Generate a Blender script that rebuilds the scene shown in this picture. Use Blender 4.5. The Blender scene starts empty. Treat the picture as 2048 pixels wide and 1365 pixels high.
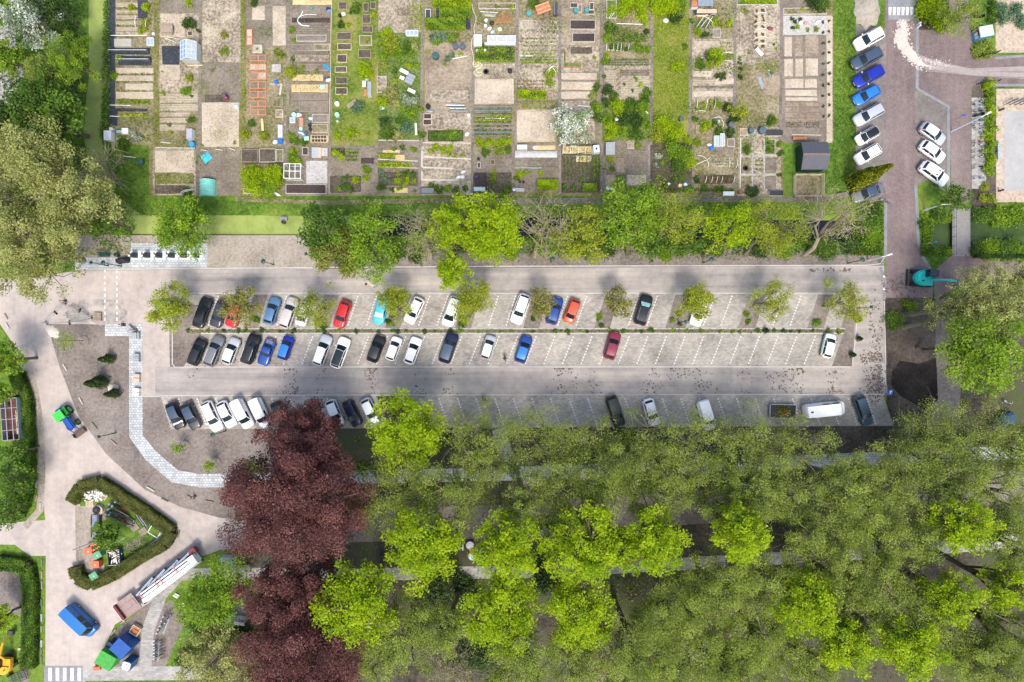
import bpy, math, random
import numpy as np
from mathutils import Vector, Matrix
# ---------------------------------------------------------------- camera, sky, sun, exposure
SC = bpy.context.scene
COL = SC.collection
H = 100.0            # camera height (m)
S = 2048 / 150.0     # photo pixels per metre on the ground
def W(px, py, h=0.0):
    k = (H - h) / H / S
    return ((px - 1024) * k, (682.5 - py) * k)
cam_d = bpy.data.cameras.new('camera'); cam_d.sensor_width = 36; cam_d.lens = 36 * H / 150.0
cam_d.clip_end = 5000
cam = bpy.data.objects.new('camera', cam_d); COL.objects.link(cam)
cam.location = (0, 0, H); SC.camera = cam
SUN_EL, SUN_AZ = 62.0, 172.0      # azimuth clockwise from north (+Y)
wd = bpy.data.worlds.new('World'); SC.world = wd; wd.use_nodes = True
nt = wd.node_tree; sky = nt.nodes.new('ShaderNodeTexSky'); sky.sky_type = 'NISHITA'; sky.sun_disc = False
sky.sun_elevation = math.radians(SUN_EL); sky.sun_rotation = math.radians(SUN_AZ)
sky.air_density = 1.0; sky.dust_density = 3.0; sky.ozone_density = 0.6
bg = nt.nodes['Background']; bg.inputs['Strength'].default_value = 0.15
nt.links.new(sky.outputs[0], bg.inputs['Color'])
sd = bpy.data.lights.new('sun', 'SUN'); sd.energy = 1.45; sd.angle = math.radians(12); sd.color = (1.0, 0.95, 0.87)
sun = bpy.data.objects.new('sun', sd); COL.objects.link(sun); sun.location = (20, -60, 80)
_e, _a = math.radians(SUN_EL), math.radians(SUN_AZ)
to_sun = Vector((math.sin(_a) * math.cos(_e), math.cos(_a) * math.cos(_e), math.sin(_e)))
sun.rotation_euler = to_sun.to_track_quat('Z', 'Y').to_euler()
SC.view_settings.view_transform = 'Standard'; SC.view_settings.look = 'None'
SC.view_settings.exposure = 1.08; SC.view_settings.gamma = 1.0
SC.view_settings.use_curve_mapping = False
SC.cycles.max_bounces = 6; SC.cycles.diffuse_bounces = 3; SC.cycles.glossy_bounces = 2
SC.cycles.transmission_bounces = 4; SC.cycles.transparent_max_bounces = 6
random.seed(11)
# ---------------------------------------------------------------- naming helpers
LM = []              # landmarks (px, py, phrase) used to word labels
USED = {}
def lab(desc, px, py):
    ds = sorted(LM, key=lambda l: (l[0] - px) ** 2 + (l[1] - py) ** 2)[:4]
    a, b, c, d = [x[2] for x in ds]
    cand = [f'{desc} near the {a}', f'{desc} between the {a} and the {b}', f'{desc} between the {a} and the {c}',
            f'{desc} between the {b} and the {c}', f'{desc} between the {a} and the {d}']
    for t in cand:
        if t not in USED and len(t.split()) <= 16:
            USED[t] = 1; return t
    return cand[0]
def tag(o, label=None, cat=None, group=None, kind=None):
    if label: o['label'] = label
    if cat: o['category'] = cat
    if group: o['group'] = group
    if kind: o['kind'] = kind
    return o
def thing(name, label, cat, loc=(0, 0, 0), rz=0.0, group=None):
    o = bpy.data.objects.new(name, None); COL.objects.link(o)
    o.empty_display_size = 0.3
    o.location = loc if len(loc) == 3 else (loc[0], loc[1], 0); o.rotation_euler = (0, 0, rz)
    return tag(o, label, cat, group)
def link(name, me, parent=None, loc=(0, 0, 0), rz=0.0):
    o = bpy.data.objects.new(name, me); COL.objects.link(o)
    o.location = loc if len(loc) == 3 else (loc[0], loc[1], 0); o.rotation_euler = (0, 0, rz)
    if parent: o.parent = parent
    return o
def copy_tree(o, parent=None):
    c = o.copy(); COL.objects.link(c); c.parent = parent
    for ch in list(o.children): copy_tree(ch, c)
    return c
# ---------------------------------------------------------------- mesh builder
class MB:
    def __init__(s): s.v = []; s.f = []; s.m = []
    def add(s, vs, fs, mi=0):
        b = len(s.v); s.v += [tuple(v) for v in vs]
        s.f += [tuple(i + b for i in f) for f in fs]; s.m += [mi] * len(fs); return s
    def box(s, c, d, rz=0.0, mi=0, tx=1.0, ty=1.0, tilt=None):
        # box centred on c in x,y with its base at c.z ; tx, ty taper the top
        hx, hy, hz = d[0] / 2, d[1] / 2, d[2]
        p = [(-hx, -hy, 0), (hx, -hy, 0), (hx, hy, 0), (-hx, hy, 0),
             (-hx * tx, -hy * ty, hz), (hx * tx, -hy * ty, hz), (hx * tx, hy * ty, hz), (-hx * tx, hy * ty, hz)]
        if tilt is not None:
            p = [tilt @ Vector(q) for q in p]
        ca, sa = math.cos(rz), math.sin(rz)
        p = [(c[0] + q[0] * ca - q[1] * sa, c[1] + q[0] * sa + q[1] * ca, c[2] + q[2]) for q in p]
        return s.add(p, [(0, 3, 2, 1), (4, 5, 6, 7), (0, 1, 5, 4), (1, 2, 6, 5), (2, 3, 7, 6), (3, 0, 4, 7)], mi)
    def bar(s, a, b, w, h, mi=0):
        # square-section bar from a to b
        a, b = Vector(a), Vector(b); d = b - a
        if d.length < 1e-6: return s
        d.normalize(); up = Vector((0, 0, 1)) if abs(d.z) < 0.9 else Vector((1, 0, 0))
        x = d.cross(up).normalized(); y = x.cross(d)
        p = []
        for q in (a, b):
            for i, j in ((-1, -1), (1, -1), (1, 1), (-1, 1)): p.append(q + x * (i * w / 2) + y * (j * h / 2))
        return s.add(p, [(3, 2, 1, 0), (4, 5, 6, 7), (0, 1, 5, 4), (1, 2, 6, 5), (2, 3, 7, 6), (3, 0, 4, 7)], mi)
    def tube(s, pts, rad, n=6, mi=0, cap=True):
        pts = [Vector(p) for p in pts]; k = len(pts)
        if not hasattr(rad, '__len__'): rad = [rad] * k
        vs = []; fs = []
        for i, p in enumerate(pts):
            d = (pts[min(i + 1, k - 1)] - pts[max(i - 1, 0)])
            if d.length < 1e-9: d = Vector((0, 0, 1))
            d.normalize(); up = Vector((0, 0, 1)) if abs(d.z) < 0.95 else Vector((1, 0, 0))
            x = d.cross(up).normalized(); y = x.cross(d)
            for j in range(n):
                t = 2 * math.pi * j / n
                vs.append(p + (x * math.cos(t) + y * math.sin(t)) * rad[i])
        for i in range(k - 1):
            for j in range(n):
                fs.append((i * n + j, i * n + (j + 1) % n, (i + 1) * n + (j + 1) % n, (i + 1) * n + j))
        if cap:
            fs.append(tuple(range(n - 1, -1, -1))); fs.append(tuple((k - 1) * n + j for j in range(n)))
        return s.add(vs, fs, mi)
    def lathe(s, c, prof, n=12, mi=0, sx=1.0, sy=1.0, rz=0.0):
        # prof: list of (radius, z) bottom to top
        vs = []; fs = []; k = len(prof)
        for r, z in prof:
            for j in range(n):
                t = 2 * math.pi * j / n
                x, y = r * math.cos(t) * sx, r * math.sin(t) * sy
                vs.append((c[0] + x * math.cos(rz) - y * math.sin(rz), c[1] + x * math.sin(rz) + y * math.cos(rz), c[2] + z))
        for i in range(k - 1):
            for j in range(n):
                fs.append((i * n + j, i * n + (j + 1) % n, (i + 1) * n + (j + 1) % n, (i + 1) * n + j))
        fs.append(tuple(range(n - 1, -1, -1))); fs.append(tuple((k - 1) * n + j for j in range(n)))
        return s.add(vs, fs, mi)
    def prism(s, poly, z0, z1, mi=0):
        a = sum(poly[i][0] * poly[(i + 1) % len(poly)][1] - poly[(i + 1) % len(poly)][0] * poly[i][1] for i in range(len(poly)))
        if a < 0: poly = poly[::-1]
        n = len(poly)
        vs = [(p[0], p[1], z0) for p in poly] + [(p[0], p[1], z1) for p in poly]
        fs = [tuple(range(n - 1, -1, -1)), tuple(range(n, 2 * n))]
        fs += [(i, (i + 1) % n, n + (i + 1) % n, n + i) for i in range(n)]
        return s.add(vs, fs, mi)
    def mesh(s, name, mats, smooth=False):
        me = bpy.data.meshes.new(name); me.from_pydata(s.v, [], s.f)
        for m in (mats if isinstance(mats, (list, tuple)) else [mats]): me.materials.append(m)
        if s.m and max(s.m) > 0: me.polygons.foreach_set('material_index', s.m)
        if smooth: me.polygons.foreach_set('use_smooth', [True] * len(s.f))
        me.update(); return me
    def build(s, name, mats, parent=None, loc=(0, 0, 0), rz=0.0, smooth=False):
        return link(name, s.mesh(name, mats, smooth), parent, loc, rz)
# ---------------------------------------------------------------- materials
MATS = {}
def _nodes(name):
    m = bpy.data.materials.new(name); m.use_nodes = True
    t = m.node_tree; b = t.nodes['Principled BSDF']; return m, t, b
def _ramp(t, cols, lo=0.3, hi=0.7):
    r = t.nodes.new('ShaderNodeValToRGB'); e = r.color_ramp.elements
    n = len(cols)
    while len(e) < n: e.new(0.5)
    for i, c in enumerate(cols):
        e[i].position = lo + (hi - lo) * i / max(n - 1, 1); e[i].color = (*c, 1)
    return r
def _math(t, op, a, b):
    n = t.nodes.new('ShaderNodeMath'); n.operation = op
    for i, x in enumerate((a, b)):
        if isinstance(x, (int, float)): n.inputs[i].default_value = x
        else: t.links.new(x, n.inputs[i])
    return n.outputs[0]
def _noise(t, pos, sc, detail=4, rough=0.6):
    mp = t.nodes.new('ShaderNodeMapping'); t.links.new(pos, mp.inputs['Vector'])
    mp.inputs['Scale'].default_value = sc if hasattr(sc, '__len__') else (sc, sc, sc)
    n = t.nodes.new('ShaderNodeTexNoise'); n.inputs['Scale'].default_value = 1.0
    n.inputs['Detail'].default_value = detail; n.inputs['Roughness'].default_value = rough
    t.links.new(mp.outputs[0], n.inputs['Vector']); return n.outputs['Fac']
def gmat(name, cols, big=0.15, fine=2.5, wf=0.45, streak=None, ws=0.0, rough=0.95, bump=0.25, lo=0.34, hi=0.66, rows=None, brick=None, brickc=None):
    """ground-like material: cols ramp driven by large + fine world noise, optional streaks, furrows or paving joints"""
    m, t, b = _nodes(name); g = t.nodes.new('ShaderNodeNewGeometry'); pos = g.outputs['Position']
    f = _math(t, 'ADD', _math(t, 'MULTIPLY', _noise(t, pos, big, 5), 1 - wf - ws), _math(t, 'MULTIPLY', _noise(t, pos, fine, 5, 0.7), wf))
    if streak: f = _math(t, 'ADD', f, _math(t, 'MULTIPLY', _noise(t, pos, streak, 4), ws))
    r = _ramp(t, cols, lo, hi); t.links.new(f, r.inputs[0]); colo = r.outputs[0]
    hgt = _noise(t, pos, fine * 2.2, 3)
    if brick:
        bt = t.nodes.new('ShaderNodeTexBrick'); mp = t.nodes.new('ShaderNodeMapping'); t.links.new(pos, mp.inputs['Vector'])
        mp.inputs['Rotation'].default_value = (0, 0, brick[3] if len(brick) > 3 else 0)
        t.links.new(mp.outputs[0], bt.inputs['Vector'])
        bt.inputs['Scale'].default_value = 1; bt.inputs['Brick Width'].default_value = brick[0]; bt.inputs['Row Height'].default_value = brick[1]
        bt.inputs['Mortar Size'].default_value = brick[2]; bt.inputs['Mortar Smooth'].default_value = 0.3
        bt.inputs['Color1'].default_value = (0.78, 0.78, 0.78, 1); bt.inputs['Color2'].default_value = (1.12, 1.12, 1.12, 1)
        bt.inputs['Mortar'].default_value = (*(brickc or (0.35, 0.33, 0.3)), 1)
        mx = t.nodes.new('ShaderNodeMix'); mx.data_type = 'RGBA'; mx.blend_type = 'MULTIPLY'; mx.inputs[0].default_value = 1
        t.links.new(colo, mx.inputs[6]); t.links.new(bt.outputs['Color'], mx.inputs[7]); colo = mx.outputs[2]
        hgt = _math(t, 'SUBTRACT', hgt, bt.outputs['Fac'])
    if rows:
        w = t.nodes.new('ShaderNodeTexWave'); w.bands_direction = rows[0]; w.inputs['Scale'].default_value = rows[1]
        w.inputs['Distortion'].default_value = 1.2; w.inputs['Detail'].default_value = 2; w.inputs['Detail Scale'].default_value = 1.5
        t.links.new(pos, w.inputs['Vector']); hgt = _math(t, 'ADD', hgt, _math(t, 'MULTIPLY', w.outputs['Fac'], rows[2]))
    if bump:
        bp = t.nodes.new('ShaderNodeBump'); bp.inputs['Strength'].default_value = bump; bp.inputs['Distance'].default_value = 0.12
        t.links.new(hgt, bp.inputs['Height']); t.links.new(bp.outputs[0], b.inputs['Normal'])
    t.links.new(colo, b.inputs['Base Color']); b.inputs['Roughness'].default_value = rough
    b.inputs['Specular IOR Level'].default_value = 0.2
    MATS[name] = m; return m
def omat(name, c, rough=0.6, metal=0.0, var=0.18, sc=3.0, coat=0.0, spec=0.4, alpha=None):
    """object material: colour with procedural dirt/weather variation"""
    if name in MATS: return MATS[name]
    m, t, b = _nodes(name); tc = t.nodes.new('ShaderNodeTexCoord'); pos = tc.outputs['Object']
    f = _math(t, 'ADD', _math(t, 'MULTIPLY', _noise(t, pos, sc, 4), 0.6), _math(t, 'MULTIPLY', _noise(t, pos, sc * 6, 3), 0.4))
    lo = tuple(x * (1 - var) for x in c); hi = tuple(min(1, x * (1 + var * 0.7)) for x in c)
    r = _ramp(t, [lo, c, hi], 0.35, 0.65); t.links.new(f, r.inputs[0]); t.links.new(r.outputs[0], b.inputs['Base Color'])
    b.inputs['Roughness'].default_value = rough; b.inputs['Metallic'].default_value = metal
    b.inputs['Coat Weight'].default_value = coat; b.inputs['Coat Roughness'].default_value = 0.08
    b.inputs['Specular IOR Level'].default_value = spec
    if alpha is not None: b.inputs['Alpha'].default_value = alpha
    MATS[name] = m; return m
def leafmat(name, cols, trans=0.35, rough=0.55):
    if name in MATS: return MATS[name]
    m, t, b = _nodes(name); a = t.nodes.new('ShaderNodeAttribute'); a.attribute_name = 'lv'
    r = _ramp(t, cols, 0.05, 0.95); t.links.new(a.outputs['Fac'], r.inputs[0])
    t.links.new(r.outputs[0], b.inputs['Base Color']); b.inputs['Roughness'].default_value = rough
    b.inputs['Specular IOR Level'].default_value = 0.25
    tr = t.nodes.new('ShaderNodeBsdfTranslucent')
    hs = t.nodes.new('ShaderNodeHueSaturation'); hs.inputs['Value'].default_value = 1.25; hs.inputs['Saturation'].default_value = 1.08
    t.links.new(r.outputs[0], hs.inputs['Color']); t.links.new(hs.outputs[0], tr.inputs['Color'])
    mx = t.nodes.new('ShaderNodeMixShader'); mx.inputs[0].default_value = trans
    t.links.new(b.outputs[0], mx.inputs[1]); t.links.new(tr.outputs[0], mx.inputs[2])
    t.links.new(mx.outputs[0], t.nodes['Material Output'].inputs['Surface'])
    MATS[name] = m; return m
white = omat('white_paint', (0.66, 0.66, 0.64), 0.5, var=0.1)
black = omat('black_plastic', (0.018, 0.018, 0.02), 0.5)
rubber = omat('rubber', (0.02, 0.02, 0.02), 0.85)
steel = omat('galvanised_steel', (0.45, 0.46, 0.47), 0.4, 0.7)
dsteel = omat('dark_steel', (0.06, 0.065, 0.07), 0.45, 0.4)
wood = omat('weathered_wood', (0.30, 0.24, 0.18), 0.85, var=0.3)
pwood = omat('pale_wood', (0.52, 0.42, 0.30), 0.8, var=0.25)
rwood = omat('red_brown_wood', (0.42, 0.17, 0.07), 0.8, var=0.3)
bark = omat('bark', (0.115, 0.09, 0.062), 0.95, var=0.35, sc=1.2)
gbark = omat('grey_green_bark', (0.15, 0.135, 0.08), 0.95, var=0.35, sc=1.2)
pbark = omat('pale_bark', (0.27, 0.225, 0.15), 0.95, var=0.3, sc=1.2)
dgreen = omat('dark_green_metal', (0.012, 0.06, 0.05), 0.45)
glassd = omat('dark_glass', (0.010, 0.018, 0.022), 0.08, var=0.1, spec=0.4)
glassl = omat('pale_glass', (0.30, 0.38, 0.46), 0.12, var=0.15, spec=0.6)
redp = omat('red_plastic', (0.45, 0.02, 0.02), 0.4)
lens = omat('lamp_lens', (0.75, 0.78, 0.8), 0.15)
# ---------------------------------------------------------------- ground materials
G_grass = gmat('grass', [(0.031, 0.0672, 0.00923), (0.0705, 0.136, 0.015), (0.12, 0.201, 0.0231), (0.184, 0.207, 0.0404)], 0.12, 1.6, 0.5, bump=0.5, lo=0.38, hi=0.62)
G_lawn = gmat('lawn', [(0.06, 0.1, 0.014), (0.115, 0.165, 0.022), (0.19, 0.2, 0.045), (0.25, 0.22, 0.08)], 0.22, 2.2, 0.45, bump=0.4, lo=0.39, hi=0.61)
G_road = gmat('road_surface', [(0.165, 0.15, 0.141), (0.262, 0.238, 0.218), (0.349, 0.31, 0.276), (0.446, 0.388, 0.33)], 0.07, 0.9, 0.25, streak=(0.035, 0.8, 1), ws=0.4, bump=0.1, lo=0.36, hi=0.64)
G_track = gmat('sandy_road', [(0.24, 0.21, 0.19), (0.36, 0.31, 0.275), (0.45, 0.385, 0.335), (0.52, 0.45, 0.39)], 0.06, 1.1, 0.3, streak=(0.6, 0.08, 1), ws=0.2, bump=0.1, lo=0.36, hi=0.66)
G_pave = gmat('parking_paving', [(0.222, 0.203, 0.18), (0.304, 0.281, 0.245), (0.37, 0.34, 0.294), (0.436, 0.392, 0.329)], 0.22, 1.8, 0.3, bump=0.1, brick=(0.42, 0.21, 0.02, 0.0), brickc=(0.86, 0.85, 0.83), lo=0.36, hi=0.66)
G_slab = gmat('footpath_blocks', [(0.336, 0.353, 0.353), (0.445, 0.462, 0.454), (0.538, 0.554, 0.546)], 0.3, 2.5, 0.4, bump=0.15, brick=(0.44, 0.36, 0.035), brickc=(0.5, 0.51, 0.51))
G_conc = gmat('concrete_slabs', [(0.25, 0.24, 0.22), (0.34, 0.325, 0.30), (0.42, 0.40, 0.36)], 0.3, 2.5, 0.4, bump=0.1, brick=(0.6, 0.3, 0.02), brickc=(0.75, 0.73, 0.7))
G_brick = gmat('red_brown_brick', [(0.126, 0.0966, 0.0924), (0.181, 0.139, 0.13), (0.227, 0.176, 0.164), (0.277, 0.227, 0.21)], 0.09, 1.2, 0.3, streak=(0.7, 0.05, 1), ws=0.25, bump=0.1, brick=(0.21, 0.105, 0.012, 0.78), brickc=(0.7, 0.68, 0.66))
G_bay = gmat('grey_brick_bays', [(0.11, 0.10, 0.09), (0.165, 0.15, 0.135), (0.23, 0.21, 0.185)], 0.25, 2.0, 0.4, bump=0.15)
G_dirt = gmat('bare_soil', [(0.0961, 0.0776, 0.0665), (0.159, 0.133, 0.114), (0.222, 0.188, 0.162), (0.281, 0.244, 0.211)], 0.16, 2.4, 0.5, bump=0.6, lo=0.36, hi=0.64)
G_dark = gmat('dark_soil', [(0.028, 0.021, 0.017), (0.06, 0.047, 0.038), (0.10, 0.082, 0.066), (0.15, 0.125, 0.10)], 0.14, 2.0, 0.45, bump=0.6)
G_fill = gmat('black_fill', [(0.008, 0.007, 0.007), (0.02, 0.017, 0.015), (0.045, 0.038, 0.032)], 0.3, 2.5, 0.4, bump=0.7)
G_sand = gmat('sandy_verge', [(0.189, 0.158, 0.123), (0.28, 0.241, 0.192), (0.343, 0.301, 0.244), (0.392, 0.35, 0.288)], 0.18, 2.6, 0.5, bump=0.35, lo=0.38, hi=0.62)
G_forest = gmat('forest_floor', [(0.0204, 0.0184, 0.0109), (0.0476, 0.0408, 0.0272), (0.0816, 0.0714, 0.051), (0.0612, 0.0816, 0.0204), (0.116, 0.0986, 0.0782)], 0.16, 1.6, 0.45, bump=0.6)
G_beige = gmat('yard_paving', [(0.344, 0.272, 0.2), (0.432, 0.352, 0.264), (0.48, 0.408, 0.32)], 0.25, 2.2, 0.35, bump=0.08, brick=(0.3, 0.3, 0.012), brickc=(0.85, 0.83, 0.8))
G_court = gmat('court_tiles', [(0.288, 0.277, 0.263), (0.346, 0.335, 0.317), (0.396, 0.385, 0.367)], 0.3, 2.2, 0.4, bump=0.08)
G_weed = gmat('plot_path', [(0.0897, 0.0948, 0.0197), (0.154, 0.14, 0.0492), (0.212, 0.177, 0.0886), (0.269, 0.222, 0.125)], 0.3, 2.4, 0.5, bump=0.5, lo=0.38, hi=0.62)
G_duck = gmat('duckweed', [(0.137, 0.181, 0.0457), (0.242, 0.295, 0.0717), (0.316, 0.372, 0.104)], 0.18, 1.2, 0.3, bump=0.05, rough=0.7)
G_murk = gmat('murky_water', [(0.02, 0.045, 0.008), (0.045, 0.075, 0.018), (0.065, 0.095, 0.03)], 0.3, 1.0, 0.3, bump=0.02, rough=0.25)
G_water = gmat('dark_water', [(0.006, 0.008, 0.014), (0.012, 0.015, 0.025)], 0.3, 1.0, 0.3, bump=0.02, rough=0.12)
G_white = gmat('road_paint', [(0.42, 0.40, 0.37), (0.60, 0.59, 0.57), (0.70, 0.69, 0.67)], 0.5, 3.0, 0.5, bump=0.0)
G_kerb = gmat('kerb_stone', [(0.34, 0.32, 0.29), (0.44, 0.42, 0.39), (0.52, 0.50, 0.46)], 0.4, 3.0, 0.5, bump=0.1)
G_gutter = gmat('grey_gutter', [(0.15, 0.155, 0.16), (0.21, 0.215, 0.22), (0.27, 0.275, 0.28)], 0.4, 3.0, 0.5, bump=0.1)
# ---------------------------------------------------------------- terrain with ditches
DITCH = [  # centre line px, half width m, depth, bank width
    ([(190, -90), (192, 150), (180, 270), (205, 390), (275, 450)], 1.0, 0.75, 0.7),
    ([(275, 450), (720, 451), (1200, 455), (1735, 462)], 1.15, 0.85, 0.7),
    ([(1872, 470), (2200, 472)], 1.5, 0.85, 0.7),
    ([(1697, -90), (1697, 330), (1680, 392)], 0.12, 0.5, 0.7)]
SEG = []
for pts, hw, dp, bk in DITCH:
    q = [W(*p) for p in pts]
    for a, b in zip(q[:-1], q[1:]): SEG.append((np.array(a), np.array(b), hw, dp, bk))
def ground_z(X, Y):
    X = np.asarray(X, float); Y = np.asarray(Y, float); Z = np.zeros_like(X)
    for a, b, hw, dp, bk in SEG:
        d = b - a; L2 = d @ d
        t = np.clip(((X - a[0]) * d[0] + (Y - a[1]) * d[1]) / L2, 0, 1)
        r = np.hypot(X - a[0] - t * d[0], Y - a[1] - t * d[1])
        u = np.clip((hw + bk - r) / bk, 0, 1); Z = np.minimum(Z, -dp * u * u * (3 - 2 * u))
    return Z
xs = np.concatenate([[-900, -400, -200, -120, -95], np.arange(-80, 80.1, 0.5), [95, 120, 200, 400, 900]])
ys = np.concatenate([[-900, -400, -200, -110, -75], np.arange(-55, 55.1, 0.5), [75, 110, 200, 400, 900]])
XX, YY = np.meshgrid(xs, ys); ZZ = ground_z(XX, YY)
nx, ny = len(xs), len(ys)
me = bpy.data.meshes.new('terrain')
idx = np.arange(nx * ny).reshape(ny, nx)
q = np.stack([idx[:-1, :-1], idx[:-1, 1:], idx[1:, 1:], idx[1:, :-1]], -1).reshape(-1, 4)
me.from_pydata(np.stack([XX, YY, ZZ], -1).reshape(-1, 3).tolist(), [], q.tolist())
me.polygons.foreach_set('use_smooth', [True] * len(q)); me.materials.append(G_grass)
tag(link('terrain', me), kind='structure')
LV = 0.004
SHN = 0
def jit():
    global SHN; SHN += 1; return (SHN % 13) * 0.00028
def sheet(name, poly, mat, lv, h=0.0, kind='structure'):
    mb = MB(); p = [W(*q) for q in poly]
    a = sum(p[i][0] * p[(i + 1) % len(p)][1] - p[(i + 1) % len(p)][0] * p[i][1] for i in range(len(p)))
    if a < 0: p = p[::-1]
    zz = lv * LV + jit(); mb.add([(x, y, zz) for x, y in p], [tuple(range(len(p)))])
    return tag(mb.build(name, mat), kind=kind)
def rect(name, x0, y0, x1, y1, mat, lv): return sheet(name, [(x0, y0), (x1, y0), (x1, y1), (x0, y1)], mat, lv)
def offset_line(P, w):
    out = []
    for i, p in enumerate(P):
        a = Vector(P[max(i - 1, 0)]); b = Vector(P[min(i + 1, len(P) - 1)]); d = (b - a).normalized(); n = Vector((-d.y, d.x))
        out.append((Vector(p) + n * w, Vector(p) - n * w))
    return out
def ribbon(name, line, wpx, mat, lv, z=None, zt=None, kind='structure', parent=None):
    """flat strip (or raised kerb when zt is given) along a px polyline"""
    P = offset_line([W(*p) for p in line], wpx / S / 2); mb = MB(); z = lv * LV + jit() if z is None else z
    n = len(P); vs = [(*l, z if zt is None else zt) for l, r in P] + [(*r, z if zt is None else zt) for l, r in P]
    fs = [(i, n + i, n + i + 1, i + 1) for i in range(n - 1)]
    mb.add(vs, fs)
    if zt is not None:
        b = [(*l, z) for l, r in P] + [(*r, z) for l, r in P]
        mb.add(vs + b, [(i + 1, 2 * n + i + 1, 2 * n + i, i) for i in range(n - 1)] + [(n + i, 3 * n + i, 3 * n + i + 1, n + i + 1) for i in range(n - 1)] + [(0, 2 * n, 3 * n, n), (2 * n - 1, 4 * n - 1, 3 * n - 1, n - 1)])
    return tag(mb.build(name, mat, parent), kind=kind)
def water(name, line, hw, mat, z): return ribbon(name, line, hw * 2 * S, mat, 0, z=z)
water('ditch_water', [(190, -90), (192, 150), (180, 270), (205, 390), (272, 446)], 1.35, G_duck, -0.42)
water('ditch_water', [(262, 450), (738, 451)], 1.5, G_duck, -0.424)
water('ditch_water', [(730, 451), (1200, 455), (1748, 462)], 1.5, G_water, -0.428)
water('ditch_water', [(1862, 470), (2200, 472)], 1.9, G_murk, -0.42)
# ---- soil areas
sheet('allotment_ground', [(214, -90), (1668, -90), (1668, 282), (1566, 282), (1566, 392), (298, 392), (298, 292), (214, 284)], G_weed, 1)
sheet('bare_soil', [(90, 640), (212, 640), (262, 660), (262, 880), (345, 965), (520, 965), (520, 1050), (440, 1040), (352, 1018), (285, 985), (208, 912), (152, 832), (112, 735)], G_dirt, 1)
sheet('bare_soil', [(284, 790), (560, 790), (560, 970), (400, 970), (330, 960), (284, 890)], G_dirt, 2)
sheet('sandy_verge', [(150, 471), (640, 471), (640, 540), (150, 545)], G_sand, 1)
sheet('dirt_verge', [(640, 492), (900, 488), (1300, 494), (1600, 500), (1768, 512), (1768, 540), (640, 540)], G_dirt, 2)
sheet('forest_floor', [(470, 850), (1790, 848), (1800, 800), (1860, 590), (2200, 590), (2200, 1500), (620, 1500), (330, 1400), (330, 1385), (560, 1160), (470, 1140)], G_forest, 1)
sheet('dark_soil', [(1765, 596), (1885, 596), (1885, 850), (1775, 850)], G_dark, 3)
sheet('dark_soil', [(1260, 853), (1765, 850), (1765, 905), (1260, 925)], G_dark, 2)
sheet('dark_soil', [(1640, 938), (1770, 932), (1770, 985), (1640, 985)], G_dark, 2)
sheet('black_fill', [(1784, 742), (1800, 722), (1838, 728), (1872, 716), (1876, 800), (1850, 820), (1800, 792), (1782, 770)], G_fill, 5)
sheet('planting_strip', [(338, 588), (1713, 588), (1712, 660), (1706, 735), (336, 735), (336, 660)], G_dirt, 2.5)
# ---- roads
sheet('road', [(-60, 556), (60, 556), (140, 544), (440, 538), (440, 640), (360, 592), (300, 600), (338, 648), (340, 735), (340, 792), (286, 792), (284, 700), (278, 668), (262, 650), (94, 648), (118, 730), (156, 830), (212, 908), (290, 980), (360, 1014), (440, 1036), (530, 1046), (530, 1096), (440, 1100), (390, 1118), (300, 1205), (230, 1250), (190, 1335), (168, 1368), (165, 1480), (90, 1480), (92, 1050), (85, 990), (80, 900), (62, 800), (28, 690), (-60, 560)], G_track, 3)
sheet('road', [(-60, 1052), (95, 1040), (95, 1112), (60, 1112), (30, 1090), (-60, 1088)], G_track, 2)
sheet('road', [(380, 540), (1768, 532), (1772, 590), (360, 590)], G_road, 4)
sheet('road', [(310, 734), (1770, 733), (1776, 791), (310, 793)], G_road, 4)
sheet('road', [(1712, 580), (1766, 580), (1770, 745), (1705, 745)], G_road, 6)
ribbon('forest_road', [(500, 1062), (700, 1052), (1040, 1042), (1400, 1015), (1750, 995), (2200, 960)], 66, G_dirt, 3)
# ---- car park paving
BAYS = [(401, 508, 381, 486), (536, 648, 516, 628), (679, 790, 658, 770), (824, 932, 800, 909), (962, 1066, 942, 1046), (1097, 1212, 1078, 1188),
        (1240, 1352, 1219, 1330), (1395, 1499, 1371, 1475), (1532, 1637, 1510, 1614), (1668, 1700, 1647, 1682)]
for a, b, c, d in BAYS: sheet('parking_bays', [(a, 588), (b, 588), (d, 657), (c, 657)], G_pave, 7)
sheet('parking_bays', [(404, 668), (1687, 668), (1663, 734), (368, 734)], G_pave, 7)
sheet('parking_bays', [(321, 792), (1766, 790), (1787, 852), (342, 859)], G_pave, 7)
sheet('planting_wedge', [(752, 793), (800, 793), (830, 858), (780, 858)], G_dark, 8)
rect('slab_patch', 1762, 727, 1772, 768, G_kerb, 8)
def dashes(name, a, b, n, w=0.17, fill=0.55, lv=9):
    a = Vector(W(*a)); b = Vector(W(*b)); d = b - a; L = d.length; u = d / L; nn = Vector((-u.y, u.x)) * w / 2; mb = MB()
    for i in range(n):
        p = a + d * (i / n); q = p + u * (L / n * fill)
        mb.add([(*(p + nn), lv * LV), (*(p - nn), lv * LV), (*(q - nn), lv * LV), (*(q + nn), lv * LV)], [(0, 1, 2, 3)])
    return tag(mb.build(name, G_white), kind='structure')
for a, b, c, d in BAYS[:9]:
    for t in ((1 / 3, 2 / 3) if True else ()):
        dashes('bay_marking', (a + (b - a) * t, 592), (c + (d - c) * t, 654), 11)
x = 440
while x < 1660: dashes('bay_marking', (x, 673), (x - 23, 731), 10); x += 37.2
x = 357
while x < 1750: dashes('bay_marking', (x, 797), (x + 19, 852), 10); x += 37.2
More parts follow.
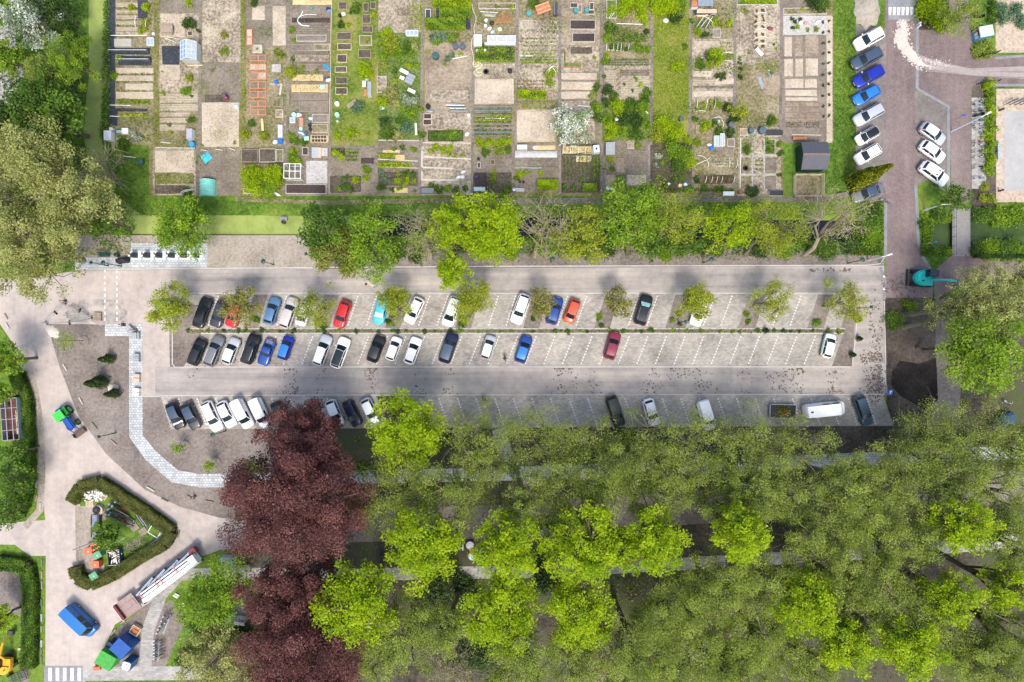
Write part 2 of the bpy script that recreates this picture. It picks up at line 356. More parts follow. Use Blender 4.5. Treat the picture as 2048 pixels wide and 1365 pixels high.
dashes('crossing_marking', (210, 540), (210, 648), 9, 0.2, 0.5); dashes('crossing_marking', (234, 540), (234, 648), 9, 0.2, 0.5)
rect('zebra_bed', 88, 1332, 166, 1364, G_gutter, 5)
for i in range(5): rect('zebra_stripe', 97 + i * 14.6, 1336, 104 + i * 14.6, 1362, G_white, 7)
# ---- kerbs
for ln in ([(150, 540), (430, 537), (1000, 533), (1735, 531), (1760, 528), (1768, 516)], [(376, 587), (1712, 587)], [(366, 734.5), (1700, 734)], [(320, 791), (1770, 789)],
           [(1712, 588), (1712, 660), (1704, 734)], [(1768, 602), (1771, 730)], [(338, 600), (345, 650), (345, 728), (350, 735), (366, 735)],
           [(285, 792), (284, 690), (275, 660), (262, 648)], [(286, 793), (321, 793)], [(402, 667), (1688, 667)], [(380, 658), (1690, 658)]):
    ribbon('kerb', ln, 2.2, G_kerb, 0, z=0.0, zt=0.07)
# ---- footpaths
ribbon('footpath', [(272, 660), (272, 872), (302, 912), (350, 953), (400, 962), (700, 955), (1020, 948), (1400, 934), (1740, 918), (2150, 900)], 27, G_slab, 6)
rect('footpath', 210, 648, 286, 673, G_slab, 7)
ribbon('footpath', [(996, 858), (1012, 905), (1030, 950)], 26, G_slab, 5)
ribbon('footpath', [(1058, 960), (1064, 1010)], 24, G_conc, 5)
sheet('footpath', [(150, 515), (262, 515), (262, 487), (415, 487), (415, 536), (150, 541)], G_slab, 5)
ribbon('footpath', [(2150, 1075), (1750, 1106), (1400, 1126), (1100, 1143), (700, 1150), (440, 1148), (360, 1150), (322, 1190), (296, 1260), (290, 1345)], 25, G_conc, 4)
sheet('footpath', [(165, 1362), (176, 1334), (420, 1332), (420, 1360)], G_conc, 6)
# ---- street on the east side
sheet('street', [(1770, -90), (1835, -90), (1835, 420), (1836, 480), (1842, 510), (1862, 540), (1866, 602), (1768, 602), (1771, 520), (1770, 400)], G_brick, 3)
sheet('street', [(1835, -90), (1930, -90), (1946, 112), (2200, 108), (2200, 165), (1948, 172), (1942, 180), (1942, 400), (1904, 425), (1900, 300), (1895, 218), (1835, 182)], G_brick, 4)
sheet('parking_bays', [(1712, 50), (1772, 58), (1772, 402), (1745, 410), (1712, 400)], G_bay, 4)
sheet('parking_bays', [(1830, 182), (1896, 216), (1894, 372), (1860, 360), (1830, 372)], G_bay, 6)
for i in range(9): ribbon('bay_marking', [(1712, 66 + i * 39 + 28), (1770, 66 + i * 39 - 6)], 2.5, G_brick, 6)
for i in range(4): ribbon('bay_marking', [(1832, 232 + i * 38), (1890, 268 + i * 38)], 2.5, G_brick, 8)
for ln in ([(1834, -60), (1834, 178)], [(1834, 178), (1897, 214), (1897, 380)], [(1831, 370), (1834, 420), (1836, 478), (1842, 508), (1860, 538)], [(1771, 400), (1771, 516)], [(1760, 535), (1770, 560), (1768, 600)]):
    ribbon('street_gutter', ln, 6 if ln[0][0] < 1840 else 5, G_gutter, 8)
rect('speed_table', 1776, -40, 1829, 40, G_gutter, 7)
for i in range(6):
    sheet('table_marking', [(1777 + i * 8.7, 15), (1783 + i * 8.7, 15), (1783 + i * 8.7, 20), (1781.5 + i * 8.7, 31), (1777 + i * 8.7, 31)], G_white, 9)
rect('bike_pad', 1943, 196, 1972, 378, G_conc, 6)
rect('school_yard', 1991, -90, 2200, 106, G_beige, 5); rect('school_yard', 1992, 178, 2200, 405, G_beige, 5)
rect('yard_court', 2008, 223, 2200, 382, G_court, 7)
ribbon('yard_edge', [(1990, 117), (2200, 100)], 5, G_gutter, 8); ribbon('yard_edge', [(1990, 171), (2200, 171)], 5, G_gutter, 8)
sheet('footpath', [(1866, 545), (1902, 512), (1945, 512), (2200, 516), (2200, 552), (1940, 560), (1870, 600)], G_brick, 4)
ribbon('footpath', [(1898, 600), (1898, 720), (1890, 850)], 54, G_dirt, 5)
sheet('garden_border', [(1944, 160), (1992, 160), (1992, 420), (1944, 430)], G_dark, 3)
rect('planting_island', 1838, -20, 1898, 60, G_dark, 6)
# ---- left-hand strip beyond the road
ribbon('sandy_verge', [(45, 690), (70, 780), (82, 860), (84, 950), (80, 1020), (50, 1055)], 14, G_sand, 5)
ribbon('trodden_path', [(40, 1200), (52, 1280), (50, 1365)], 14, G_dirt, 2)
sheet('worn_soil', [(-20, 1122), (46, 1132), (50, 1200), (36, 1230), (-20, 1215)], G_dirt, 2)
sheet('worn_soil', [(182, 1338), (236, 1258), (300, 1200), (330, 1158), (352, 1146), (318, 1188), (286, 1262), (279, 1334)], G_dirt, 2.4)
sheet('worn_soil', [(308, 1215), (345, 1200), (372, 1240), (345, 1300), (330, 1336), (302, 1336), (302, 1262)], G_dirt, 2.4)
sheet('concrete_track', [(-60, -60), (22, -60), (26, 60), (48, 150), (48, 215), (-60, 215)], G_conc, 2)
# ---- sand on the street, builder's sand patches
def blob(cx, cy, rx, ry, n=26, seed=1, rot=0.0, jag=0.16):
    r = random.Random(seed); out = []
    for i in range(n):
        t = 2 * math.pi * i / n; k = 1 + r.uniform(-jag, jag); x = rx * k * math.cos(t); y = ry * k * math.sin(t)
        out.append((cx + x * math.cos(rot) - y * math.sin(rot), cy + x * math.sin(rot) + y * math.cos(rot)))
    return out
def mound(name, cx, cy, rx, ry, hgt, mat, label, cat, seed=1, rot=0.0, group=None, kind=None):
    mb = MB(); rings = 5; n = 26; vs = []
    for k in range(rings):
        s = 1 - k / rings
        z = hgt * (1 - s * s) if hgt > 0 else 0
        for i, p in enumerate(blob(cx, cy, rx * s, ry * s, n, seed, rot)): vs.append((*W(*p), z + 0.03 * (k > 0)))
    fs = [(k * n + i, (k + 1) * n + i, (k + 1) * n + (i + 1) % n, k * n + (i + 1) % n) for k in range(rings - 1) for i in range(n)]
    fs.append(tuple((rings - 1) * n + i for i in range(n))[::-1])
    fs = [f[::-1] for f in fs]
    mb.add(vs, fs); o = mb.build(name, mat, smooth=True); tag(o, label, cat, group, kind); return o
G_spill = gmat('pale_sand', [(0.38, 0.33, 0.28), (0.50, 0.44, 0.38), (0.60, 0.54, 0.47)], 0.5, 3.0, 0.5, bump=0.3)
mound('sand_heap', 1735, 14, 26, 46, 0.7, G_sand, 'low heap of pale brown sand beside the parking bays', 'sand heap', 3)
G_trk = gmat('old_asphalt', [(0.14, 0.13, 0.125), (0.24, 0.215, 0.20), (0.36, 0.32, 0.28), (0.44, 0.385, 0.33)], 0.35, 1.3, 0.3, bump=0.15, lo=0.38, hi=0.62)
sheet('broken_asphalt', blob(190, 622, 62, 26, 22, 5), G_trk, 5)
# thin spilt sand as many small flat patches ("stuff")
def flecks(name, spots, mat, smin, smax, z, seed, label=None):
    r = random.Random(seed); mb = MB()
    for px, py in spots:
        x, y = W(px, py); s = r.uniform(smin, smax); n = 6; t0 = r.random() * 6
        vs = [(x + s * r.uniform(.5, 1.2) * math.cos(t0 + i * 1.047), y + s * r.uniform(.5, 1.2) * math.sin(t0 + i * 1.047), z + r.uniform(0, .004)) for i in range(n)]
        c = (x, y, z + s * 0.18); mb.add(vs + [c], [(i, (i + 1) % n, n) for i in range(n)])
    o = mb.build(name, mat); tag(o, label, None, None, 'stuff'); return o
r = random.Random(4); sp = []
for i in range(900):
    t = r.random() * .8
    if t < 0.3: x, y = 1806 + r.gauss(0, 6), 40 + t / 0.3 * 30
    elif t < 0.72: u = (t - .3) / .42; x, y = 1801 + 44 * u * u + r.gauss(0, 8 - 4 * u), 68 + 66 * u + r.gauss(0, 5)
    else: u = (t - .72) / .28; x, y = 1840 + 205 * u + r.gauss(0, 4), 118 + 26 * u ** .6 + r.gauss(0, 4)
    sp.append((x, y))
flecks('spilt_sand', sp, G_spill, 0.04, 0.15, 0.042, 3)
G_dust = gmat('dusty_brick', [(0.20, 0.165, 0.155), (0.30, 0.255, 0.235), (0.38, 0.33, 0.30)], 0.3, 2.0, 0.4, streak=(.15, 2, 1), ws=.3, bump=0)
for k in range(9): ribbon('dust_streak', [(1836 + k * 2, 110 + k * 4), (1880 + k * 3, 126 + k * 2.6), (1940, 138 + k * 1.6), (2060, 133 + k * 3.2)], 1.2 + (k * 7 % 4), G_dust, 9.2 + k * .1)
sp = [(1801 + 40 * u * u + r.gauss(0, 7 - 3 * u), 66 + 62 * u + r.gauss(0, 5)) for u in [r.random() for _ in range(500)]]
flecks('spilt_sand', sp, G_spill, 0.05, 0.2, 0.05, 9)
sheet('spilt_sand', [(1804, 42), (1808, 40), (1811, 60), (1815, 66), (1813, 80), (1822, 96), (1832, 108), (1838, 118), (1852, 130), (1880, 138), (1850, 135), (1832, 126), (1816, 116), (1804, 106), (1796, 92), (1791, 80), (1790, 68), (1795, 58), (1801, 58)], G_spill, 9.5)
# mud clods on the roads
G_mud = gmat('mud', [(0.10, 0.075, 0.055), (0.16, 0.125, 0.095)], 1, 4, .5, bump=.4)
sp = []
for cx in (390, 570, 590, 640, 740, 745, 838, 895, 1120, 1145, 1190, 1290, 1310, 1345, 1370, 1398, 1425, 1490, 1540, 1562, 1580, 1665, 1674, 1600):
    for cy in (750, 772, 784, 741):
        if r.random() < .8:
            for _ in range(r.randint(3, 15)): sp.append((cx + r.gauss(0, 7), min(788, max(738, cy + r.gauss(0, 6)))))
for _ in range(330): sp.append((r.gauss(1752, 11), r.gauss(762, 20)))
for _ in range(130): sp.append((r.uniform(1720, 1765), r.gauss(716, 6)))
for _ in range(120): sp.append((r.uniform(1735, 1764), r.uniform(600, 710)))
flecks('mud_clods', sp, G_mud, 0.05, 0.17, 0.04, 7)
sp = [(r.uniform(1620, 1700), r.gauss(541, 2)) for _ in range(40)] + [(r.gauss(1800, 22), r.gauss(575, 16)) for _ in range(120)]
flecks('mud_clods', sp, G_mud, 0.05, 0.2, 0.044, 8)
# ---------------------------------------------------------------- vegetation
def leaf_mesh(name, P, size, aspect, mat, rng, up=0.8, lv=None, droop=None):
    """rhombic leaves at points P (n,3)"""
    n = len(P)
    nrm = rng.normal(size=(n, 3)); nrm[:, 2] = np.abs(nrm[:, 2]) + up
    nrm /= np.linalg.norm(nrm, axis=1, keepdims=True)
    t = rng.normal(size=(n, 3)); t -= nrm * (t * nrm).sum(1, keepdims=True); t /= np.linalg.norm(t, axis=1, keepdims=True)
    b = np.cross(nrm, t); sz = size * rng.uniform(0.6, 1.35, (n, 1))
    fold = nrm * sz * 0.12
    v = np.stack([P - t * sz * .5, P + b * sz * aspect * .5 + fold, P + t * sz * .5, P - b * sz * aspect * .5 + fold], 1).reshape(-1, 3)
    me = bpy.data.meshes.new(name); me.vertices.add(4 * n); me.vertices.foreach_set('co', v.astype(np.float32).ravel())
    me.loops.add(4 * n); me.loops.foreach_set('vertex_index', np.arange(4 * n, dtype=np.int32))
    me.polygons.add(n); me.polygons.foreach_set('loop_start', np.arange(0, 4 * n, 4, dtype=np.int32))
    me.update(calc_edges=True); me.materials.append(mat)
    if lv is None: lv = rng.random(n)
    a = me.attributes.new('lv', 'FLOAT', 'POINT'); a.data.foreach_set('value', np.repeat(np.clip(lv, 0, 1), 4).astype(np.float32))
    return me
LEAF = {
 'lime': leafmat('lime_leaves', [(0.14, 0.22, 0.003), (0.255, 0.38, 0.004), (0.37, 0.49, 0.006), (0.48, 0.56, 0.012)], 0.48),
 'fresh': leafmat('fresh_leaves', [(0.07, 0.14, 0.008), (0.14, 0.25, 0.012), (0.23, 0.36, 0.018), (0.33, 0.43, 0.035)], 0.4),
 'olive': leafmat('olive_leaves', [(0.11, 0.155, 0.019), (0.205, 0.27, 0.034), (0.31, 0.385, 0.058), (0.42, 0.48, 0.10)], 0.45),
 'gold': leafmat('gold_green_leaves', [(0.13, 0.15, 0.034), (0.245, 0.265, 0.07), (0.37, 0.38, 0.12), (0.48, 0.48, 0.18)], 0.35),
 'young': leafmat('young_leaves', [(0.14, 0.17, 0.012), (0.24, 0.29, 0.018), (0.34, 0.39, 0.025), (0.42, 0.45, 0.04)], 0.4),
 'beech': leafmat('copper_leaves', [(0.05, 0.018, 0.018), (0.10, 0.036, 0.034), (0.175, 0.067, 0.058), (0.29, 0.125, 0.10)], 0.3),
 'dark': leafmat('dark_leaves', [(0.014, 0.034, 0.007), (0.032, 0.07, 0.01), (0.06, 0.115, 0.015), (0.10, 0.16, 0.025)], 0.25),
 'mid': leafmat('mid_green_leaves', [(0.03, 0.068, 0.008), (0.065, 0.135, 0.012), (0.115, 0.21, 0.016), (0.18, 0.28, 0.03)], 0.35),
 'brown': leafmat('bronze_leaves', [(0.12, 0.115, 0.025), (0.19, 0.185, 0.035), (0.26, 0.26, 0.045), (0.32, 0.33, 0.06)], 0.3),
 'blossom': leafmat('white_blossom', [(0.10, 0.17, 0.03), (0.20, 0.28, 0.08), (0.70, 0.70, 0.64), (0.82, 0.82, 0.78)], 0.25),
 'silver': leafmat('silver_leaves', [(0.07, 0.12, 0.04), (0.16, 0.22, 0.10), (0.38, 0.42, 0.32), (0.66, 0.68, 0.60)], 0.25),
 'conifer': leafmat('conifer_needles', [(0.012, 0.03, 0.008), (0.03, 0.06, 0.012), (0.055, 0.095, 0.02), (0.085, 0.13, 0.03)], 0.15),
 'yellowconifer': leafmat('yellow_needles', [(0.07, 0.09, 0.004), (0.15, 0.17, 0.006), (0.24, 0.26, 0.01), (0.34, 0.34, 0.02)], 0.25),
 'hedge': leafmat('hedge_leaves', [(0.04, 0.055, 0.01), (0.085, 0.105, 0.018), (0.135, 0.15, 0.028), (0.19, 0.175, 0.045)], 0.2),
 'blue': leafmat('grey_green_leaves', [(0.04, 0.09, 0.04), (0.09, 0.17, 0.08), (0.16, 0.25, 0.13), (0.25, 0.33, 0.2)], 0.3),
 'rust': leafmat('rusty_plants', [(0.09, 0.05, 0.02), (0.18, 0.10, 0.03), (0.25, 0.17, 0.04), (0.22, 0.22, 0.05)], 0.3),
}
# kind: (leaf set, leaf size m, aspect, cover, clumps, clump radius frac, bark, clump spread)
KIND = {
 'lime':   ('lime', 0.27, 0.75, 3.6, 150, 0.165, bark),
 'fresh':  ('fresh', 0.28, 0.75, 2.6, 80, 0.19, bark),
 'olive':  ('olive', 0.19, 0.6, 1.5, 76, 0.155, gbark),
 'gold':   ('gold', 0.26, 0.65, 2.5, 110, 0.145, gbark),
 'beech':  ('beech', 0.23, 0.6, 5.0, 230, 0.135, bark),
 'dark':   ('dark', 0.36, 0.7, 3.0, 60, 0.20, bark),
 'mid':    ('mid', 0.36, 0.7, 2.8, 60, 0.20, bark),
 'brown':  ('brown', 0.26, 0.65, 1.7, 60, 0.2, bark),
 'young':  ('young', 0.24, 0.6, 2.2, 60, 0.22, bark),
 'sparse': ('young', 0.20, 0.6, 1.0, 55, 0.22, gbark),
 'bare':   ('young', 0.22, 0.6, 0.16, 60, 0.2, pbark),
 'twiggy': ('olive', 0.2, 0.6, 0.5, 70, 0.2, pbark),
 'silver': ('silver', 0.34, 0.5, 2.6, 50, 0.2, bark),
 'blossom': ('blossom', 0.22, 0.8, 4.5, 110, 0.2, bark),
}
DESC = {'lime': 'lime green maple', 'fresh': 'fresh green leafy', 'olive': 'fine-leaved olive green', 'gold': 'golden green spreading', 'beech': 'copper red beech',
        'dark': 'dark green dense', 'mid': 'mid green leafy', 'brown': 'bronze green fine-leaved', 'young': 'young yellow green', 'sparse': 'young thinly leafed',
        'bare': 'nearly bare pale-branched', 'twiggy': 'grey twiggy thinly leafed', 'silver': 'silvery grey green', 'blossom': 'white blossoming'}
TN = 0
def tree(px, py, rpx, hc, kind, base=None, rz=None, cover=None, seed=None, label=None, name='tree', group='trees', ell=(1, 1), cat='tree', trunk_r=None, leafk=None, size=None):
    global TN; TN += 1
    rng = np.random.default_rng(1000 + TN if seed is None else seed)
    lk, sz, asp, cov, ncl, crf, bk = KIND[kind]
    if cover: cov = cover
    if size: sz = size
    R = rpx / S * (H - hc) / H; rx, ry = R * ell[0], R * ell[1]; rzz = rz or min(R * 0.85, hc * 0.8)
    cx, cy = W(px, py, hc)
    if base: bx, by = W(*base)
    else: bx, by = cx + rng.normal(0, R * .08), cy + rng.normal(0, R * .08)
    C = np.array([cx, cy, hc]); B = np.array([bx, by, 0.0]); top = C - B
    # clump centres
    ncl = int(ncl * (0.6 + 0.4 * min(1.6, R / 5)))
    d = rng.normal(size=(ncl * 3, 3)); d /= np.linalg.norm(d, axis=1, keepdims=True); d = d[d[:, 2] > -0.55][:ncl]
    rad = rng.uniform(0.42, 0.96, (len(d), 1)); rad[: len(d) // 6] *= 0.5
    ph = rng.random(3) * 6.28; th = np.arctan2(d[:, 1], d[:, 0])
    lam = .5 if kind in ('beech', 'lime', 'olive') else 1
    lump = 1 + lam * 0.12 * np.sin(2 * th + ph[0]) + lam * 0.10 * np.sin(3 * th + ph[1]) + 0.07 * np.sin(5 * th + ph[2])
    q = d * rad * lump[:, None]; CL = C + q * np.array([rx, ry, rzz])
    # skeleton
    mb = MB(); tr = trunk_r or max(0.05, 0.022 * (hc + rzz)) * (1.0 if R > 2 else 0.8)
    fork = B + top * 0.52 + rng.normal(0, 0.1, 3); bend = B + top * 0.26 + rng.normal(0, tr * .8, 3); bend[2] = max(bend[2], .3)
    mid = B + top * 0.8
    base_pt = B.copy(); base_pt[2] = -0.1
    mb.tube([base_pt, B + (bend - B) * .12, bend, fork, mid, C + (0, 0, rzz * .5)], [tr * 1.5, tr * 1.1, tr, tr * .8, tr * .5, tr * .15], 7)
    K = 9 if R > 2.5 else 6
    pd = rng.normal(size=(K, 3)); pd /= np.linalg.norm(pd, axis=1, keepdims=True); pd[:, 2] = np.abs(pd[:, 2]) * .6 - .1
    prim = C + pd * np.array([rx, ry, rzz]) * 0.5
    for p in prim:
        s = fork + (mid - fork) * rng.random() if rng.random() < .6 else bend + (fork - bend) * rng.uniform(.5, 1)
        m = s + (p - s) * .5 + (0, 0, -0.06 * R) + rng.normal(0, .05 * R, 3)
        mb.tube([s, m, p], [tr * .5, tr * .38, tr * .26], 5, cap=False)
    nr = np.argmin(((CL[:, None] - prim[None]) ** 2).sum(2), 1)
    for c, k in zip(CL, nr):
        s = prim[k]; m = s + (c - s) * .5 + rng.normal(0, .05 * R, 3)
        mb.tube([s, m, c], [tr * .2, tr * .15, max(.012, tr * .06)], 4, cap=False)
    if kind in ('bare', 'twiggy', 'sparse', 'olive'):
        for c, k in zip(CL, nr):
            for _ in range(5 if kind in ('bare', 'twiggy') else 2):
                e = c + rng.normal(0, crf * R * .9, 3) + (c - C) * .12
                mb.tube([c, (c + e) / 2 + rng.normal(0, .04 * R, 3), e], [max(.022, tr * .09), .02, .012], 3, cap=False)
    # leaves
    la = sz * sz * asp * .5 * 1.03; n = int(cov * math.pi * rx * ry / la); n = max(n, 60)
    w = rng.uniform(.5, 1.5, len(CL)); ci = rng.choice(len(CL), n, p=w / w.sum())
    off = rng.normal(size=(n, 3)); off /= np.linalg.norm(off, axis=1, keepdims=True)
    off *= (rng.random((n, 1)) ** .5) * crf * 1.25 * np.array([R, R, R * .7])
    P = CL[ci] + off; P[:, 2] = np.maximum(P[:, 2], .15)
    cv = rng.random(len(CL)); lv = cv[ci] * .5 + rng.random(n) * .5
    if label is None: label = lab(DESC[kind] + ' tree', px, py)
    t = thing(name, label, cat, (bx, by, 0), 0, group)
    tl = mb.build('trunk', bk, t); tl.location = (-bx, -by, 0)
    lm = leaf_mesh('crown', P, sz, asp, LEAF[leafk or lk], rng, lv=lv)
    o = link('crown', lm, t); o.location = (-bx, -by, 0)
    LMX.append((px, py, R)); return t
LMX = []
def bush(px, py, rpx, kind='mid', h=1.0, label=None, desc=None, group='garden bushes', name='bush', ell=(1, 1), size=0.2, cover=3.0, cat='bush', seed=None):
    global TN; TN += 1
    rng = np.random.default_rng(5000 + TN if seed is None else seed); x, y = W(px, py, h * .6); R = rpx / S
    ncl = max(5, int(14 * R)); d = rng.normal(size=(ncl, 3)); d /= np.linalg.norm(d, axis=1, keepdims=True); d[:, 2] = np.abs(d[:, 2])
    CL = d * rng.uniform(.3, .85, (ncl, 1)) * np.array([R * ell[0], R * ell[1], h * .75]) + (0, 0, h * .2)
    n = max(30, int(cover * math.pi * R * R * ell[0] * ell[1] / (size * size * .36))); ci = rng.integers(0, ncl, n)
    P = CL[ci] + rng.normal(size=(n, 3)) * np.array([R * .2, R * .2, h * .14]); P[:, 2] = np.maximum(P[:, 2], .04)
    lv = rng.random(ncl)[ci] * .45 + rng.random(n) * .55
    sz_ = '' if desc else ('tiny ' if rpx < 5 else 'small ' if rpx < 9 else '' if rpx < 15 else 'broad ')
    t = thing(name, label or lab(sz_ + (desc or {'lime': 'bright lime green bush', 'fresh': 'fresh green bush', 'mid': 'mid green bush', 'dark': 'dark green bush', 'young': 'yellow green bush', 'blossom': 'white flowering bush',
              'olive': 'olive green bush', 'blue': 'grey green leafy clump', 'rust': 'rusty brown plant', 'conifer': 'dark needled shrub', 'hedge': 'dull green shrub', 'silver': 'silvery shrub', 'gold': 'golden green bush', 'brown': 'bronze shrub', 'yellowconifer': 'golden evergreen shrub'}[kind]), px, py), cat, (x, y, 0), 0, group)
    link('foliage', leaf_mesh('foliage', P, size, .72, LEAF[kind], rng, lv=lv), t)
    mb = MB()
    for c in CL[:5]: mb.tube([(0, 0, -.03), (c[0] * .5, c[1] * .5, c[2] * .45), tuple(c * .9)], [.03, .022, .012], 4, cap=False)
    mb.build('stem', bark, t); return t
def hedge(line, wpx, h, kind, label, group=None, name='hedge', size=.16, dens=1.0, core=True):
    """clipped hedge: twiggy core and leaves over top and sides"""
    global TN; TN += 1
    rng = np.random.default_rng(7000 + TN); P2 = [Vector(W(*p)) for p in line]; hw = wpx / S / 2; pts = []; lv = []
    t = thing(name, label, 'hedge', (P2[0].x, P2[0].y, 0), 0, group); o0 = np.array([P2[0].x, P2[0].y, 0])
    for a, b in zip(P2[:-1], P2[1:]):
        d = b - a; L = d.length; u = d / L; nn = Vector((-u.y, u.x)); n = int(dens * L * (2 * hw + 2 * h) * 2.4 / (size * size * .36))
        s = rng.random(n) * L; c = rng.random(n) * (2 * hw + 1.2 * h) - hw - .6 * h
        off = np.clip(c, -hw, hw) + rng.normal(0, .06, n); z = h - np.maximum(np.abs(c) - hw, 0) / .6 + rng.normal(0, .07, n)
        z += .10 * np.sin(s * .8 + TN) + .08 * np.sin(s * 2.1)
        pts.append(np.stack([a.x + u.x * s + nn.x * off, a.y + u.y * s + nn.y * off, np.maximum(z, .05)], 1))
        lv.append(.25 + .3 * np.sin(s * 1.3) * np.sin(off * 4 + s * .7) + rng.random(n) * .5)
    P = np.concatenate(pts) - o0
    link('foliage', leaf_mesh('foliage', P, size, .7, LEAF[kind], rng, lv=np.concatenate(lv)), t)
    if core:
        pl = offset_line([(p.x - o0[0], p.y - o0[1]) for p in P2], hw * .82)
        mb = MB(); poly = [tuple(l) for l, r_ in pl] + [tuple(r_) for l, r_ in pl[::-1]]
        for i in range(len(pl) - 1):
            (l0, r0), (l1, r1) = pl[i], pl[i + 1]; mb.prism([tuple(l0), tuple(r0), tuple(r1), tuple(l1)], -.02, h * .8 - i * .003)
        mb.build('branches', omat('hedge_core', (0.035, 0.035, 0.014), 1.0), t)
    return t
def inside(px, py, poly):
    c = False; j = len(poly) - 1
    for i in range(len(poly)):
        if (poly[i][1] > py) != (poly[j][1] > py) and px < (poly[j][0] - poly[i][0]) * (py - poly[i][1]) / (poly[j][1] - poly[i][1]) + poly[i][0]: c = not c
        j = i
    return c
def scatter(name, poly, n, size, hmax, kind, patch=0.0, seed=1):
    """uncountable ground cover: leaves scattered over a polygon"""
    rng = np.random.default_rng(seed); xs_ = [p[0] for p in poly]; ys_ = [p[1] for p in poly]; out = []
    cs = [(rng.uniform(min(xs_), max(xs_)), rng.uniform(min(ys_), max(ys_))) for _ in range(40)]
    while len(out) < n:
        if patch and rng.random() < patch:
            c = cs[rng.integers(40)]; x, y = c[0] + rng.normal(0, 14), c[1] + rng.normal(0, 10)
        else: x, y = rng.uniform(min(xs_), max(xs_)), rng.uniform(min(ys_), max(ys_))
        if inside(x, y, poly): out.append((x, y))
    xy = np.array([W(*p) for p in out]); z = np.maximum(ground_z(xy[:, 0], xy[:, 1]), -0.4) + rng.random(n) * hmax + .02
    return tag(link(name, leaf_mesh(name, np.column_stack([xy, z]), size, .65, LEAF[kind], rng)), kind='stuff')
# ---------------------------------------------------------------- trees
LM += [(590, 960, 'copper beeches'), (800, 850, 'broad lime maple'), (1650, 820, 'long white van'), (1565, 823, 'plant trailer'), (1225, 690, 'maroon hatchback'), (1047, 699, 'bright blue hatchback'),
       (684, 629, 'red hatchback'), (404, 625, 'black saloon'), (1287, 620, 'black off-roader'), (1041, 618, 'large white off-roader'), (1144, 623, 'orange microcar'), (1658, 692, 'pale mint car'),
       (335, 510, 'waste container row'), (1850, 555, 'turquoise excavator'), (1922, 465, 'footbridge'), (155, 1245, 'blue van'), (300, 1165, 'long white trailer'), (240, 1300, 'coloured containers'),
       (130, 845, 'green tractor'), (250, 1080, 'hedged storage island'), (20, 840, 'steel container wagon'), (1970, 65, 'recycling container'), (1960, 270, 'bicycle stands'), (1620, 315, 'dark shed'),
       (1735, 386, 'grey saloon'), (60, 560, 'western road bend'), (190, 130, 'duckweed ditch'), (1340, 1145, 'park bench'), (950, 1100, 'play equipment'), (1880, 700, 'brown side path'),
       (1330, 930, 'paved woodland footpath'), (900, 950, 'western footpath stretch'), (1700, 940, 'eastern footpath stretch'), (1040, 1050, 'woodland road'), (1550, 1110, 'woodland slab path'), (1950, 840, 'park cargo bike'),
       (25, 1320, 'yellow digger'), (455, 1125, 'grey cabinet'), (320, 1250, 'bicycle racks'), (1410, 525, 'eastern verge lamp'), (1105, 520, 'middle verge lamp'), (530, 525, 'western verge lamp'), (1690, 525, 'street corner signpost'),
       (130, 620, 'barrier fencing'), (1850, 1340, 'southern wood edge'), (1250, 1330, 'southern clearing'), (880, 1180, 'dark yew bushes'), (1990, 1010, 'eastern park edge'), (1230, 823, 'dark green car'), (1413, 831, 'white delivery van')]
WG = 'trees of the wood south of the car park'
# copper beeches
tree(600, 868, 78, 11, 'beech', rz=7, label='copper red beech shading the bottom parking row', group='copper beeches')
tree(596, 1000, 144, 14, 'beech', rz=9, label='largest copper red beech beside the paved footpath', group='copper beeches')
tree(590, 1195, 100, 13, 'beech', rz=7, label='copper red beech between the footpath and grey cabinet', group='copper beeches')
tree(612, 1315, 128, 14, 'beech', rz=8, label='copper red beech at the southern edge of the wood', group='copper beeches')
# lime maples
tree(812, 864, 78, 11, 'lime', rz=6, label='broad lime green maple over the bottom parking row', group=WG)
for x, y, r_ in ((850, 1095, 82), (1015, 1095, 72), (1160, 1095, 82), (1310, 1080, 68), (1482, 1072, 62), (1925, 1052, 62), (715, 1205, 86), (1000, 1225, 84), (1162, 1225, 76), (1612, 1208, 72), (1900, 1195, 58), (1690, 1290, 62), (1812, 1290, 68), (2010, 1172, 52), (1240, 1095, 45)):
    tree(x, y, r_, 14 + (x * 7 % 30) / 10, 'lime', rz=4.5, group=WG)
# fine-leaved olive trees
for x, y, r_ in ((945, 880, 88), (1070, 885, 80), (1180, 892, 82), (1290, 895, 86), (1395, 895, 86), (1500, 890, 86), (1595, 898, 78), (1850, 880, 92), (1960, 880, 88), (1690, 960, 70), (1760, 985, 80), (1480, 940, 70), (1350, 940, 70), (1230, 940, 66), (1900, 930, 80), (2040, 900, 70), (800, 985, 98),
                 (905, 990, 80), (960, 940, 60), (1040, 1000, 48), (1120, 985, 82), (1225, 975, 74), (1320, 985, 80), (1420, 975, 76), (1560, 990, 84), (1690, 1000, 78), (1790, 960, 84), (1880, 970, 80), (2000, 985, 84),
                 (1500, 1000, 62), (1640, 1080, 78), (1760, 1080, 84), (1830, 1080, 60), (2020, 1080, 70), (1440, 1180, 84), (1340, 1215, 88), (1520, 1165, 74), (1265, 1290, 90), (1400, 1300, 90), (1530, 1290, 86), (1755, 1185, 88), (1860, 1210, 60),
                 (1930, 1295, 82), (2025, 1270, 74), (815, 1265, 92), (760, 1310, 66), (1045, 1315, 84), (1150, 1320, 66), (1460, 1340, 70), (1320, 1345, 74), (1610, 1335, 66), (1700, 1225, 66), (1660, 1150, 66), (1985, 1335, 72), (900, 1250, 56)):
    tree(x, y, r_, (9 if y < 900 else 11 if y < 1000 else 13) + (x * 3 % 30) / 10, 'olive', rz=4.2, group=WG, cover=.6 if y < 900 else .9 if y < 1000 else 1.5)
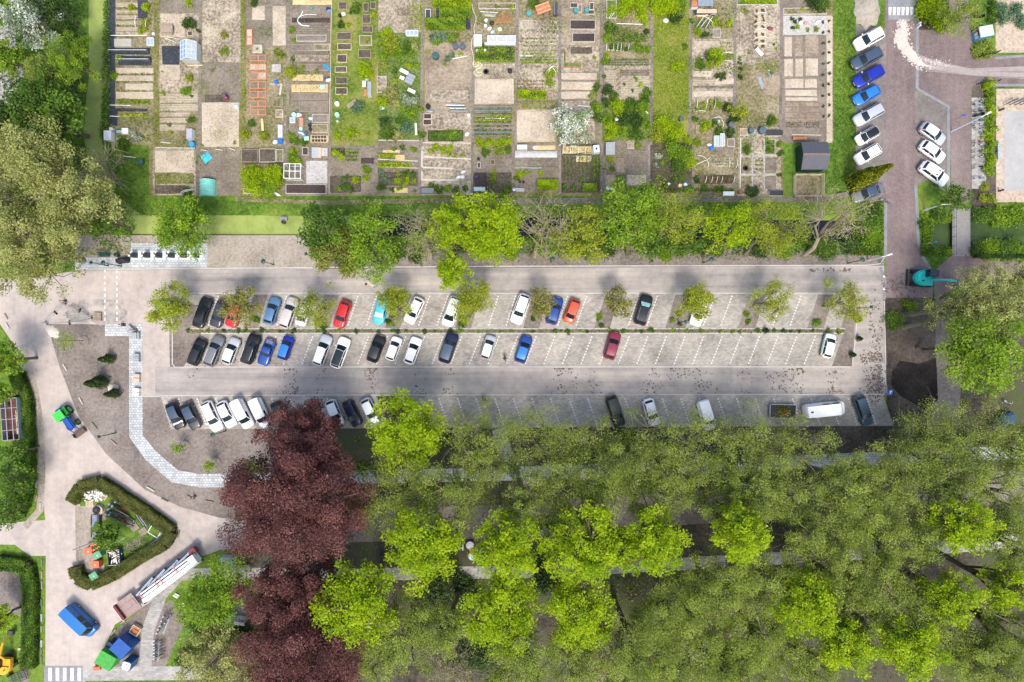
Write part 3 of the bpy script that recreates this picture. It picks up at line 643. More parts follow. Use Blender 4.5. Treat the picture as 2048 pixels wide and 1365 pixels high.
tree(905, 1330, 60, 7, 'bare', rz=4, group=WG, cover=.06); tree(1205, 1330, 50, 8, 'bare', rz=4, group=WG, cover=.3)
for x, y, r_ in ((890, 1160, 42), (930, 1195, 36), (870, 1190, 36), (1090, 1160, 34), (905, 1290, 40), (960, 1320, 34), (1200, 1280, 30)): bush(x, y, r_, 'conifer', 2.2, desc='dark evergreen yew', group='yew bushes in the wood', name='yew_bush', size=.28)
# south-west trees
tree(432, 1188, 72, 7, 'fresh', rz=4, label='fresh green tree over the bicycle racks')
tree(430, 1320, 78, 6, 'gold', rz=4, label='yellow green tree beside the copper beech and bicycle racks', cover=2.0)
tree(535, 1345, 60, 6, 'olive', rz=4, cover=2)
for x, y, r_ in ((410, 1250, 34), (450, 1245, 30), (480, 1290, 34), (370, 1320, 24)): bush(x, y, r_, 'dark', 1.8, group='shrubs near the bicycle racks', size=.26)
# canal row
CG = 'trees along the ditch north of the car park'
tree(655, 465, 58, 7, 'mid', base=(665, 500), rz=4.5, group=CG); tree(690, 510, 60, 6, 'brown', base=(690, 508), rz=4, group=CG, cover=2.2)
tree(740, 490, 74, 8, 'fresh', base=(750, 508), rz=5, group=CG, cover=1.9, leafk='fresh'); tree(850, 470, 62, 8, 'twiggy', base=(862, 515), rz=5, group=CG)
tree(900, 460, 46, 9, 'lime', base=(905, 505), rz=5, group=CG); tree(905, 545, 38, 8, 'lime', base=(912, 512), rz=5, group=CG)
tree(980, 455, 76, 9, 'fresh', base=(985, 505), rz=6, group=CG, leafk='lime', cover=3); tree(1090, 450, 74, 8, 'bare', base=(1070, 512), rz=5, group=CG, cover=.08)
tree(1160, 470, 64, 7, 'fresh', base=(1120, 512), rz=4, group=CG, cover=1.5, leafk='young'); tree(1265, 430, 72, 9, 'lime', base=(1255, 508), rz=5, group=CG, leafk='fresh', cover=2.6)
tree(1345, 430, 62, 8, 'sparse', base=(1298, 512), rz=5, group=CG, cover=1.0); tree(1370, 485, 44, 4, 'mid', base=(1362, 498), rz=3, group=CG)
tree(1455, 460, 54, 8, 'fresh', base=(1406, 512), rz=5, group=CG, cover=2.0, leafk='lime'); tree(1540, 455, 64, 8, 'sparse', base=(1490, 510), rz=5, group=CG, cover=1.5)
tree(1668, 430, 76, 9, 'bare', base=(1612, 508), rz=5.5, group=CG, cover=.14)
tree(1095, 478, 40, 5, 'mid', base=(1060, 512), rz=3, group=CG, leafk='fresh', cover=1.0); tree(1300, 480, 44, 4, 'mid', base=(1290, 508), rz=3, group=CG, cover=1.4)
for i, (x, y, r_) in enumerate(((790, 500, 22), (830, 508, 20), (1020, 500, 22), (1180, 495, 22), (1215, 498, 20), (1330, 505, 18), (1430, 495, 22), (1520, 500, 20), (1570, 498, 20), (1650, 495, 26), (1700, 490, 22), (1745, 470, 24), (1740, 440, 20), (1745, 415, 16), (640, 500, 24), (700, 490, 24))):
    bush(x, y, r_, ('mid', 'dark', 'fresh')[i % 3], .9, group='undergrowth bushes along the ditch', name='ditch_shrub', size=.24)
# fresh tree by the waste containers
tree(362, 458, 62, 6, 'fresh', base=(372, 478), rz=3.5, label='fresh green tree standing behind the underground waste containers', cover=2.6)
# west side
tree(62, 345, 112, 11, 'gold', rz=6); tree(140, 400, 100, 11, 'gold', rz=6); tree(75, 510, 96, 10, 'gold', rz=6); tree(15, 440, 70, 10, 'gold', rz=6)
tree(205, 350, 58, 5, 'bare', rz=3.2, cover=.05, label='bare grey tree leaning over the grass beside the duckweed ditch')
tree(215, 445, 52, 6, 'fresh', rz=4, cover=1.2, leafk='mid'); tree(105, 245, 72, 8, 'mid', rz=5); tree(55, 225, 60, 8, 'dark', rz=5)
tree(100, 195, 50, 7, 'mid', rz=4); tree(60, 45, 58, 6, 'silver', rz=4, label='silvery hawthorn in flower beside the concrete track'); tree(110, 20, 40, 5, 'mid', rz=3, leafk='dark')
tree(150, 125, 52, 6, 'olive', rz=4, cover=2.6, leafk='fresh'); tree(20, 118, 38, 4, 'lime', rz=3, leafk='fresh', cover=3.4); tree(5, 20, 34, 5, 'fresh', rz=3)
tree(90, 150, 46, 6, 'olive', rz=4, cover=2); tree(10, 250, 50, 8, 'dark', rz=4)
for x, y, r_ in ((10, 720, 36), (-5, 790, 30)): tree(x, y, r_, 6, 'lime', rz=3.5, leafk='fresh')
for x, y, r_ in ((22, 960, 44), (10, 1020, 36), (30, 905, 26)): tree(x, y, r_, 5, 'fresh', rz=3, cover=2, leafk='mid')
tree(-5, 1240, 30, 5, 'lime', rz=3)
# car park trees
PG = 'young trees in the car park wedges'
for x, y, r_, k, b in ((338, 615, 46, 'young', (378, 612)), (482, 612, 44, 'brown', (516, 612)), (632, 612, 44, 'sparse', (655, 615)), (788, 606, 38, 'young', (800, 620)), (945, 602, 46, 'young', (945, 620)),
                       (1087, 606, 34, 'brown', (1080, 620)), (1238, 602, 34, 'brown', (1228, 620)), (1392, 602, 42, 'young', (1366, 615)), (1545, 602, 44, 'sparse', (1508, 610)), (1690, 602, 46, 'sparse', (1645, 612))):
    tree(x, y, r_, 4.8, k, base=b, rz=2.3, group=PG, cover={'young': 2.2, 'brown': 1.7, 'sparse': 1.3}[k], ell=(.95, 1.0))
# east side
tree(1905, 397, 32, 4, 'fresh', base=(1884, 404), rz=2.2, label='small fresh green tree on the corner lawn by the footbridge', leafk='mid', cover=2.2)
tree(1925, 28, 46, 6, 'sparse', base=(1882, 60), rz=3, leafk='olive', cover=1.2, label='thin olive leaved tree leaning over the recycling container')
tree(1968, 592, 70, 11, 'olive', base=(1808, 655), rz=5, leafk='gold', label='leaning olive green tree above the turquoise excavator', cover=1.1)
tree(2000, 610, 70, 11, 'gold', rz=5, cover=1.6); tree(1962, 700, 94, 10, 'lime', base=(1832, 697), rz=5, leafk='fresh', label='bright green tree leaning over the brown side path', cover=2.6)
tree(1880, 622, 36, 8, 'sparse', rz=4, cover=.5, leafk='olive'); tree(2040, 560, 44, 9, 'gold', rz=4, cover=1.4)
for x, y, r_ in ((2005, 435, 22), (1970, 432, 20), (2035, 430, 22), (1985, 500, 24), (2020, 500, 26), (1958, 498, 18), (1856, 500, 18), (1880, 430, 20), (1850, 450, 14), (1890, 503, 12), (2045, 505, 20)):
    bush(x, y, r_, 'fresh' if x % 2 else 'mid', 1.0, group='waterside shrubs by the footbridge', name='waterside_shrub', size=.24)
for i, y in enumerate(range(170, 345, 17)): bush(1980 + (i % 2) * 4, y, 13, 'fresh' if i % 3 else 'lime', 1.3, group='shrubs in the border beside the school yard', name='border_shrub', size=.2)
for x, y in ((1972, 375), (1968, 395), (1985, 400)): bush(x, y, 11, 'young', .9, group='shrubs in the border beside the school yard', name='border_shrub', size=.2)
for x, y in ((1963, 92), (1980, 100), (1972, 108), (1958, 104), (1978, 85)): bush(x, y, 13, 'olive', 1.1, group='shrubs around the recycling container', size=.2)
for y in (8, 25, 42): bush(1985, y, 10, 'mid', 1.2, group='shrubs around the recycling container', size=.2)
for x, y in ((2005, 15), (2010, 35), (2035, 20), (2046, 40)): bush(x, y, 17, 'blue', 1.2, group='grey green shrubs in the school yard', size=.2)
for x, y, r_ in ((1870, 22, 34), (1890, 40, 22), (1855, 5, 22)): bush(x, y, r_, 'lime', 1.8, desc='golden green clipped shrub', group='shrubs on the street island', size=.22, cover=4)
bush(1790, 640, 20, 'mid', 1.0, group='undergrowth bushes along the ditch', name='ditch_shrub', size=.22)
bush(1818, 612, 16, 'fresh', 1.0, group='undergrowth bushes along the ditch', name='ditch_shrub', size=.22)
# conifers
def conifer(px, py, h, r0, kind, label, group=None, seed=1, zc=0.0):
    rng = np.random.default_rng(seed); x, y = W(px, py); n = int(900 * r0 * h); u = rng.random(n) ** .8; th = rng.random(n) * 6.283
    lump = 1 + .18 * np.sin(th * 3 + u * 9) + .12 * np.sin(th * 5 - u * 14)
    rr = r0 * (1 - u) ** .75 * lump * rng.uniform(.55, 1.05, n) + .03
    P = np.stack([rr * np.cos(th), rr * np.sin(th), .1 + u * h], 1)
    t = thing('conifer', label, 'tree', (x, y, 0), 0, group)
    link('crown', leaf_mesh('crown', P, .16 + .02 * h, .45, LEAF[kind], rng, up=.3), t)
    MB().tube([(0, 0, -.05), (0, 0, h * .9)], [.05 + .012 * h, .02], 6).build('trunk', bark, t)
    return t
conifer(1708, 366, 10.0, 1.35, 'yellowconifer', 'tall golden columnar conifer between white hatchback and grey saloon', None, 5)
YG = 'young conifers on the bare soil'
conifer(224, 718, 3.3, .75, 'conifer', 'young dark conifer nearest the barrier fencing', YG, 6)
conifer(208, 764, 4.6, 1.0, 'conifer', 'widest young dark conifer on the bare soil', YG, 7)
conifer(236, 786, 3.4, .75, 'conifer', 'young dark conifer beside the pale rubble patch', YG, 8)
for x, y in ((1712, 640), (1715, 678), (1702, 710), (1530, 662)): conifer(x, y, 1.4, .42, 'conifer', lab('small dark fir sapling', x, y), 'fir saplings beside the parking rows', x)
# young planted trees with soil rings
def sapling(px, py, h, label, dx=0):
    x, y = W(px, py); t = thing('sapling', label, 'tree', (x, y, 0), 0, 'newly planted saplings on the bare soil'); rng = np.random.default_rng(int(px))
    MB().tube([(0, 0, -.05), (.05, .03, h * .5), (0, 0, h)], [.05, .04, .015], 5).build('trunk', bark, t)
    P = rng.normal(size=(420, 3)) * (h * .13, h * .13, h * .13) + (0, 0, h * .82)
    link('crown', leaf_mesh('crown', P, .2, .6, LEAF['fresh'], rng), t)
    mb = MB(); mb.lathe((0, 0, 0), [(.85, 0), (.8, .12), (.6, .14), (.45, .05)], 14); mb.build('soil_ring', G_dirt, t)
    return t
sapling(167, 682, 5.0, 'staked young tree in a soil ring near the barrier fencing'); sapling(371, 892, 3.0, 'young tree in a soil ring below the white estate'); sapling(432, 926, 3.0, 'young tree in a soil ring beside the copper beech')
# ground cover
scatter('undergrowth', [(620, 470), (1760, 475), (1762, 512), (640, 505)], 9000, .26, .35, 'mid', .75, 2)
scatter('undergrowth', [(640, 495), (1760, 500), (1760, 522), (640, 522)], 1500, .2, .2, 'mid', .7, 3)
scatter('undergrowth', [(1715, 400), (1765, 405), (1765, 512), (1700, 512)], 3000, .26, .4, 'mid', .3, 4)
scatter('undergrowth', [(1838, 425), (1902, 425), (1902, 446), (1868, 448), (1866, 492), (1902, 494), (1902, 510), (1850, 510)], 2000, .26, .45, 'fresh', .3, 5)
scatter('undergrowth', [(1942, 415), (2060, 415), (2060, 448), (1942, 446)], 2600, .26, .5, 'mid', .3, 6)
scatter('undergrowth', [(1942, 490), (2060, 492), (2060, 516), (1942, 514)], 2600, .26, .5, 'fresh', .3, 7)
scatter('undergrowth', [(480, 870), (1790, 860), (2060, 840), (2060, 1370), (500, 1370)], 15000, .3, .3, 'mid', .85, 8)
scatter('undergrowth', [(1200, 1150), (1700, 1130), (1700, 1330), (1200, 1330)], 6000, .26, .25, 'fresh', .6, 9)
scatter('undergrowth', [(-20, 0), (170, 0), (165, 330), (230, 470), (-20, 470)], 9000, .3, .5, 'dark', .5, 10)
scatter('undergrowth', [(205, 0), (222, 0), (222, 280), (200, 280)], 1800, .22, .4, 'mid', .2, 11)
scatter('undergrowth', [(160, 500), (262, 490), (260, 512), (160, 512)], 300, .2, .2, 'olive', .4, 12)
scatter('grass_tufts', [(215, 392), (1700, 395), (1700, 432), (240, 432)], 9000, .14, .12, 'mid', .3, 13)
scatter('grass_tufts', [(1665, -5), (1710, -5), (1710, 395), (1665, 395)], 5000, .14, .14, 'mid', .2, 14)
# shrubs in the planting strip and wedges
rg = random.Random(5); x = 375
while x < 1690:
    k = rg.choice(['dark', 'conifer', 'fresh', 'mid', 'mid']); bush(x, 662.5 + rg.uniform(-1.5, 1.5), rg.uniform(3, 7), k, rg.uniform(.3, .6), desc={'dark': 'small dark green shrub', 'conifer': 'small needled shrub', 'fresh': 'small fresh green shrub', 'mid': 'small leafy green shrub'}[k], group='shrubs in the strip between parking rows', name='planting_shrub', size=.13)
    x += rg.uniform(8, 46)
for a, b, c, d in zip(BAYS[:-1], BAYS[1:], range(9), range(9)):
    xm = (a[3] + b[2]) / 2
    for k in range(3): bush(xm + rg.uniform(-12, 14), 638 + rg.uniform(-10, 14), rg.uniform(5, 9), rg.choice(['dark', 'fresh', 'mid']), .5, group='shrubs in the parking wedges', name='planting_shrub', size=.13, desc='low wedge shrub')
scatter('dry_litter', [(375, 658), (1690, 658), (1690, 666), (375, 666)], 5000, .13, .1, 'brown', .4, 15)
scatter('dry_litter', [(375, 658), (1690, 658), (1690, 667), (375, 667)], 2200, .14, .15, 'mid', .6, 16)
# hedges
hedge([(1, 1122), (60, 1130), (68, 1180), (66, 1260), (64, 1332)], 26, 1.1, 'mid', 'green hedge along the road below the side lane', size=.2)
hedge([(40, 745), (58, 800), (62, 870), (60, 960), (50, 1015), (30, 1030)], 24, 1.2, 'mid', 'green hedge curving along the road by the container wagon', size=.2)
hedge([(150, 1002), (168, 972), (205, 962), (240, 985), (300, 1025), (348, 1060), (335, 1085), (290, 1110), (235, 1145), (190, 1165), (162, 1152), (158, 1130)], 22, 1.1, 'hedge', 'clipped brownish green hedge enclosing the storage island', size=.14)
sheet('island_lawn', [(160, 1000), (205, 975), (240, 1000), (335, 1062), (235, 1135), (180, 1155), (165, 1130)], G_grass, 6)
sheet('island_paving', [(150, 1014), (205, 1008), (212, 1040), (190, 1045), (190, 1122), (208, 1125), (210, 1150), (172, 1150), (152, 1120)], G_sand, 7)
hedge([(1945, 513.5), (2100, 515)], 5, .9, 'dark', 'low dark hedge along the eastern ditch path', size=.18)
# ---------------------------------------------------------------- cars
# kind: L, W, H, hood end, screen top, roof rear, rear glass base (fractions of length from the front), belt height
CARS = {'hatch': (4.05, 1.76, 1.48, .27, .44, .84, .965, .93), 'small': (3.55, 1.64, 1.5, .22, .39, .86, .975, .95), 'estate': (4.65, 1.82, 1.5, .27, .42, .89, .975, .95),
        'suv': (4.5, 1.88, 1.68, .27, .41, .87, .965, 1.05), 'saloon': (4.65, 1.82, 1.45, .29, .45, .70, .86, .94), 'mpv': (4.45, 1.84, 1.68, .20, .38, .90, .98, 1.02),
        'caddy': (4.45, 1.82, 1.85, .21, .35, .985, .998, 1.05), 'van': (5.95, 2.05, 2.5, .10, .20, .985, .998, 1.35), 'roadster': (3.95, 1.7, 1.26, .37, .50, .68, .80, .86)}
CARM = {}
def car_parts(kind):
    if kind in CARM: return CARM[kind]
    L, Wd, Hh, th, tw, tr_, tb, belt = CARS[kind]; hw = Wd / 2; Y = lambda t: L / 2 - t * L
    out = []
    # lower body
    mb = MB(); ts = [0, .012, .035, .08, .15, th, .4, .5, .6, .75, .85, .92, .965, .988, 1]; rows = []
    noseh = belt * (.70 if kind not in ('van', 'caddy', 'mpv') else .8)
    for t in ts:
        w = hw * (1 - abs(2 * t - 1) ** 13 * .34)
        if t <= th: zt = noseh + (belt - noseh) * (t / th) ** .55
        else: zt = belt - (.05 if t > tb else 0) - (.06 if t > .985 else 0)
        if t == 0: zt -= .09
        zb = .24 if 0 < t < 1 else .36
        half = [(w * .90, zb), (w, .48), (w * .99, zt * .86), (w * .92, zt - .015), (w * .55, zt + .015), (0, zt + .03)]
        ring = half + [(-x, z) for x, z in half[-2::-1]]
        rows.append([(x, Y(t), z) for x, z in ring])
    n = len(rows[0]); vs = [v for r_ in rows for v in r_]
    fs = [(i * n + j, i * n + j + 1, (i + 1) * n + j + 1, (i + 1) * n + j) for i in range(len(ts) - 1) for j in range(n - 1)]
    fs += [(i * n + n - 1, i * n, (i + 1) * n, (i + 1) * n + n - 1) for i in range(len(ts) - 1)]
    fs += [tuple(range(n))[::-1], tuple((len(ts) - 1) * n + j for j in range(n))]
    mb.add(vs, fs)
    # cabin shell
    xs5 = (-1, -.55, 0, .55, 1)
    bw, rw = .875 * hw, (.70 if kind not in ('van', 'caddy') else .80) * hw
    def row(t, z, w, bulge, crown): return [(x * w, Y(t) + bulge * (1 - x * x), z + crown * (1 - x * x)) for x in xs5]
    path = [row(th, belt, bw, .10, .02), row(tw, Hh - .05, rw, .07, .035)]
    nr = 4
    for i in range(1, nr): u = i / nr; path.append(row(tw + (tr_ - tw) * u, Hh - .05 + .04 * math.sin(math.pi * u), rw * 1.01, .07 * (1 - u) - .04 * u, .035))
    path += [row(tr_, Hh - .07, rw * .98, -.04, .03), row(tb, belt - .01, bw * .95, -.07, .02)]
    k = len(path); vs = [v for r_ in path for v in r_]
    mb.add(vs, [(i * 5 + j, (i + 1) * 5 + j, (i + 1) * 5 + j + 1, i * 5 + j + 1)[::-1] for i in range(k - 1) for j in range(4)])
    for s in (0, 4):
        sd_ = [path[i][s] for i in range(k)]; mb.add(sd_, [tuple(range(k)) if s == 0 else tuple(range(k))[::-1]])
    out.append(('body', mb.mesh('body', [white], True), 'paint'))
    # roof panel
    mb = MB(); rr = [[(x, y, z + .008) for x, y, z in r_] for r_ in path[1:-1]]
    rr = [[(x * .97, y, z) for x, y, z in r_] for r_ in rr]
    mb.add([v for r_ in rr for v in r_], [(i * 5 + j, i * 5 + j + 1, (i + 1) * 5 + j + 1, (i + 1) * 5 + j) for i in range(len(rr) - 1) for j in range(4)][::1])
    mb.f = [f[::-1] for f in mb.f]
    out.append(('roof', mb.mesh('roof', [white], True), 'roof'))
    def pane(a, b, u0, u1, m, up):
        # pane between rows a and b of the cabin path, inset
        mb = MB(); q = []
        for u in (u0, u1):
            for j in range(5):
                x = xs5[j] * m; jf = (x + 1) / 2 * 4; j0 = min(3, int(jf)); f = (jf - j0)
                # piecewise along xs5
                for jj in range(4):
                    if xs5[jj] <= x <= xs5[jj + 1]: j0 = jj; f = (x - xs5[jj]) / (xs5[jj + 1] - xs5[jj]); break
                A = Vector(a[j0]).lerp(Vector(a[j0 + 1]), f); Bv = Vector(b[j0]).lerp(Vector(b[j0 + 1]), f)
                p = A.lerp(Bv, u); q.append((p.x, p.y + up[0], p.z + up[1]))
        mb.add(q, [(j, 5 + j, 6 + j, j + 1)[::-1] for j in range(4)]); return mb.mesh('pane', [glassd], True)
    out.append(('windshield', pane(path[0], path[1], .04, .95, .92, (.008, .010)), 'glass'))
    if kind not in ('van', 'caddy'): out.append(('rear_window', pane(path[-1], path[-2], .32 if kind not in ('saloon', 'roadster') else .1, .93, .86, (-.008, .010)), 'glass'))
    yB = Y((th + tr_) / 2 + .04)
    def side(s, y0b, y1b, y0t, y1t):
        mb = MB(); z0, z1 = belt + .06, Hh - .13; f0 = .06 / (Hh - belt - .05); f1 = 1 - .08 / (Hh - belt)
        x0, x1 = bw + (rw - bw) * f0 + .012, bw + (rw - bw) * f1 + .012
        p = [(s * x0, y0b, z0), (s * x0, y1b, z0), (s * x1, y1t, z1), (s * x1, y0t, z1)]
        mb.add(p, [(0, 1, 2, 3) if s > 0 else (3, 2, 1, 0)]); return mb.mesh('side_pane', [glassd])
    yf0, yf1 = Y(th + .035), Y(tw + .02)
    if kind in ('van', 'caddy'):
        yB = Y(tw + .16); panes = [(yB, yf0, yB, yf1)] + ([(yB - 1.35, yB - .25, yB - 1.35, yB - .25)] if kind == 'van' else [])
    elif kind == 'roadster': panes = [(Y(tr_ + .02), yf0, Y(tr_ - .01), yf1)]
    else: panes = [(yB + .05, yf0, yB + .05, yf1), (Y(tb - .05), yB - .05, Y(tr_ - .015), yB - .05)]
    for s in (1, -1):
        for a in panes: out.append(('side_window', side(s, *a), 'glass'))
    # lamps, mirrors, wheels
    for s in (1, -1):
        mb = MB(); mb.box((s * hw * .66, Y(.045), noseh - .10), (.34, .24, .09), s * -.25, tx=.8, ty=.8); out.append(('headlight', mb.mesh('headlight', [lens], True), 'lens'))
        mb = MB(); mb.box((s * hw * .74, Y(.982), belt - .16), (.24, .14, .14), s * .2, tx=.9, ty=.9); out.append(('tail_light', mb.mesh('tail_light', [redp], True), 'red'))
        mb = MB(); mb.box((s * (hw + .07), Y(th + .06), belt - .02), (.2, .12, .14), s * .15, tx=.7, ty=.7); mb.bar((s * hw * .86, Y(th + .06), belt + .03), (s * hw, Y(th + .06), belt + .05), .05, .05)
        out.append(('mirror', mb.mesh('mirror', [white], True), 'mirror'))
        for t in (.185, .80):
            mb = MB(); r0 = .33 if kind in ('suv', 'van') else .30; xw = s * (hw - .10)
            mb.tube([(xw - .1, Y(t), r0), (xw + .1, Y(t), r0)], r0, 14, 0); rm = MB(); rm.tube([(xw + s * .085, Y(t), r0), (xw + s * .108, Y(t), r0)], r0 * .6, 10)
            out.append(('wheel', mb.mesh('wheel', [rubber]), rm.mesh('rim', [steel])))
    CARM[kind] = out; return out
PAINT = {}
def paint(name, c, metal=.35):
    if name not in PAINT: PAINT[name] = omat('paint_' + name, c, .35, metal * .6, .06, 1.2, coat=.3)
    return PAINT[name]
for nme, c, mt in (('black', (.007, .007, .009), .0), ('white', (.80, .80, .79), 0), ('silver', (.48, .50, .53), .6), ('grey', (.035, .038, .044), .2), ('midgrey', (.16, .165, .175), .5), ('red', (.50, .012, .018), .1), ('blue', (.012, .055, .26), .3),
                   ('brightblue', (.01, .16, .62), .2), ('steelblue', (.09, .19, .34), .4), ('slate', (.05, .075, .12), .4), ('navy', (.006, .011, .034), .1), ('orange', (.62, .07, .025), .1), ('maroon', (.20, .018, .045), .2),
                   ('beige', (.52, .46, .43), .4), ('mint', (.66, .74, .66), 0), ('skyblue', (.03, .42, .58), .1), ('darkgreen', (.014, .032, .022), .3), ('teal', (.04, .085, .11), .3), ('deepblue', (.006, .02, .30), .2)): paint(nme, c, mt)
def car(px, py, head, kind, col, label, roof=None, mirror=None, extra=None, group='parked cars', cat='car', scale=1.0, hood=None):
    name = {'van': 'panel_van', 'caddy': 'delivery_van', 'roadster': 'convertible'}.get(kind, 'parked_car')
    x, y = W(px, py, .9 if kind != 'van' else 1.3)
    t = thing(name, label, cat, (x, y, .03), -math.radians(head), group); t.scale = (scale, scale, scale)
    P = PAINT[col]; Rf = PAINT[roof] if roof in PAINT else (glassd if roof == 'glass' else P)
    for pn, me, role in car_parts(kind):
        o = link(pn, me, t)
        if pn == 'wheel': link('rim', role, o); continue
        mt = {'paint': P, 'roof': Rf, 'mirror': PAINT[mirror] if mirror else P}.get(role)
        if mt: o.material_slots[0].link = 'OBJECT'; o.material_slots[0].material = mt
    L, Wd, Hh, th, tw, tr_, tb, belt = CARS[kind]; Y = lambda q: L / 2 - q * L
    e = extra or ''
    if 'rails' in e:
        for s in (1, -1): MB().tube([(s * Wd * .33, Y(tw + .04), Hh - .02), (s * Wd * .34, Y(tw + .08), Hh + .03), (s * Wd * .34, Y(tr_ - .06), Hh + .02), (s * Wd * .33, Y(tr_ - .02), Hh - .05)], .022, 5).build('roof_rail', steel if 'dark' not in e else black, t)
    if 'sunroof' in e: MB().box((0, Y(tw + .12), Hh - .02), (Wd * .5, L * .16, .025)).build('sunroof', glassd, t)
    if 'sunshade' in e:
        mb = MB(); z0, z1 = belt + .1, Hh - .04; y0, y1 = Y(th) + .06, Y(tw) + .10
        mb.add([(-Wd * .38, y0, z0), (Wd * .38, y0, z0), (Wd * .30, y1, z1 + .02), (-Wd * .30, y1, z1 + .02), (-Wd * .38, y0 - .02, z0 - .02), (Wd * .38, y0 - .02, z0 - .02), (Wd * .30, y1 - .02, z1), (-Wd * .30, y1 - .02, z1)],
               [(0, 1, 2, 3), (7, 6, 5, 4), (0, 4, 5, 1), (1, 5, 6, 2), (2, 6, 7, 3), (3, 7, 4, 0)])
        mb.build('sunshade', omat('teal_foil', (.30, .62, .60), .4) if 'teal' in e else white, t)
    if 'stripes' in e:
        for s in (.11, -.11): MB().bar((s, Y(.03), belt * .76 + .035), (s, Y(th - .03), belt + .035), .1, .012).build('bonnet_stripe', black, t)
    if 'rack' in e:
        for i in range(4): MB().tube([(-.45, Y(.86) - i * .13, belt + .1), (.45, Y(.86) - i * .13, belt + .1)], .025, 5).build('rack_bar', steel, t)
        for s in (-.4, .4): MB().tube([(s, Y(.85), belt + .02), (s, Y(.85), belt + .09), (s, Y(.97), belt + .09), (s, Y(.97), belt)], .02, 5).build('rack_rail', steel, t)
    if hood:
        mb = MB(); mb.add([(-Wd * .40, Y(.07), belt * .80 + .02), (Wd * .40, Y(.07), belt * .80 + .02), (Wd * .42, Y(th - .01), belt + .012), (-Wd * .42, Y(th - .01), belt + .012), (0, Y(.06), belt * .80 + .05), (0, Y(th - .01), belt + .04)], [(0, 4, 5, 3), (4, 1, 2, 5)])
        mb.build('bonnet', PAINT[hood], t)
    if 'hatchbox' in e: MB().box((0, Y(.9), Hh - .005), (.22, .38, .05)).build('roof_vent', black, t)
    # number plates
    for tq, zz in ((-.001, .5), (1.001, .7)): MB().box((0, Y(tq), zz), (.5, .03, .11)).build('number_plate', omat('yellow_plate', (.75, .55, .05), .5), t)
    return t
U, Lr = 20, 20
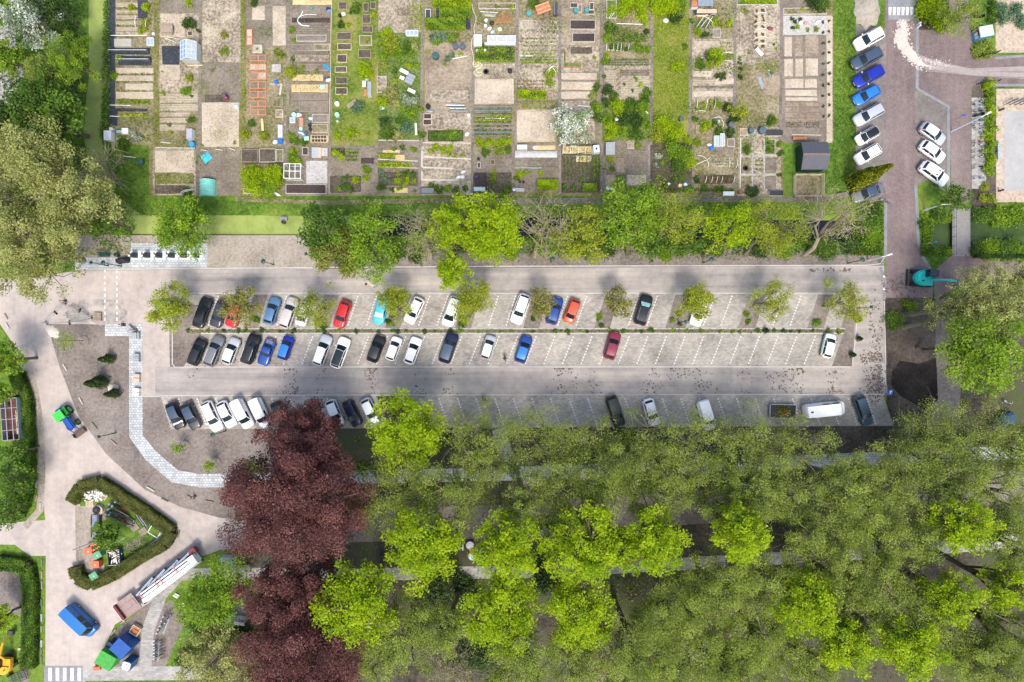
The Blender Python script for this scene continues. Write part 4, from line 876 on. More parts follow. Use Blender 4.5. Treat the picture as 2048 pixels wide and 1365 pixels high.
for a in ((404, 625, 20, 'saloon', 'black', 'glossy black saloon parked at the end of the top row'), (437, 628, 200, 'hatch', 'grey', 'dark grey hatchback between the black saloon and a red car'),
          (468, 628, 200, 'hatch', 'red', 'red hatchback half hidden under a bronze green tree'), (543, 622, 17, 'hatch', 'steelblue', 'steel blue hatchback beside the beige estate', None, None, ''),
          (577, 626, 19, 'estate', 'beige', 'pale beige estate car next to the steel blue hatchback', None, None, 'rails'), (606, 628, 197, 'small', 'white', 'small white car with a black bonnet under a thin tree', None, None, '', ),
          (684, 629, 199, 'hatch', 'red', 'shiny red hatchback parked alone on the top row'), (761, 622, 194, 'hatch', 'skyblue', 'sky blue hatchback with a white windscreen sunshade', None, None, 'sunshade'),
          (828, 621, 206, 'hatch', 'white', 'white hatchback with fallen leaves on its roof'), (903, 623, 199, 'mpv', 'white', 'white people carrier beside the yellow green tree'),
          (1041, 618, 200, 'suv', 'white', 'large white off-roader parked alone on the top row'), (1109, 622, 17, 'hatch', 'blue', 'dark blue hatchback beside the orange microcar'),
          (1144, 623, 201, 'small', 'orange', 'small orange red microcar with round white headlights'), (1287, 620, 16, 'suv', 'black', 'black off-roader with a teal windscreen sunshade', None, None, 'sunshade teal rails'),
          (1398, 625, 198, 'hatch', 'white', 'white hatchback mostly hidden beneath a young tree'),
          (393, 704, 22, 'hatch', 'black', 'black hatchback at the western end of the middle row'), (427, 702, 22, 'estate', 'midgrey', 'dark grey estate with silver roof rails', None, None, 'rails'), (461, 703, 21, 'hatch', 'silver', 'silver hatchback beside the grey estate with roof rails', 'white'),
          (501, 698, 20, 'suv', 'black', 'black off-roader with silver roof rails next to the blue convertible', None, None, 'rails'), (532, 705, 200, 'roadster', 'blue', 'blue convertible with a luggage rack on its boot', None, None, 'rack'),
          (571, 696, 19, 'small', 'deepblue', 'small vivid blue hatchback beside the blue convertible', 'brightblue'), (644, 701, 20, 'estate', 'silver', 'silver estate with dark windows beside the white panoramic-roof car', 'white', None, 'rails dark'),
          (680, 706, 20, 'estate', 'white', 'white car with a black panoramic glass roof', 'glass'), (752, 698, 21, 'hatch', 'black', 'black hatchback beside two small white cars'), (787, 698, 20, 'small', 'white', 'small white car between the black hatchback and another white car'),
          (825, 702, 20, 'hatch', 'white', 'white hatchback at the eastern end of the three parked together', None, None, 'dark'), (897, 696, 19, 'suv', 'navy', 'navy blue off-roader parked alone on the middle row', 'slate', None, 'rails dark'),
          (976, 695, 18, 'small', 'silver', 'small silver car with a white roof near the pedestrian', 'white'), (1047, 699, 18, 'hatch', 'blue', 'two-tone blue hatchback with a bright blue roof', 'brightblue'),
          (1225, 692, 16, 'hatch', 'maroon', 'maroon hatchback alone on the empty middle row'), (1658, 692, 14, 'small', 'mint', 'small pale mint car at the eastern end of the middle row', 'white'),
          (350, 832, 157, 'hatch', 'black', 'black hatchback at the western end of the bottom row', 'slate', None, '', 'silver'), (381, 833, 155, 'hatch', 'grey', 'dark grey hatchback between the black hatchback and white estate', 'slate'),  # black hatchback: its silver bonnet panel is a reflection painted as colour
          (423, 833, 155, 'estate', 'white', 'white estate in the bottom row with a dark side', None, None, 'rails'), (452, 829, 154, 'hatch', 'white', 'white hatchback with a black rear window in the bottom row'),
          (485, 828, 153, 'caddy', 'white', 'white windowless delivery van next to the copper beech', None, None, '', ), (521, 826, 155, 'caddy', 'white', 'white van partly covered by the copper beech branches', 'white'),
          (560, 830, 157, 'hatch', 'darkgreen', 'dark green car hidden beneath the copper beech'), (669, 826, 158, 'hatch', 'silver', 'silver hatchback emerging from under the copper beech', 'white'),
          (704, 827, 156, 'hatch', 'navy', 'navy black hatchback beside the copper beech'), (740, 823, 154, 'hatch', 'silver', 'silver hatchback under the edge of the lime maple', 'white'),
          (1231, 823, 162, 'estate', 'darkgreen', 'dark green estate showing through the spring leaves'), (1303, 825, 163, 'hatch', 'white', 'white hatchback with a black tailgate in the bottom row'),
          (1413, 831, 163, 'caddy', 'white', 'white delivery van alone on the bottom row'), (1728, 822, 160, 'estate', 'teal', 'dark teal estate beside the long white van'),
          (1739, 77, 241, 'suv', 'white', 'white off-roader next to the sand heap', None, None, 'rails dark'), (1735, 116, 243, 'estate', 'slate', 'slate blue estate between white and deep blue cars', None), (1739, 152, 242, 'estate', 'deepblue', 'deep blue saloon-sized car beside the lighter blue hatchback', None, 'white'),
          (1735, 190, 241, 'hatch', 'brightblue', 'bright sky blue hatchback in the street bays'), (1739, 229, 241, 'estate', 'silver', 'long pale silver estate in the street bays', None, None, 'rails'),
          (1736, 271, 240, 'small', 'white', 'white microcar with black roof and bonnet stripes', 'black', None, 'stripes'), (1737, 308, 240, 'hatch', 'white', 'white hatchback beside the golden conifer'), (1737, 386, 250, 'saloon', 'midgrey', 'grey blue saloon parked on the grass edge', 'slate'),
          (1867, 267, 126, 'hatch', 'silver', 'silver hatchback in the bays beside the lamp post', 'white'), (1866, 303, 126, 'hatch', 'white', 'white hatchback between silver hatchback and white off-roader'), (1869, 347, 126, 'suv', 'white', 'white off-roader with a black glass sunroof', None, None, 'sunroof')):
    a = list(a) + [None] * (10 - len(a))
    car(a[0], a[1], a[2], a[3], a[4], a[5], a[6], a[7], a[8], hood='silver' if a[9] == 'silver' else ('black' if 'black bonnet' in a[5] else None), cat='van' if a[3] == 'caddy' else 'car')
car(1650, 820, 84, 'van', 'white', 'long white panel van coupled to the plant trailer', None, None, 'hatchbox', 'work vehicles', 'van')
paint('vanblue', (.008, .13, .37), .05)
car(158, 1243, 134, 'van', 'vanblue', 'bright blue panel van parked on the sandy road', None, 'black', '', 'work vehicles', 'van', .92)
# ---------------------------------------------------------------- site equipment and street furniture
def at(px, py, h=0.0, z=0.0): x, y = W(px, py, h); return (x, y, z)
def rotpx(a, b): # rotation of local +X so that it points from px a to px b
    return math.atan2(-(b[1] - a[1]), b[0] - a[0])
def lamp(px, py, h, kind, label, cat='lamp post'):
    t = thing('street_lamp', label, cat, at(px, py), 0, 'lamp posts')
    m = dgreen if kind != 'tall' else omat('pale_pole', (.62, .63, .65), .5)
    MB().tube([(0, 0, -.05), (0, 0, .9), (0, 0, .95), (0, 0, h - .25)], [.1, .1, .065, .055] if kind != 'tall' else [.13, .12, .1, .08], 8).build('post', m, t)
    mb = MB()
    if kind == 'round': mb.lathe((0, 0, h - .3), [(.06, 0), (.2, .12), (.34, .22), (.30, .28), (.1, .36)], 14)
    elif kind == 'square': mb.box((0, 0, h - .25), (.42, .42, .12), .2, tx=.8, ty=.8); mb.box((0, 0, h - .13), (.2, .2, .1), .2)
    else: mb.bar((-.05, 0, h - .2), (.9, 0, h), .09, .07); mb.box((1.05, 0, h - .06), (.7, .26, .12), 0, tx=.8, ty=.8)
    mb.build('lantern', m, t, smooth=False)
    MB().lathe((0 if kind != 'tall' else 1.05, 0, h - (.33 if kind == 'round' else .29 if kind == 'square' else .10)), [(.05, 0), (.13, .03), (.12, .06)], 10).build('lens', lens, t)
    return t
for a in ((217, 532, 4.4, 'square', 'square-headed dark green lamp beside the dashed crossing'), (243, 533, 4.6, 'round', 'round-headed green lamp beside the tarpaulin covered motorcycle'), (548, 530, 4.4, 'round', 'round-headed green lamp on the western sandy verge'),
          (1406, 526, 4.4, 'round', 'round-headed green lamp below the leaning canal trees'), (1695, 527, 4.4, 'round', 'round-headed green lamp near the street corner'), (1102, 525, 4.4, 'round', 'round-headed green lamp under the sparse canal tree'),
          (628, 515, 4.2, 'square', 'square-headed green lamp at the edge of the sandy verge'), (452, 862, 4.6, 'round', 'round-headed green lamp below the white estate'), (232, 866, 4.4, 'square', 'square-headed green lamp on the bare soil by the tractor'),
          (1713, 617, 4.4, 'square', 'square-headed green lamp at the corner of the top row'), (1357, 645, 4.4, 'square', 'square-headed green lamp in the planting wedge'), (1436, 861, 4.4, 'square', 'square-headed green lamp beside the delivery van'),
          (52, 1033, 4.4, 'square', 'square-headed green lamp at the side lane corner'), (1848, 421, 4.4, 'tall', 'grey lamp on the corner lawn by the footbridge'), (548, 1110, 4, 'round', 'round-headed green lamp beside the copper beeches')): lamp(*a)
t = lamp(1903, 263, 6.6, 'tall', 'tall white lamp post beside the bicycle stands'); t.rotation_euler[2] = .5
t = lamp(1735, 521, 4.2, 'tall', 'grey signal post at the street corner'); t.rotation_euler[2] = .3
MB().box((.5, 0, 3.9), (.5, .04, .35)).build('sign_plate', white, t)
# underground waste containers
for i, x in enumerate((272, 297, 321, 346, 370, 395)):
    t = thing('waste_container', 'underground waste container with black column and white slab' if False else lab('black waste column with white chute', x, 505), 'waste container', at(x, 511), 0, 'underground waste containers')
    mb = MB(); mb.box((0, 0, 0), (1.5, 1.35, .06)); mb.build('slab', omat('pale_concrete', (.60, .66, .68), .8, var=.12), t)
    MB().box((-.05, -.05, .06), (.75, .72, 1.15), 0, tx=.92, ty=.9).build('column', black, t)
    MB().box((-.3, -.2, .2), (.28, .4, 1.06), 0, tx=.9, ty=.7).build('chute', white, t)
    MB().box((-.12, .2, 1.2), (.22, .14, .05)).build('lid_handle', white, t)
t = thing('covered_motorcycle', 'motorcycle under a crumpled black tarpaulin beside the crossing', 'motorcycle', at(248, 522), .15)
mb = MB(); rng = np.random.default_rng(3); n = 14; vs = []
for k, (s, z) in enumerate(((1, 0), (.92, .45), (.7, .85), (.35, 1.1))):
    for i in range(n):
        a = 6.283 * i / n; j = 1 + rng.uniform(-.12, .12); vs.append((1.05 * s * j * math.cos(a), .5 * s * j * math.sin(a) + .06 * math.sin(3 * a), z + rng.uniform(-.05, .08) * (k > 0)))
mb.add(vs, [(k * n + i, k * n + (i + 1) % n, (k + 1) * n + (i + 1) % n, (k + 1) * n + i) for k in range(3) for i in range(n)] + [tuple(3 * n + i for i in range(n))])
mb.build('tarpaulin', black, t)
for s in (-.75, .75): MB().tube([(s, -.06, .3), (s, .06, .3)], .3, 12).build('wheel', rubber, t)
def bench(px, py, rz, label, L=2.0, m=dgreen):
    t = thing('park_bench', label, 'bench', at(px, py), rz, 'benches')
    for i in range(3): MB().box((0, -.2 + i * .17, .42), (L, .13, .045)).build('seat_slat', m, t)
    for i in range(2): MB().box((0, .30 + i * .04, .58 + i * .18), (L, .035, .13)).build('back_slat', m, t)
    for s in (-.7, .7): mb = MB(); mb.box((s * L / 2, 0, 0), (.07, .5, .42)); mb.bar((s * L / 2, .25, .4), (s * L / 2, .34, .92), .06, .06); mb.build('leg', m, t)
    return t
bench(211, 511, 0, 'dark green bench on the soil beside the lamp posts', 1.7)
bench(1331, 1143, .05, 'dark green bench beside the woodland slab path', 1.9)
MB().lathe((0, 0, 0), [(.25, 0), (.3, .5), (.3, .8), (.2, .86)], 12).build('litter_bin', dgreen, None, at(237, 511)); tag(bpy.context.scene.objects[-1] if False else COL.objects[-1], 'small dark litter bin beside the green bench', 'bin')
# barrier fence, signs, pallets
def fence_panel(a, b, h, label, group, mat=steel, mesh=True):
    A = Vector((*W(*a), 0)); B = Vector((*W(*b), 0)); d = B - A; L = d.length; t = thing('fence_panel', label, 'fence', tuple(A), math.atan2(d.y, d.x), group)
    for x in (0, L): MB().tube([(x, 0, 0), (x, 0, h)], .03, 6).build('post', mat, t)
    for z in (.15, h): MB().tube([(0, 0, z), (L, 0, z)], .025, 6).build('rail', mat, t)
    mb = MB(); n = int(L / .22)
    for i in range(1, n): mb.tube([(L * i / n, 0, .15), (L * i / n, 0, h)], .008, 3, cap=False)
    o = mb.build('wire_mesh', mat, t); tag(o, kind='stuff')
    for x in (0, L): MB().box((x, 0, 0), (.25, .65, .12)).build('foot', G_gutter, t)
FG = 'temporary barrier fence panels'
for i, (a, b, l) in enumerate((((93, 646), (112, 626), 'at the sandy corner'), ((112, 626), (130, 606), 'next to the red warning lamp'), ((132, 608), (160, 622), 'crossing the broken asphalt'), ((160, 622), (186, 634), 'ending beside the pallet stack'),
     ((95, 647), (140, 646), 'along the soil edge'), ((135, 632), (176, 630), 'lying across the asphalt patch'), ((140, 646), (185, 638), 'angled towards the pallet stack'))): fence_panel(a, b, 1.1, 'grey wire barrier fence panel ' + l, FG)
def warn(px, py, label, rz=0):
    t = thing('warning_post', label, 'warning sign', at(px, py), rz, 'red and white warning posts')
    MB().box((0, 0, 0), (.7, .4, .1)).build('base', black, t); MB().box((0, 0, .1), (.25, .06, 1.0)).build('board', redp, t)
    for z in (.3, .7): MB().box((0, -.035, z), (.252, .01, .18)).build('white_band', white, t)
    MB().lathe((.0, 0, 1.1), [(.09, 0), (.11, .1), (.04, .2)], 10).build('lamp', redp, t)
warn(130, 603, 'red warning post at the tip of the barrier fence', .3); warn(247, 650, 'red warning post on the new paving edge'); warn(271, 661, 'red warning post beside the stacked slabs on the footpath', .4); warn(389, 994, 'red warning post lying by the sandy track below the footpath', .8)
def pallet(px, py, rz, L=1.2, Wd=1.0, load=None, label='', n=5, m=pwood, z=0, group='pallets and stacked slabs'):
    t = thing('pallet', label, 'pallet', at(px, py, 0, z), rz, group)
    for i in range(n): MB().box((0, -Wd / 2 + Wd * (i + .5) / n, .11), (L, Wd / n * .72, .03)).build('board', m, t)
    for x in (-L / 2 + .06, 0, L / 2 - .06): MB().box((x, 0, 0), (.1, Wd, .11)).build('bearer', m, t)
    if load:
        k, c = load
        for i in range(k): MB().box((-L / 2 + L * (i + .5) / k, 0, .142), (L / k * .86, Wd * .9, .45 + .06 * (i % 3))).build('slab_stack', omat('slab_' + c, {'grey': (.30, .33, .34), 'tan': (.50, .37, .27), 'white': (.6, .62, .62)}[c], .85), t)
    return t
pallet(263, 660, -.7, load=(2, 'grey'), label='pallet of grey slabs at the footpath bend'); pallet(274, 672, 0, load=(4, 'grey'), label='pallet of dark edging stones below the footpath bend')
pallet(276, 716, 1.57, load=(5, 'grey'), label='pallet of split edging stones halfway along the footpath'); pallet(277, 756, 1.5, load=(2, 'tan'), label='pallet holding one long white kerb and tan stones'); pallet(276, 784, 1.4, load=(2, 'white'), label='pallet with a slanted white kerb on the footpath')
for k in range(3): pallet(197, 634, 1.57, 1.2, 1.2, None, ('lowest', 'middle', 'topmost')[k] + ' brown pallet of the stack beside the crossing', 6, rwood if False else wood, z=k * .145)
# edging timbers
EG = 'edging timbers along the sandy road'; rg = random.Random(8)
TIM = [((16, 652), 60), ((13, 633), 62), ((25, 690), 70), ((68, 841), 80), ((73, 884), 84), ((76, 912), 87), ((77, 938), 90), ((74, 968), 100), ((74, 997), 108), ((82, 1014), 92), ((85, 1125), 88), ((85, 1150), 88), ((85, 1170), 88), ((84, 1205), 88), ((84, 1235), 88), ((84, 1258), 88),
       ((84, 1287), 88), ((84, 1302), 88), ((84, 1320), 88), ((131, 735), 60), ((163, 802), 62), ((190, 852), 50), ((228, 885), 42), ((302, 978), 30), ((330, 1000), 25), ((420, 1003), 10), ((228, 1264), -50), ((246, 1244), -35), ((380, 994), 30), ((358, 1068), -75)]
for (x, y), a in TIM:
    k = rg.choice(['pale', 'grey', 'mossy']); m = {'pale': G_kerb, 'grey': wood, 'mossy': omat('mossy_wood', (.16, .17, .12), .9)}[k]
    mb = MB(); mb.box((0, 0, 0), (rg.uniform(.9, 1.3), .2, .2), 0, ty=.85); o = mb.build('edging_timber', m, None, at(x, y), math.radians(-a)); tag(o, lab(f'short {k} edging timber', x, y), 'timber', EG)
# storage island
def bigbin(px, py, rz, col, label):
    t = thing('wheeled_bin', label, 'bin', at(px, py, 1.2), rz, 'large wheeled bins in the storage island'); m = omat('bin_' + col, {'orange': (.72, .13, .06), 'green': (.10, .30, .16)}[col], .5)
    MB().box((0, 0, .15), (1.05, .85, 1.0), 0, tx=1.06, ty=1.12).build('body', m, t); mb = MB(); mb.box((0, 0, 1.15), (1.18, 1.0, .08), 0, tx=.95, ty=.92); mb.bar((-.5, .5, 1.2), (.5, .5, 1.2), .05, .05); mb.build('lid', m, t)
    MB().box((.02, -.05, 1.231), (.12, .22, .006)).build('sticker', omat('sticker', (.75, .72, .35), .6), t)
    for sx in (-.42, .42):
        for sy in (-.3, .3): MB().tube([(sx - .04, sy, .09), (sx + .04, sy, .09)], .09, 8).build('castor', rubber, t)
bigbin(176, 1103, .1, 'orange', 'orange wheeled bin beside the leaning flagpole'); bigbin(190, 1094, .5, 'orange', 'orange wheeled bin half hidden by the island tree'); bigbin(194, 1111, .5, 'green', 'green wheeled bin between two orange bins'); bigbin(190, 1130, .05, 'orange', 'orange wheeled bin in the paved corner'); bigbin(187, 1153, .55, 'green', 'green wheeled bin against the hedge end')
tree(214, 1068, 33, 3, 'mid', rz=2.2, label='round green tree inside the hedged storage island', cover=3.2, leafk='mid')
t = thing('flagpole', 'leaning white flagpole at the storage island edge', 'flagpole', at(217, 1074), 0); tip = Vector((*W(147, 1100, 7.5), 7.5)) - Vector((*W(217, 1074), 0))
MB().tube([(0, 0, 0), tuple(tip * .5), tuple(tip)], [.12, .11, .08], 8).build('pole', white, t); MB().lathe(tuple(tip), [(.03, 0), (.08, .05), (.03, .12)], 8).build('finial', redp, t)
for i, (x, y, l) in enumerate(((189, 1042, 'dark grey storage chest with a scuffed lid'), (189, 1066, 'dark grey storage chest half under the island tree'))):
    t = thing('storage_chest', l, 'chest', at(x, y, 1), 1.57, 'storage chests'); MB().box((0, 0, 0), (1.7, 1.1, .8), 0).build('body', dsteel, t)
    MB().box((0, .12, .8), (1.75, .9, .12), 0, tx=.95, ty=.8).build('lid', omat('slate_lid', (.17, .21, .25), .35), t); MB().box((0, .5, .7), (1.6, .3, .25), 0, tx=.9, ty=.6).build('hood', black, t)
    for s in (-.5, .5): MB().bar((s, -.3, .93), (s, .5, .93), .07, .04).build('strap', steel, t)
t = thing('debris_container', 'open container filled with white and brown debris beside the orange bin', 'container', at(229, 1115, .9), .08)
for c, d in (((0, 1.05, .1), (1.7, .06, 1.0)), ((0, -1.05, .1), (1.7, .06, 1.0)), ((.85, 0, .1), (.06, 2.1, 1.0)), ((-.85, 0, .1), (.06, 2.1, 1.0))): MB().box(c, d).build('side', omat('navy_side', (.03, .05, .10), .5), t)
MB().box((0, 0, .05), (1.68, 2.08, .1)).build('floor', dsteel, t)
for s in (-1.08, 1.08): MB().bar((-.88, s, 1.12), (.88, s, 1.12), .06, .06).build('rim', pwood, t)
mb = MB(); rg = random.Random(3)
for i in range(60): mb.box((rg.uniform(-.7, .7), rg.uniform(-.9, .9), .5 + rg.uniform(0, .5)), (rg.uniform(.2, .8), rg.uniform(.05, .2), .04), rg.uniform(0, 3.1), rg.choice((0, 1, 1)), tilt=Matrix.Rotation(rg.uniform(-.5, .5), 3, 'X'))
tag(mb.build('debris', [omat('brown_debris', (.10, .05, .035), .9), omat('white_debris', (.62, .58, .52), .8)], t), kind='stuff')
rg = random.Random(9); mb = MB()
for i in range(120): mb.box((rg.gauss(0, .8), rg.gauss(0, .4), rg.uniform(0, .35)), (rg.uniform(.15, .5), rg.uniform(.1, .3), .06), rg.uniform(0, 3.1), rg.choice((0, 0, 0, 1)), tilt=Matrix.Rotation(rg.uniform(-.6, .6), 3, 'Y'))
tag(mb.build('rubble_pile', [omat('white_rubble', (.70, .69, .66), .8), wood], None, at(194, 990), .3), 'pile of broken white slabs in the storage island', 'rubble', None)
t = thing('cable_drum', 'wooden drum with a black tyre on top in the storage island', 'cable drum', at(195, 1022, .6)); MB().lathe((0, 0, 0), [(.75, 0), (.75, .08), (.35, .1), (.35, .5), (.75, .52), (.75, .6)], 18).build('drum', pwood, t)
MB().lathe((-.12, .12, .6), [(.2, .0), (.5, 0), (.56, .1), (.5, .22), (.22, .22)], 18).build('tyre', rubber, t); MB().lathe((-.12, .12, .6), [(.2, .05), (.2, .24)], 12).build('hub', dsteel, t)
for x, y, a, l in ((180, 1008, .05, 'pale closed-board pallet beside the tyre drum'), (208, 991, -.6, 'small pale pallet beside the white rubble'), (262, 1048, 0, 'pallet at the foot of the pole bundle'), (270, 1055, .6, 'pallet leaning under another in the island'), (287, 1063, .55, 'brown slatted pallet in the island lawn')): pallet(x, y, a, 1.1, 1.0, None, l, 6, pwood if 'pale' in l else wood)
rg = random.Random(12)
for i in range(16):
    a = (216 + rg.uniform(-4, 6) + i * .8, 1030 - i * 1.9 + rg.uniform(-3, 3)); b = (266 + rg.uniform(-8, 12), 1052 - i * 2.2 + rg.uniform(-4, 4)); A = Vector((*W(*a), .12 + rg.random() * .5)); B = Vector((*W(*b), .1 + rg.random() * .4))
    t = thing('signal_pole', lab(rg.choice(['black striped', 'dark grey', 'silver tipped']) + ' dismantled signal pole', 240, 1030), 'pole', tuple(A), 0, 'dismantled signal poles in the storage island'); d = B - A
    MB().tube([(0, 0, 0), tuple(d)], .06, 6).build('shaft', rg.choice([dsteel, black, steel]), t); MB().lathe((0, 0, -.15), [(.1, 0), (.2, .1), (.2, .25), (.08, .35)], 10).build('lamp_head', rg.choice([steel, dsteel]), t)
    if i % 3 == 0: MB().tube([tuple(d * .4), tuple(d * .7)], .068, 6).build('red_band', redp, t)
for i, (x, y) in enumerate(((290, 1040), (284, 1044), (278, 1042))):
    t = thing('sheet_panel', lab('dark steel panel with a silver edge', x, y) if i else 'dark steel panel with silver edge leaning in the island', 'panel', at(x, y), -.95, 'dark panels in the storage island'); MB().box((0, 0, 0), (2.0, .5, .06), 0, tilt=Matrix.Rotation(.35, 3, 'X')).build('plate', dsteel, t); MB().bar((-1, .28, .2), (1, .28, .2), .08, .06).build('edge', steel, t)
t = thing('timber_square', 'white square frame lying on the island lawn', 'frame', at(311, 1061), -.55)
for c, d in (((0, .8, 0), (1.7, .1, .1)), ((0, -.8, 0), (1.7, .1, .1)), ((.8, 0, .01), (.1, 1.5, .1)), ((-.8, 0, .01), (.1, 1.5, .1))): MB().box(c, d).build('side', white, t)
MB().bar((.7, -.9, .12), (1.1, .2, .2), .08, .06).build('loose_batten', white, t)
t = thing('marker_post', 'short white post with a square cap in the storage island', 'post', at(252, 1074, 0)); MB().tube([(0, 0, 0), (-.6, -.5, 1.5)], .04, 6).build('post', white, t); MB().box((-.6, -.5, 1.5), (.35, .35, .08), .4).build('cap', white, t)
rg = random.Random(2); mb = MB()
for i in range(110): a = rg.uniform(0, 3.14); L = rg.uniform(.3, .9); x, y = rg.gauss(0, .9), rg.gauss(0, .45); z = rg.uniform(.03, .4); mb.tube([(x, y, z), (x + L * math.cos(a) * .5, y + L * math.sin(a) * .5, z + rg.uniform(0, .15)), (x + L * math.cos(a), y + L * math.sin(a), z)], .018, 3, cap=False)
tag(mb.build('brushwood_pile', wood, None, at(270, 1090), .5), 'heap of grey brushwood on the island lawn', 'brushwood')
# coloured containers
def container(cx, cy, dx, dy, h, rz, m, label, roofm=None, name='container'):
    x, y = W(cx, cy, h); t = thing(name, label, 'container', (x, y, 0), rz, 'site containers'); n = int(dx / .28); mb = MB()
    for sy in (-1, 1):
        for i in range(n): mb.box((-dx / 2 + dx * (i + .5) / n, sy * (dy / 2 - .03), .1), (dx / n * (.96 if i % 2 else .9), .06 + .05 * (i % 2), h - .2))
    for sx in (-1, 1):
        for i in range(int(dy / .28)): k = int(dy / .28); mb.box((sx * (dx / 2 - .03), -dy / 2 + dy * (i + .5) / k, .1), (.06 + .05 * (i % 2), dy / k * .93, h - .2))
    mb.build('wall', m, t); MB().box((0, 0, 0), (dx, dy, .12)).build('floor_frame', dsteel, t)
    mb = MB(); mb.box((0, 0, h - .1), (dx, dy, .09))
    for i in range(n): mb.box((-dx / 2 + dx * (i + .5) / n, 0, h - .01), (dx / n * .5, dy * .98, .03), 0, tx=.7)
    mb.build('roof', roofm or m, t)
    for sx in (-1, 1):
        for sy in (-1, 1): MB().box((sx * (dx / 2 - .05), sy * (dy / 2 - .05), 0), (.13, .13, h + .02)).build('corner_post', m, t)
    for s in (-1, 1): MB().box((s * dx * .24, dy / 2 + .04, .15), (dx * .45, .05, h - .35)).build('door', m, t)
    return t
BLUE = omat('container_blue', (.008, .08, .30), .5, var=.3); GREEN = omat('container_green', (.045, .31, .035), .5, var=.3)
container(240, 1298, 2.3, 2.2, 2.5, -.72, BLUE, 'corrugated blue container beside the green one'); container(210, 1322, 2.45, 2.1, 2.4, -.53, GREEN, 'corrugated bright green container beside the blue one')
t = container(252, 1333, 1.15, 1.15, 2.2, -.3, omat('toilet_blue', (.01, .09, .22), .4), 'blue portable toilet with a white roof', white, 'portable_toilet'); t['category'] = 'portable toilet'; MB().box((0, 0, 2.22), (.7, .7, .1), 0, tx=.7, ty=.7).build('vent_dome', white, t)
t = thing('orange_box', 'small orange box beside the green container', 'box', at(193, 1338, .6), .08); MB().box((0, 0, 0), (.95, .5, .55)).build('tub', omat('bin_orange', (.72, .13, .06)), t); MB().box((0, 0, .55), (1.0, .55, .06), 0, tx=.95, ty=.9).build('lid', omat('bin_orange', (.72, .13, .06)), t)
container(220, 1294, 1.2, .9, 1.4, -.72, omat('navy_side', (.03, .05, .10)), 'small navy tool chest behind the green container', None, 'tool_chest')
t = thing('wooden_crate', 'open reddish wooden crate beside the slab path', 'crate', at(271, 1261, .5), -.55)
for c, d in (((0, .62, 0), (1.3, .08, .7)), ((0, -.62, 0), (1.3, .08, .7)), ((.62, 0, 0), (.08, 1.16, .7)), ((-.62, 0, 0), (.08, 1.16, .7))): MB().box(c, d).build('side', pwood, t)
MB().box((0, 0, .35), (1.15, 1.15, .05)).build('base_board', rwood, t); MB().box((.1, -.2, .41), (.8, .5, .12)).build('inner_box', rwood, t)
# long trailer with folded arms
a, b = (232, 1222), (384, 1108); L = math.hypot(*(W(*a)[i] - W(*b)[i] for i in (0, 1))); c = ((a[0] + b[0]) / 2 + 6, (a[1] + b[1]) / 2 + 4)
t = thing('long_trailer', 'long white trailer with folded steel arms and red edged deck', 'trailer', at(c[0], c[1], 2), rotpx(a, b), 'work vehicles'); pk = omat('faded_red', (.55, .17, .15), .6); gd = omat('trailer_deck', (.26, .22, .20), .8); tw_ = omat('trailer_white', (.74, .74, .72), .5)
MB().box((1.6, 0, .9), (L * .76, 2.5, .35)).build('chassis', dsteel, t); mb = MB(); mb.box((1.9, -.75, 1.25), (L * .70, .95, 1.0), 0, ty=.55); mb.build('side_body', tw_, t)
MB().box((2.0, -.2, 2.1), (L * .68, .34, .12)).build('rail', tw_, t); MB().box((2.0, .25, 2.25), (L * .68, .2, .14)).build('rail', tw_, t); MB().box((2.0, .03, 1.6), (L * .67, .25, .5)).build('channel', black, t)
for x in (-2.6, .2, 1.0, 3.6): MB().box((x, .05, 2.4), (.12, 1.0, .08)).build('cross_brace', pk, t)
for i in range(4):
    x0 = -3.4 + i * 2.2; MB().bar((x0, .45, 1.9), (x0 + 3.2, 1.15 - .1 * i, 1.5 + .2 * (i % 2)), .28, .2).build('folded_arm', omat('arm_grey', (.28, .33, .40), .5, .3), t); MB().bar((x0 + 3.2, 1.1, 1.6), (x0 + 2.0, .5, 2.0), .12, .12).build('folded_arm', steel, t)
for i in range(5): x0 = -2.6 + i * 1.7; MB().bar((x0, -.35, 2.2), (x0 + 1.4, -1.05, 1.75), .05, .05).build('stay', omat('stay_red', (.30, .05, .04), .6), t)
dk = -L / 2 + 1.1; MB().box((dk, 0, .95), (3.0, 2.6, .12)).build('deck', gd, t)
for s in (-1.28, 1.28): MB().bar((dk - 1.5, s, 1.1), (dk + 1.5, s, 1.1), .07, .07).build('deck_edge', pk, t)
for s in (-.45, .45): MB().bar((dk - 1.1, s, 1.12), (dk + 1.2, s, 1.12), .1, .06).build('deck_rail', pk, t)
MB().bar((dk + 1.2, -.5, 1.12), (dk + 1.2, .5, 1.12), .1, .06).build('deck_rail', pk, t); MB().box((dk - 1.35, 0, 1.07), (.35, 2.5, .5)).build('bulkhead', omat('dark_red', (.16, .03, .03), .6), t); MB().box((dk - 1.62, 0, .9), (.12, 2.7, .5)).build('front_panel', tw_, t)
MB().box((L / 2 - .6, -.3, 1.25), (1.2, 1.3, 1.3), 0, tx=.8).build('end_cabinet', tw_, t); MB().box((L / 2 - .2, .7, 1.0), (1.0, .9, .9)).build('winch', omat('dark_red', (.16, .03, .03)), t)
for x in (-1.5, 3.2, 4.5):
    for s in (-1.05, 1.05): MB().tube([(x, s - .15, .45), (x, s + .15, .45)], .45, 14).build('wheel', rubber, t)
MB().box((dk, 0, .0), (.3, .3, .95)).build('landing_leg', dsteel, t)
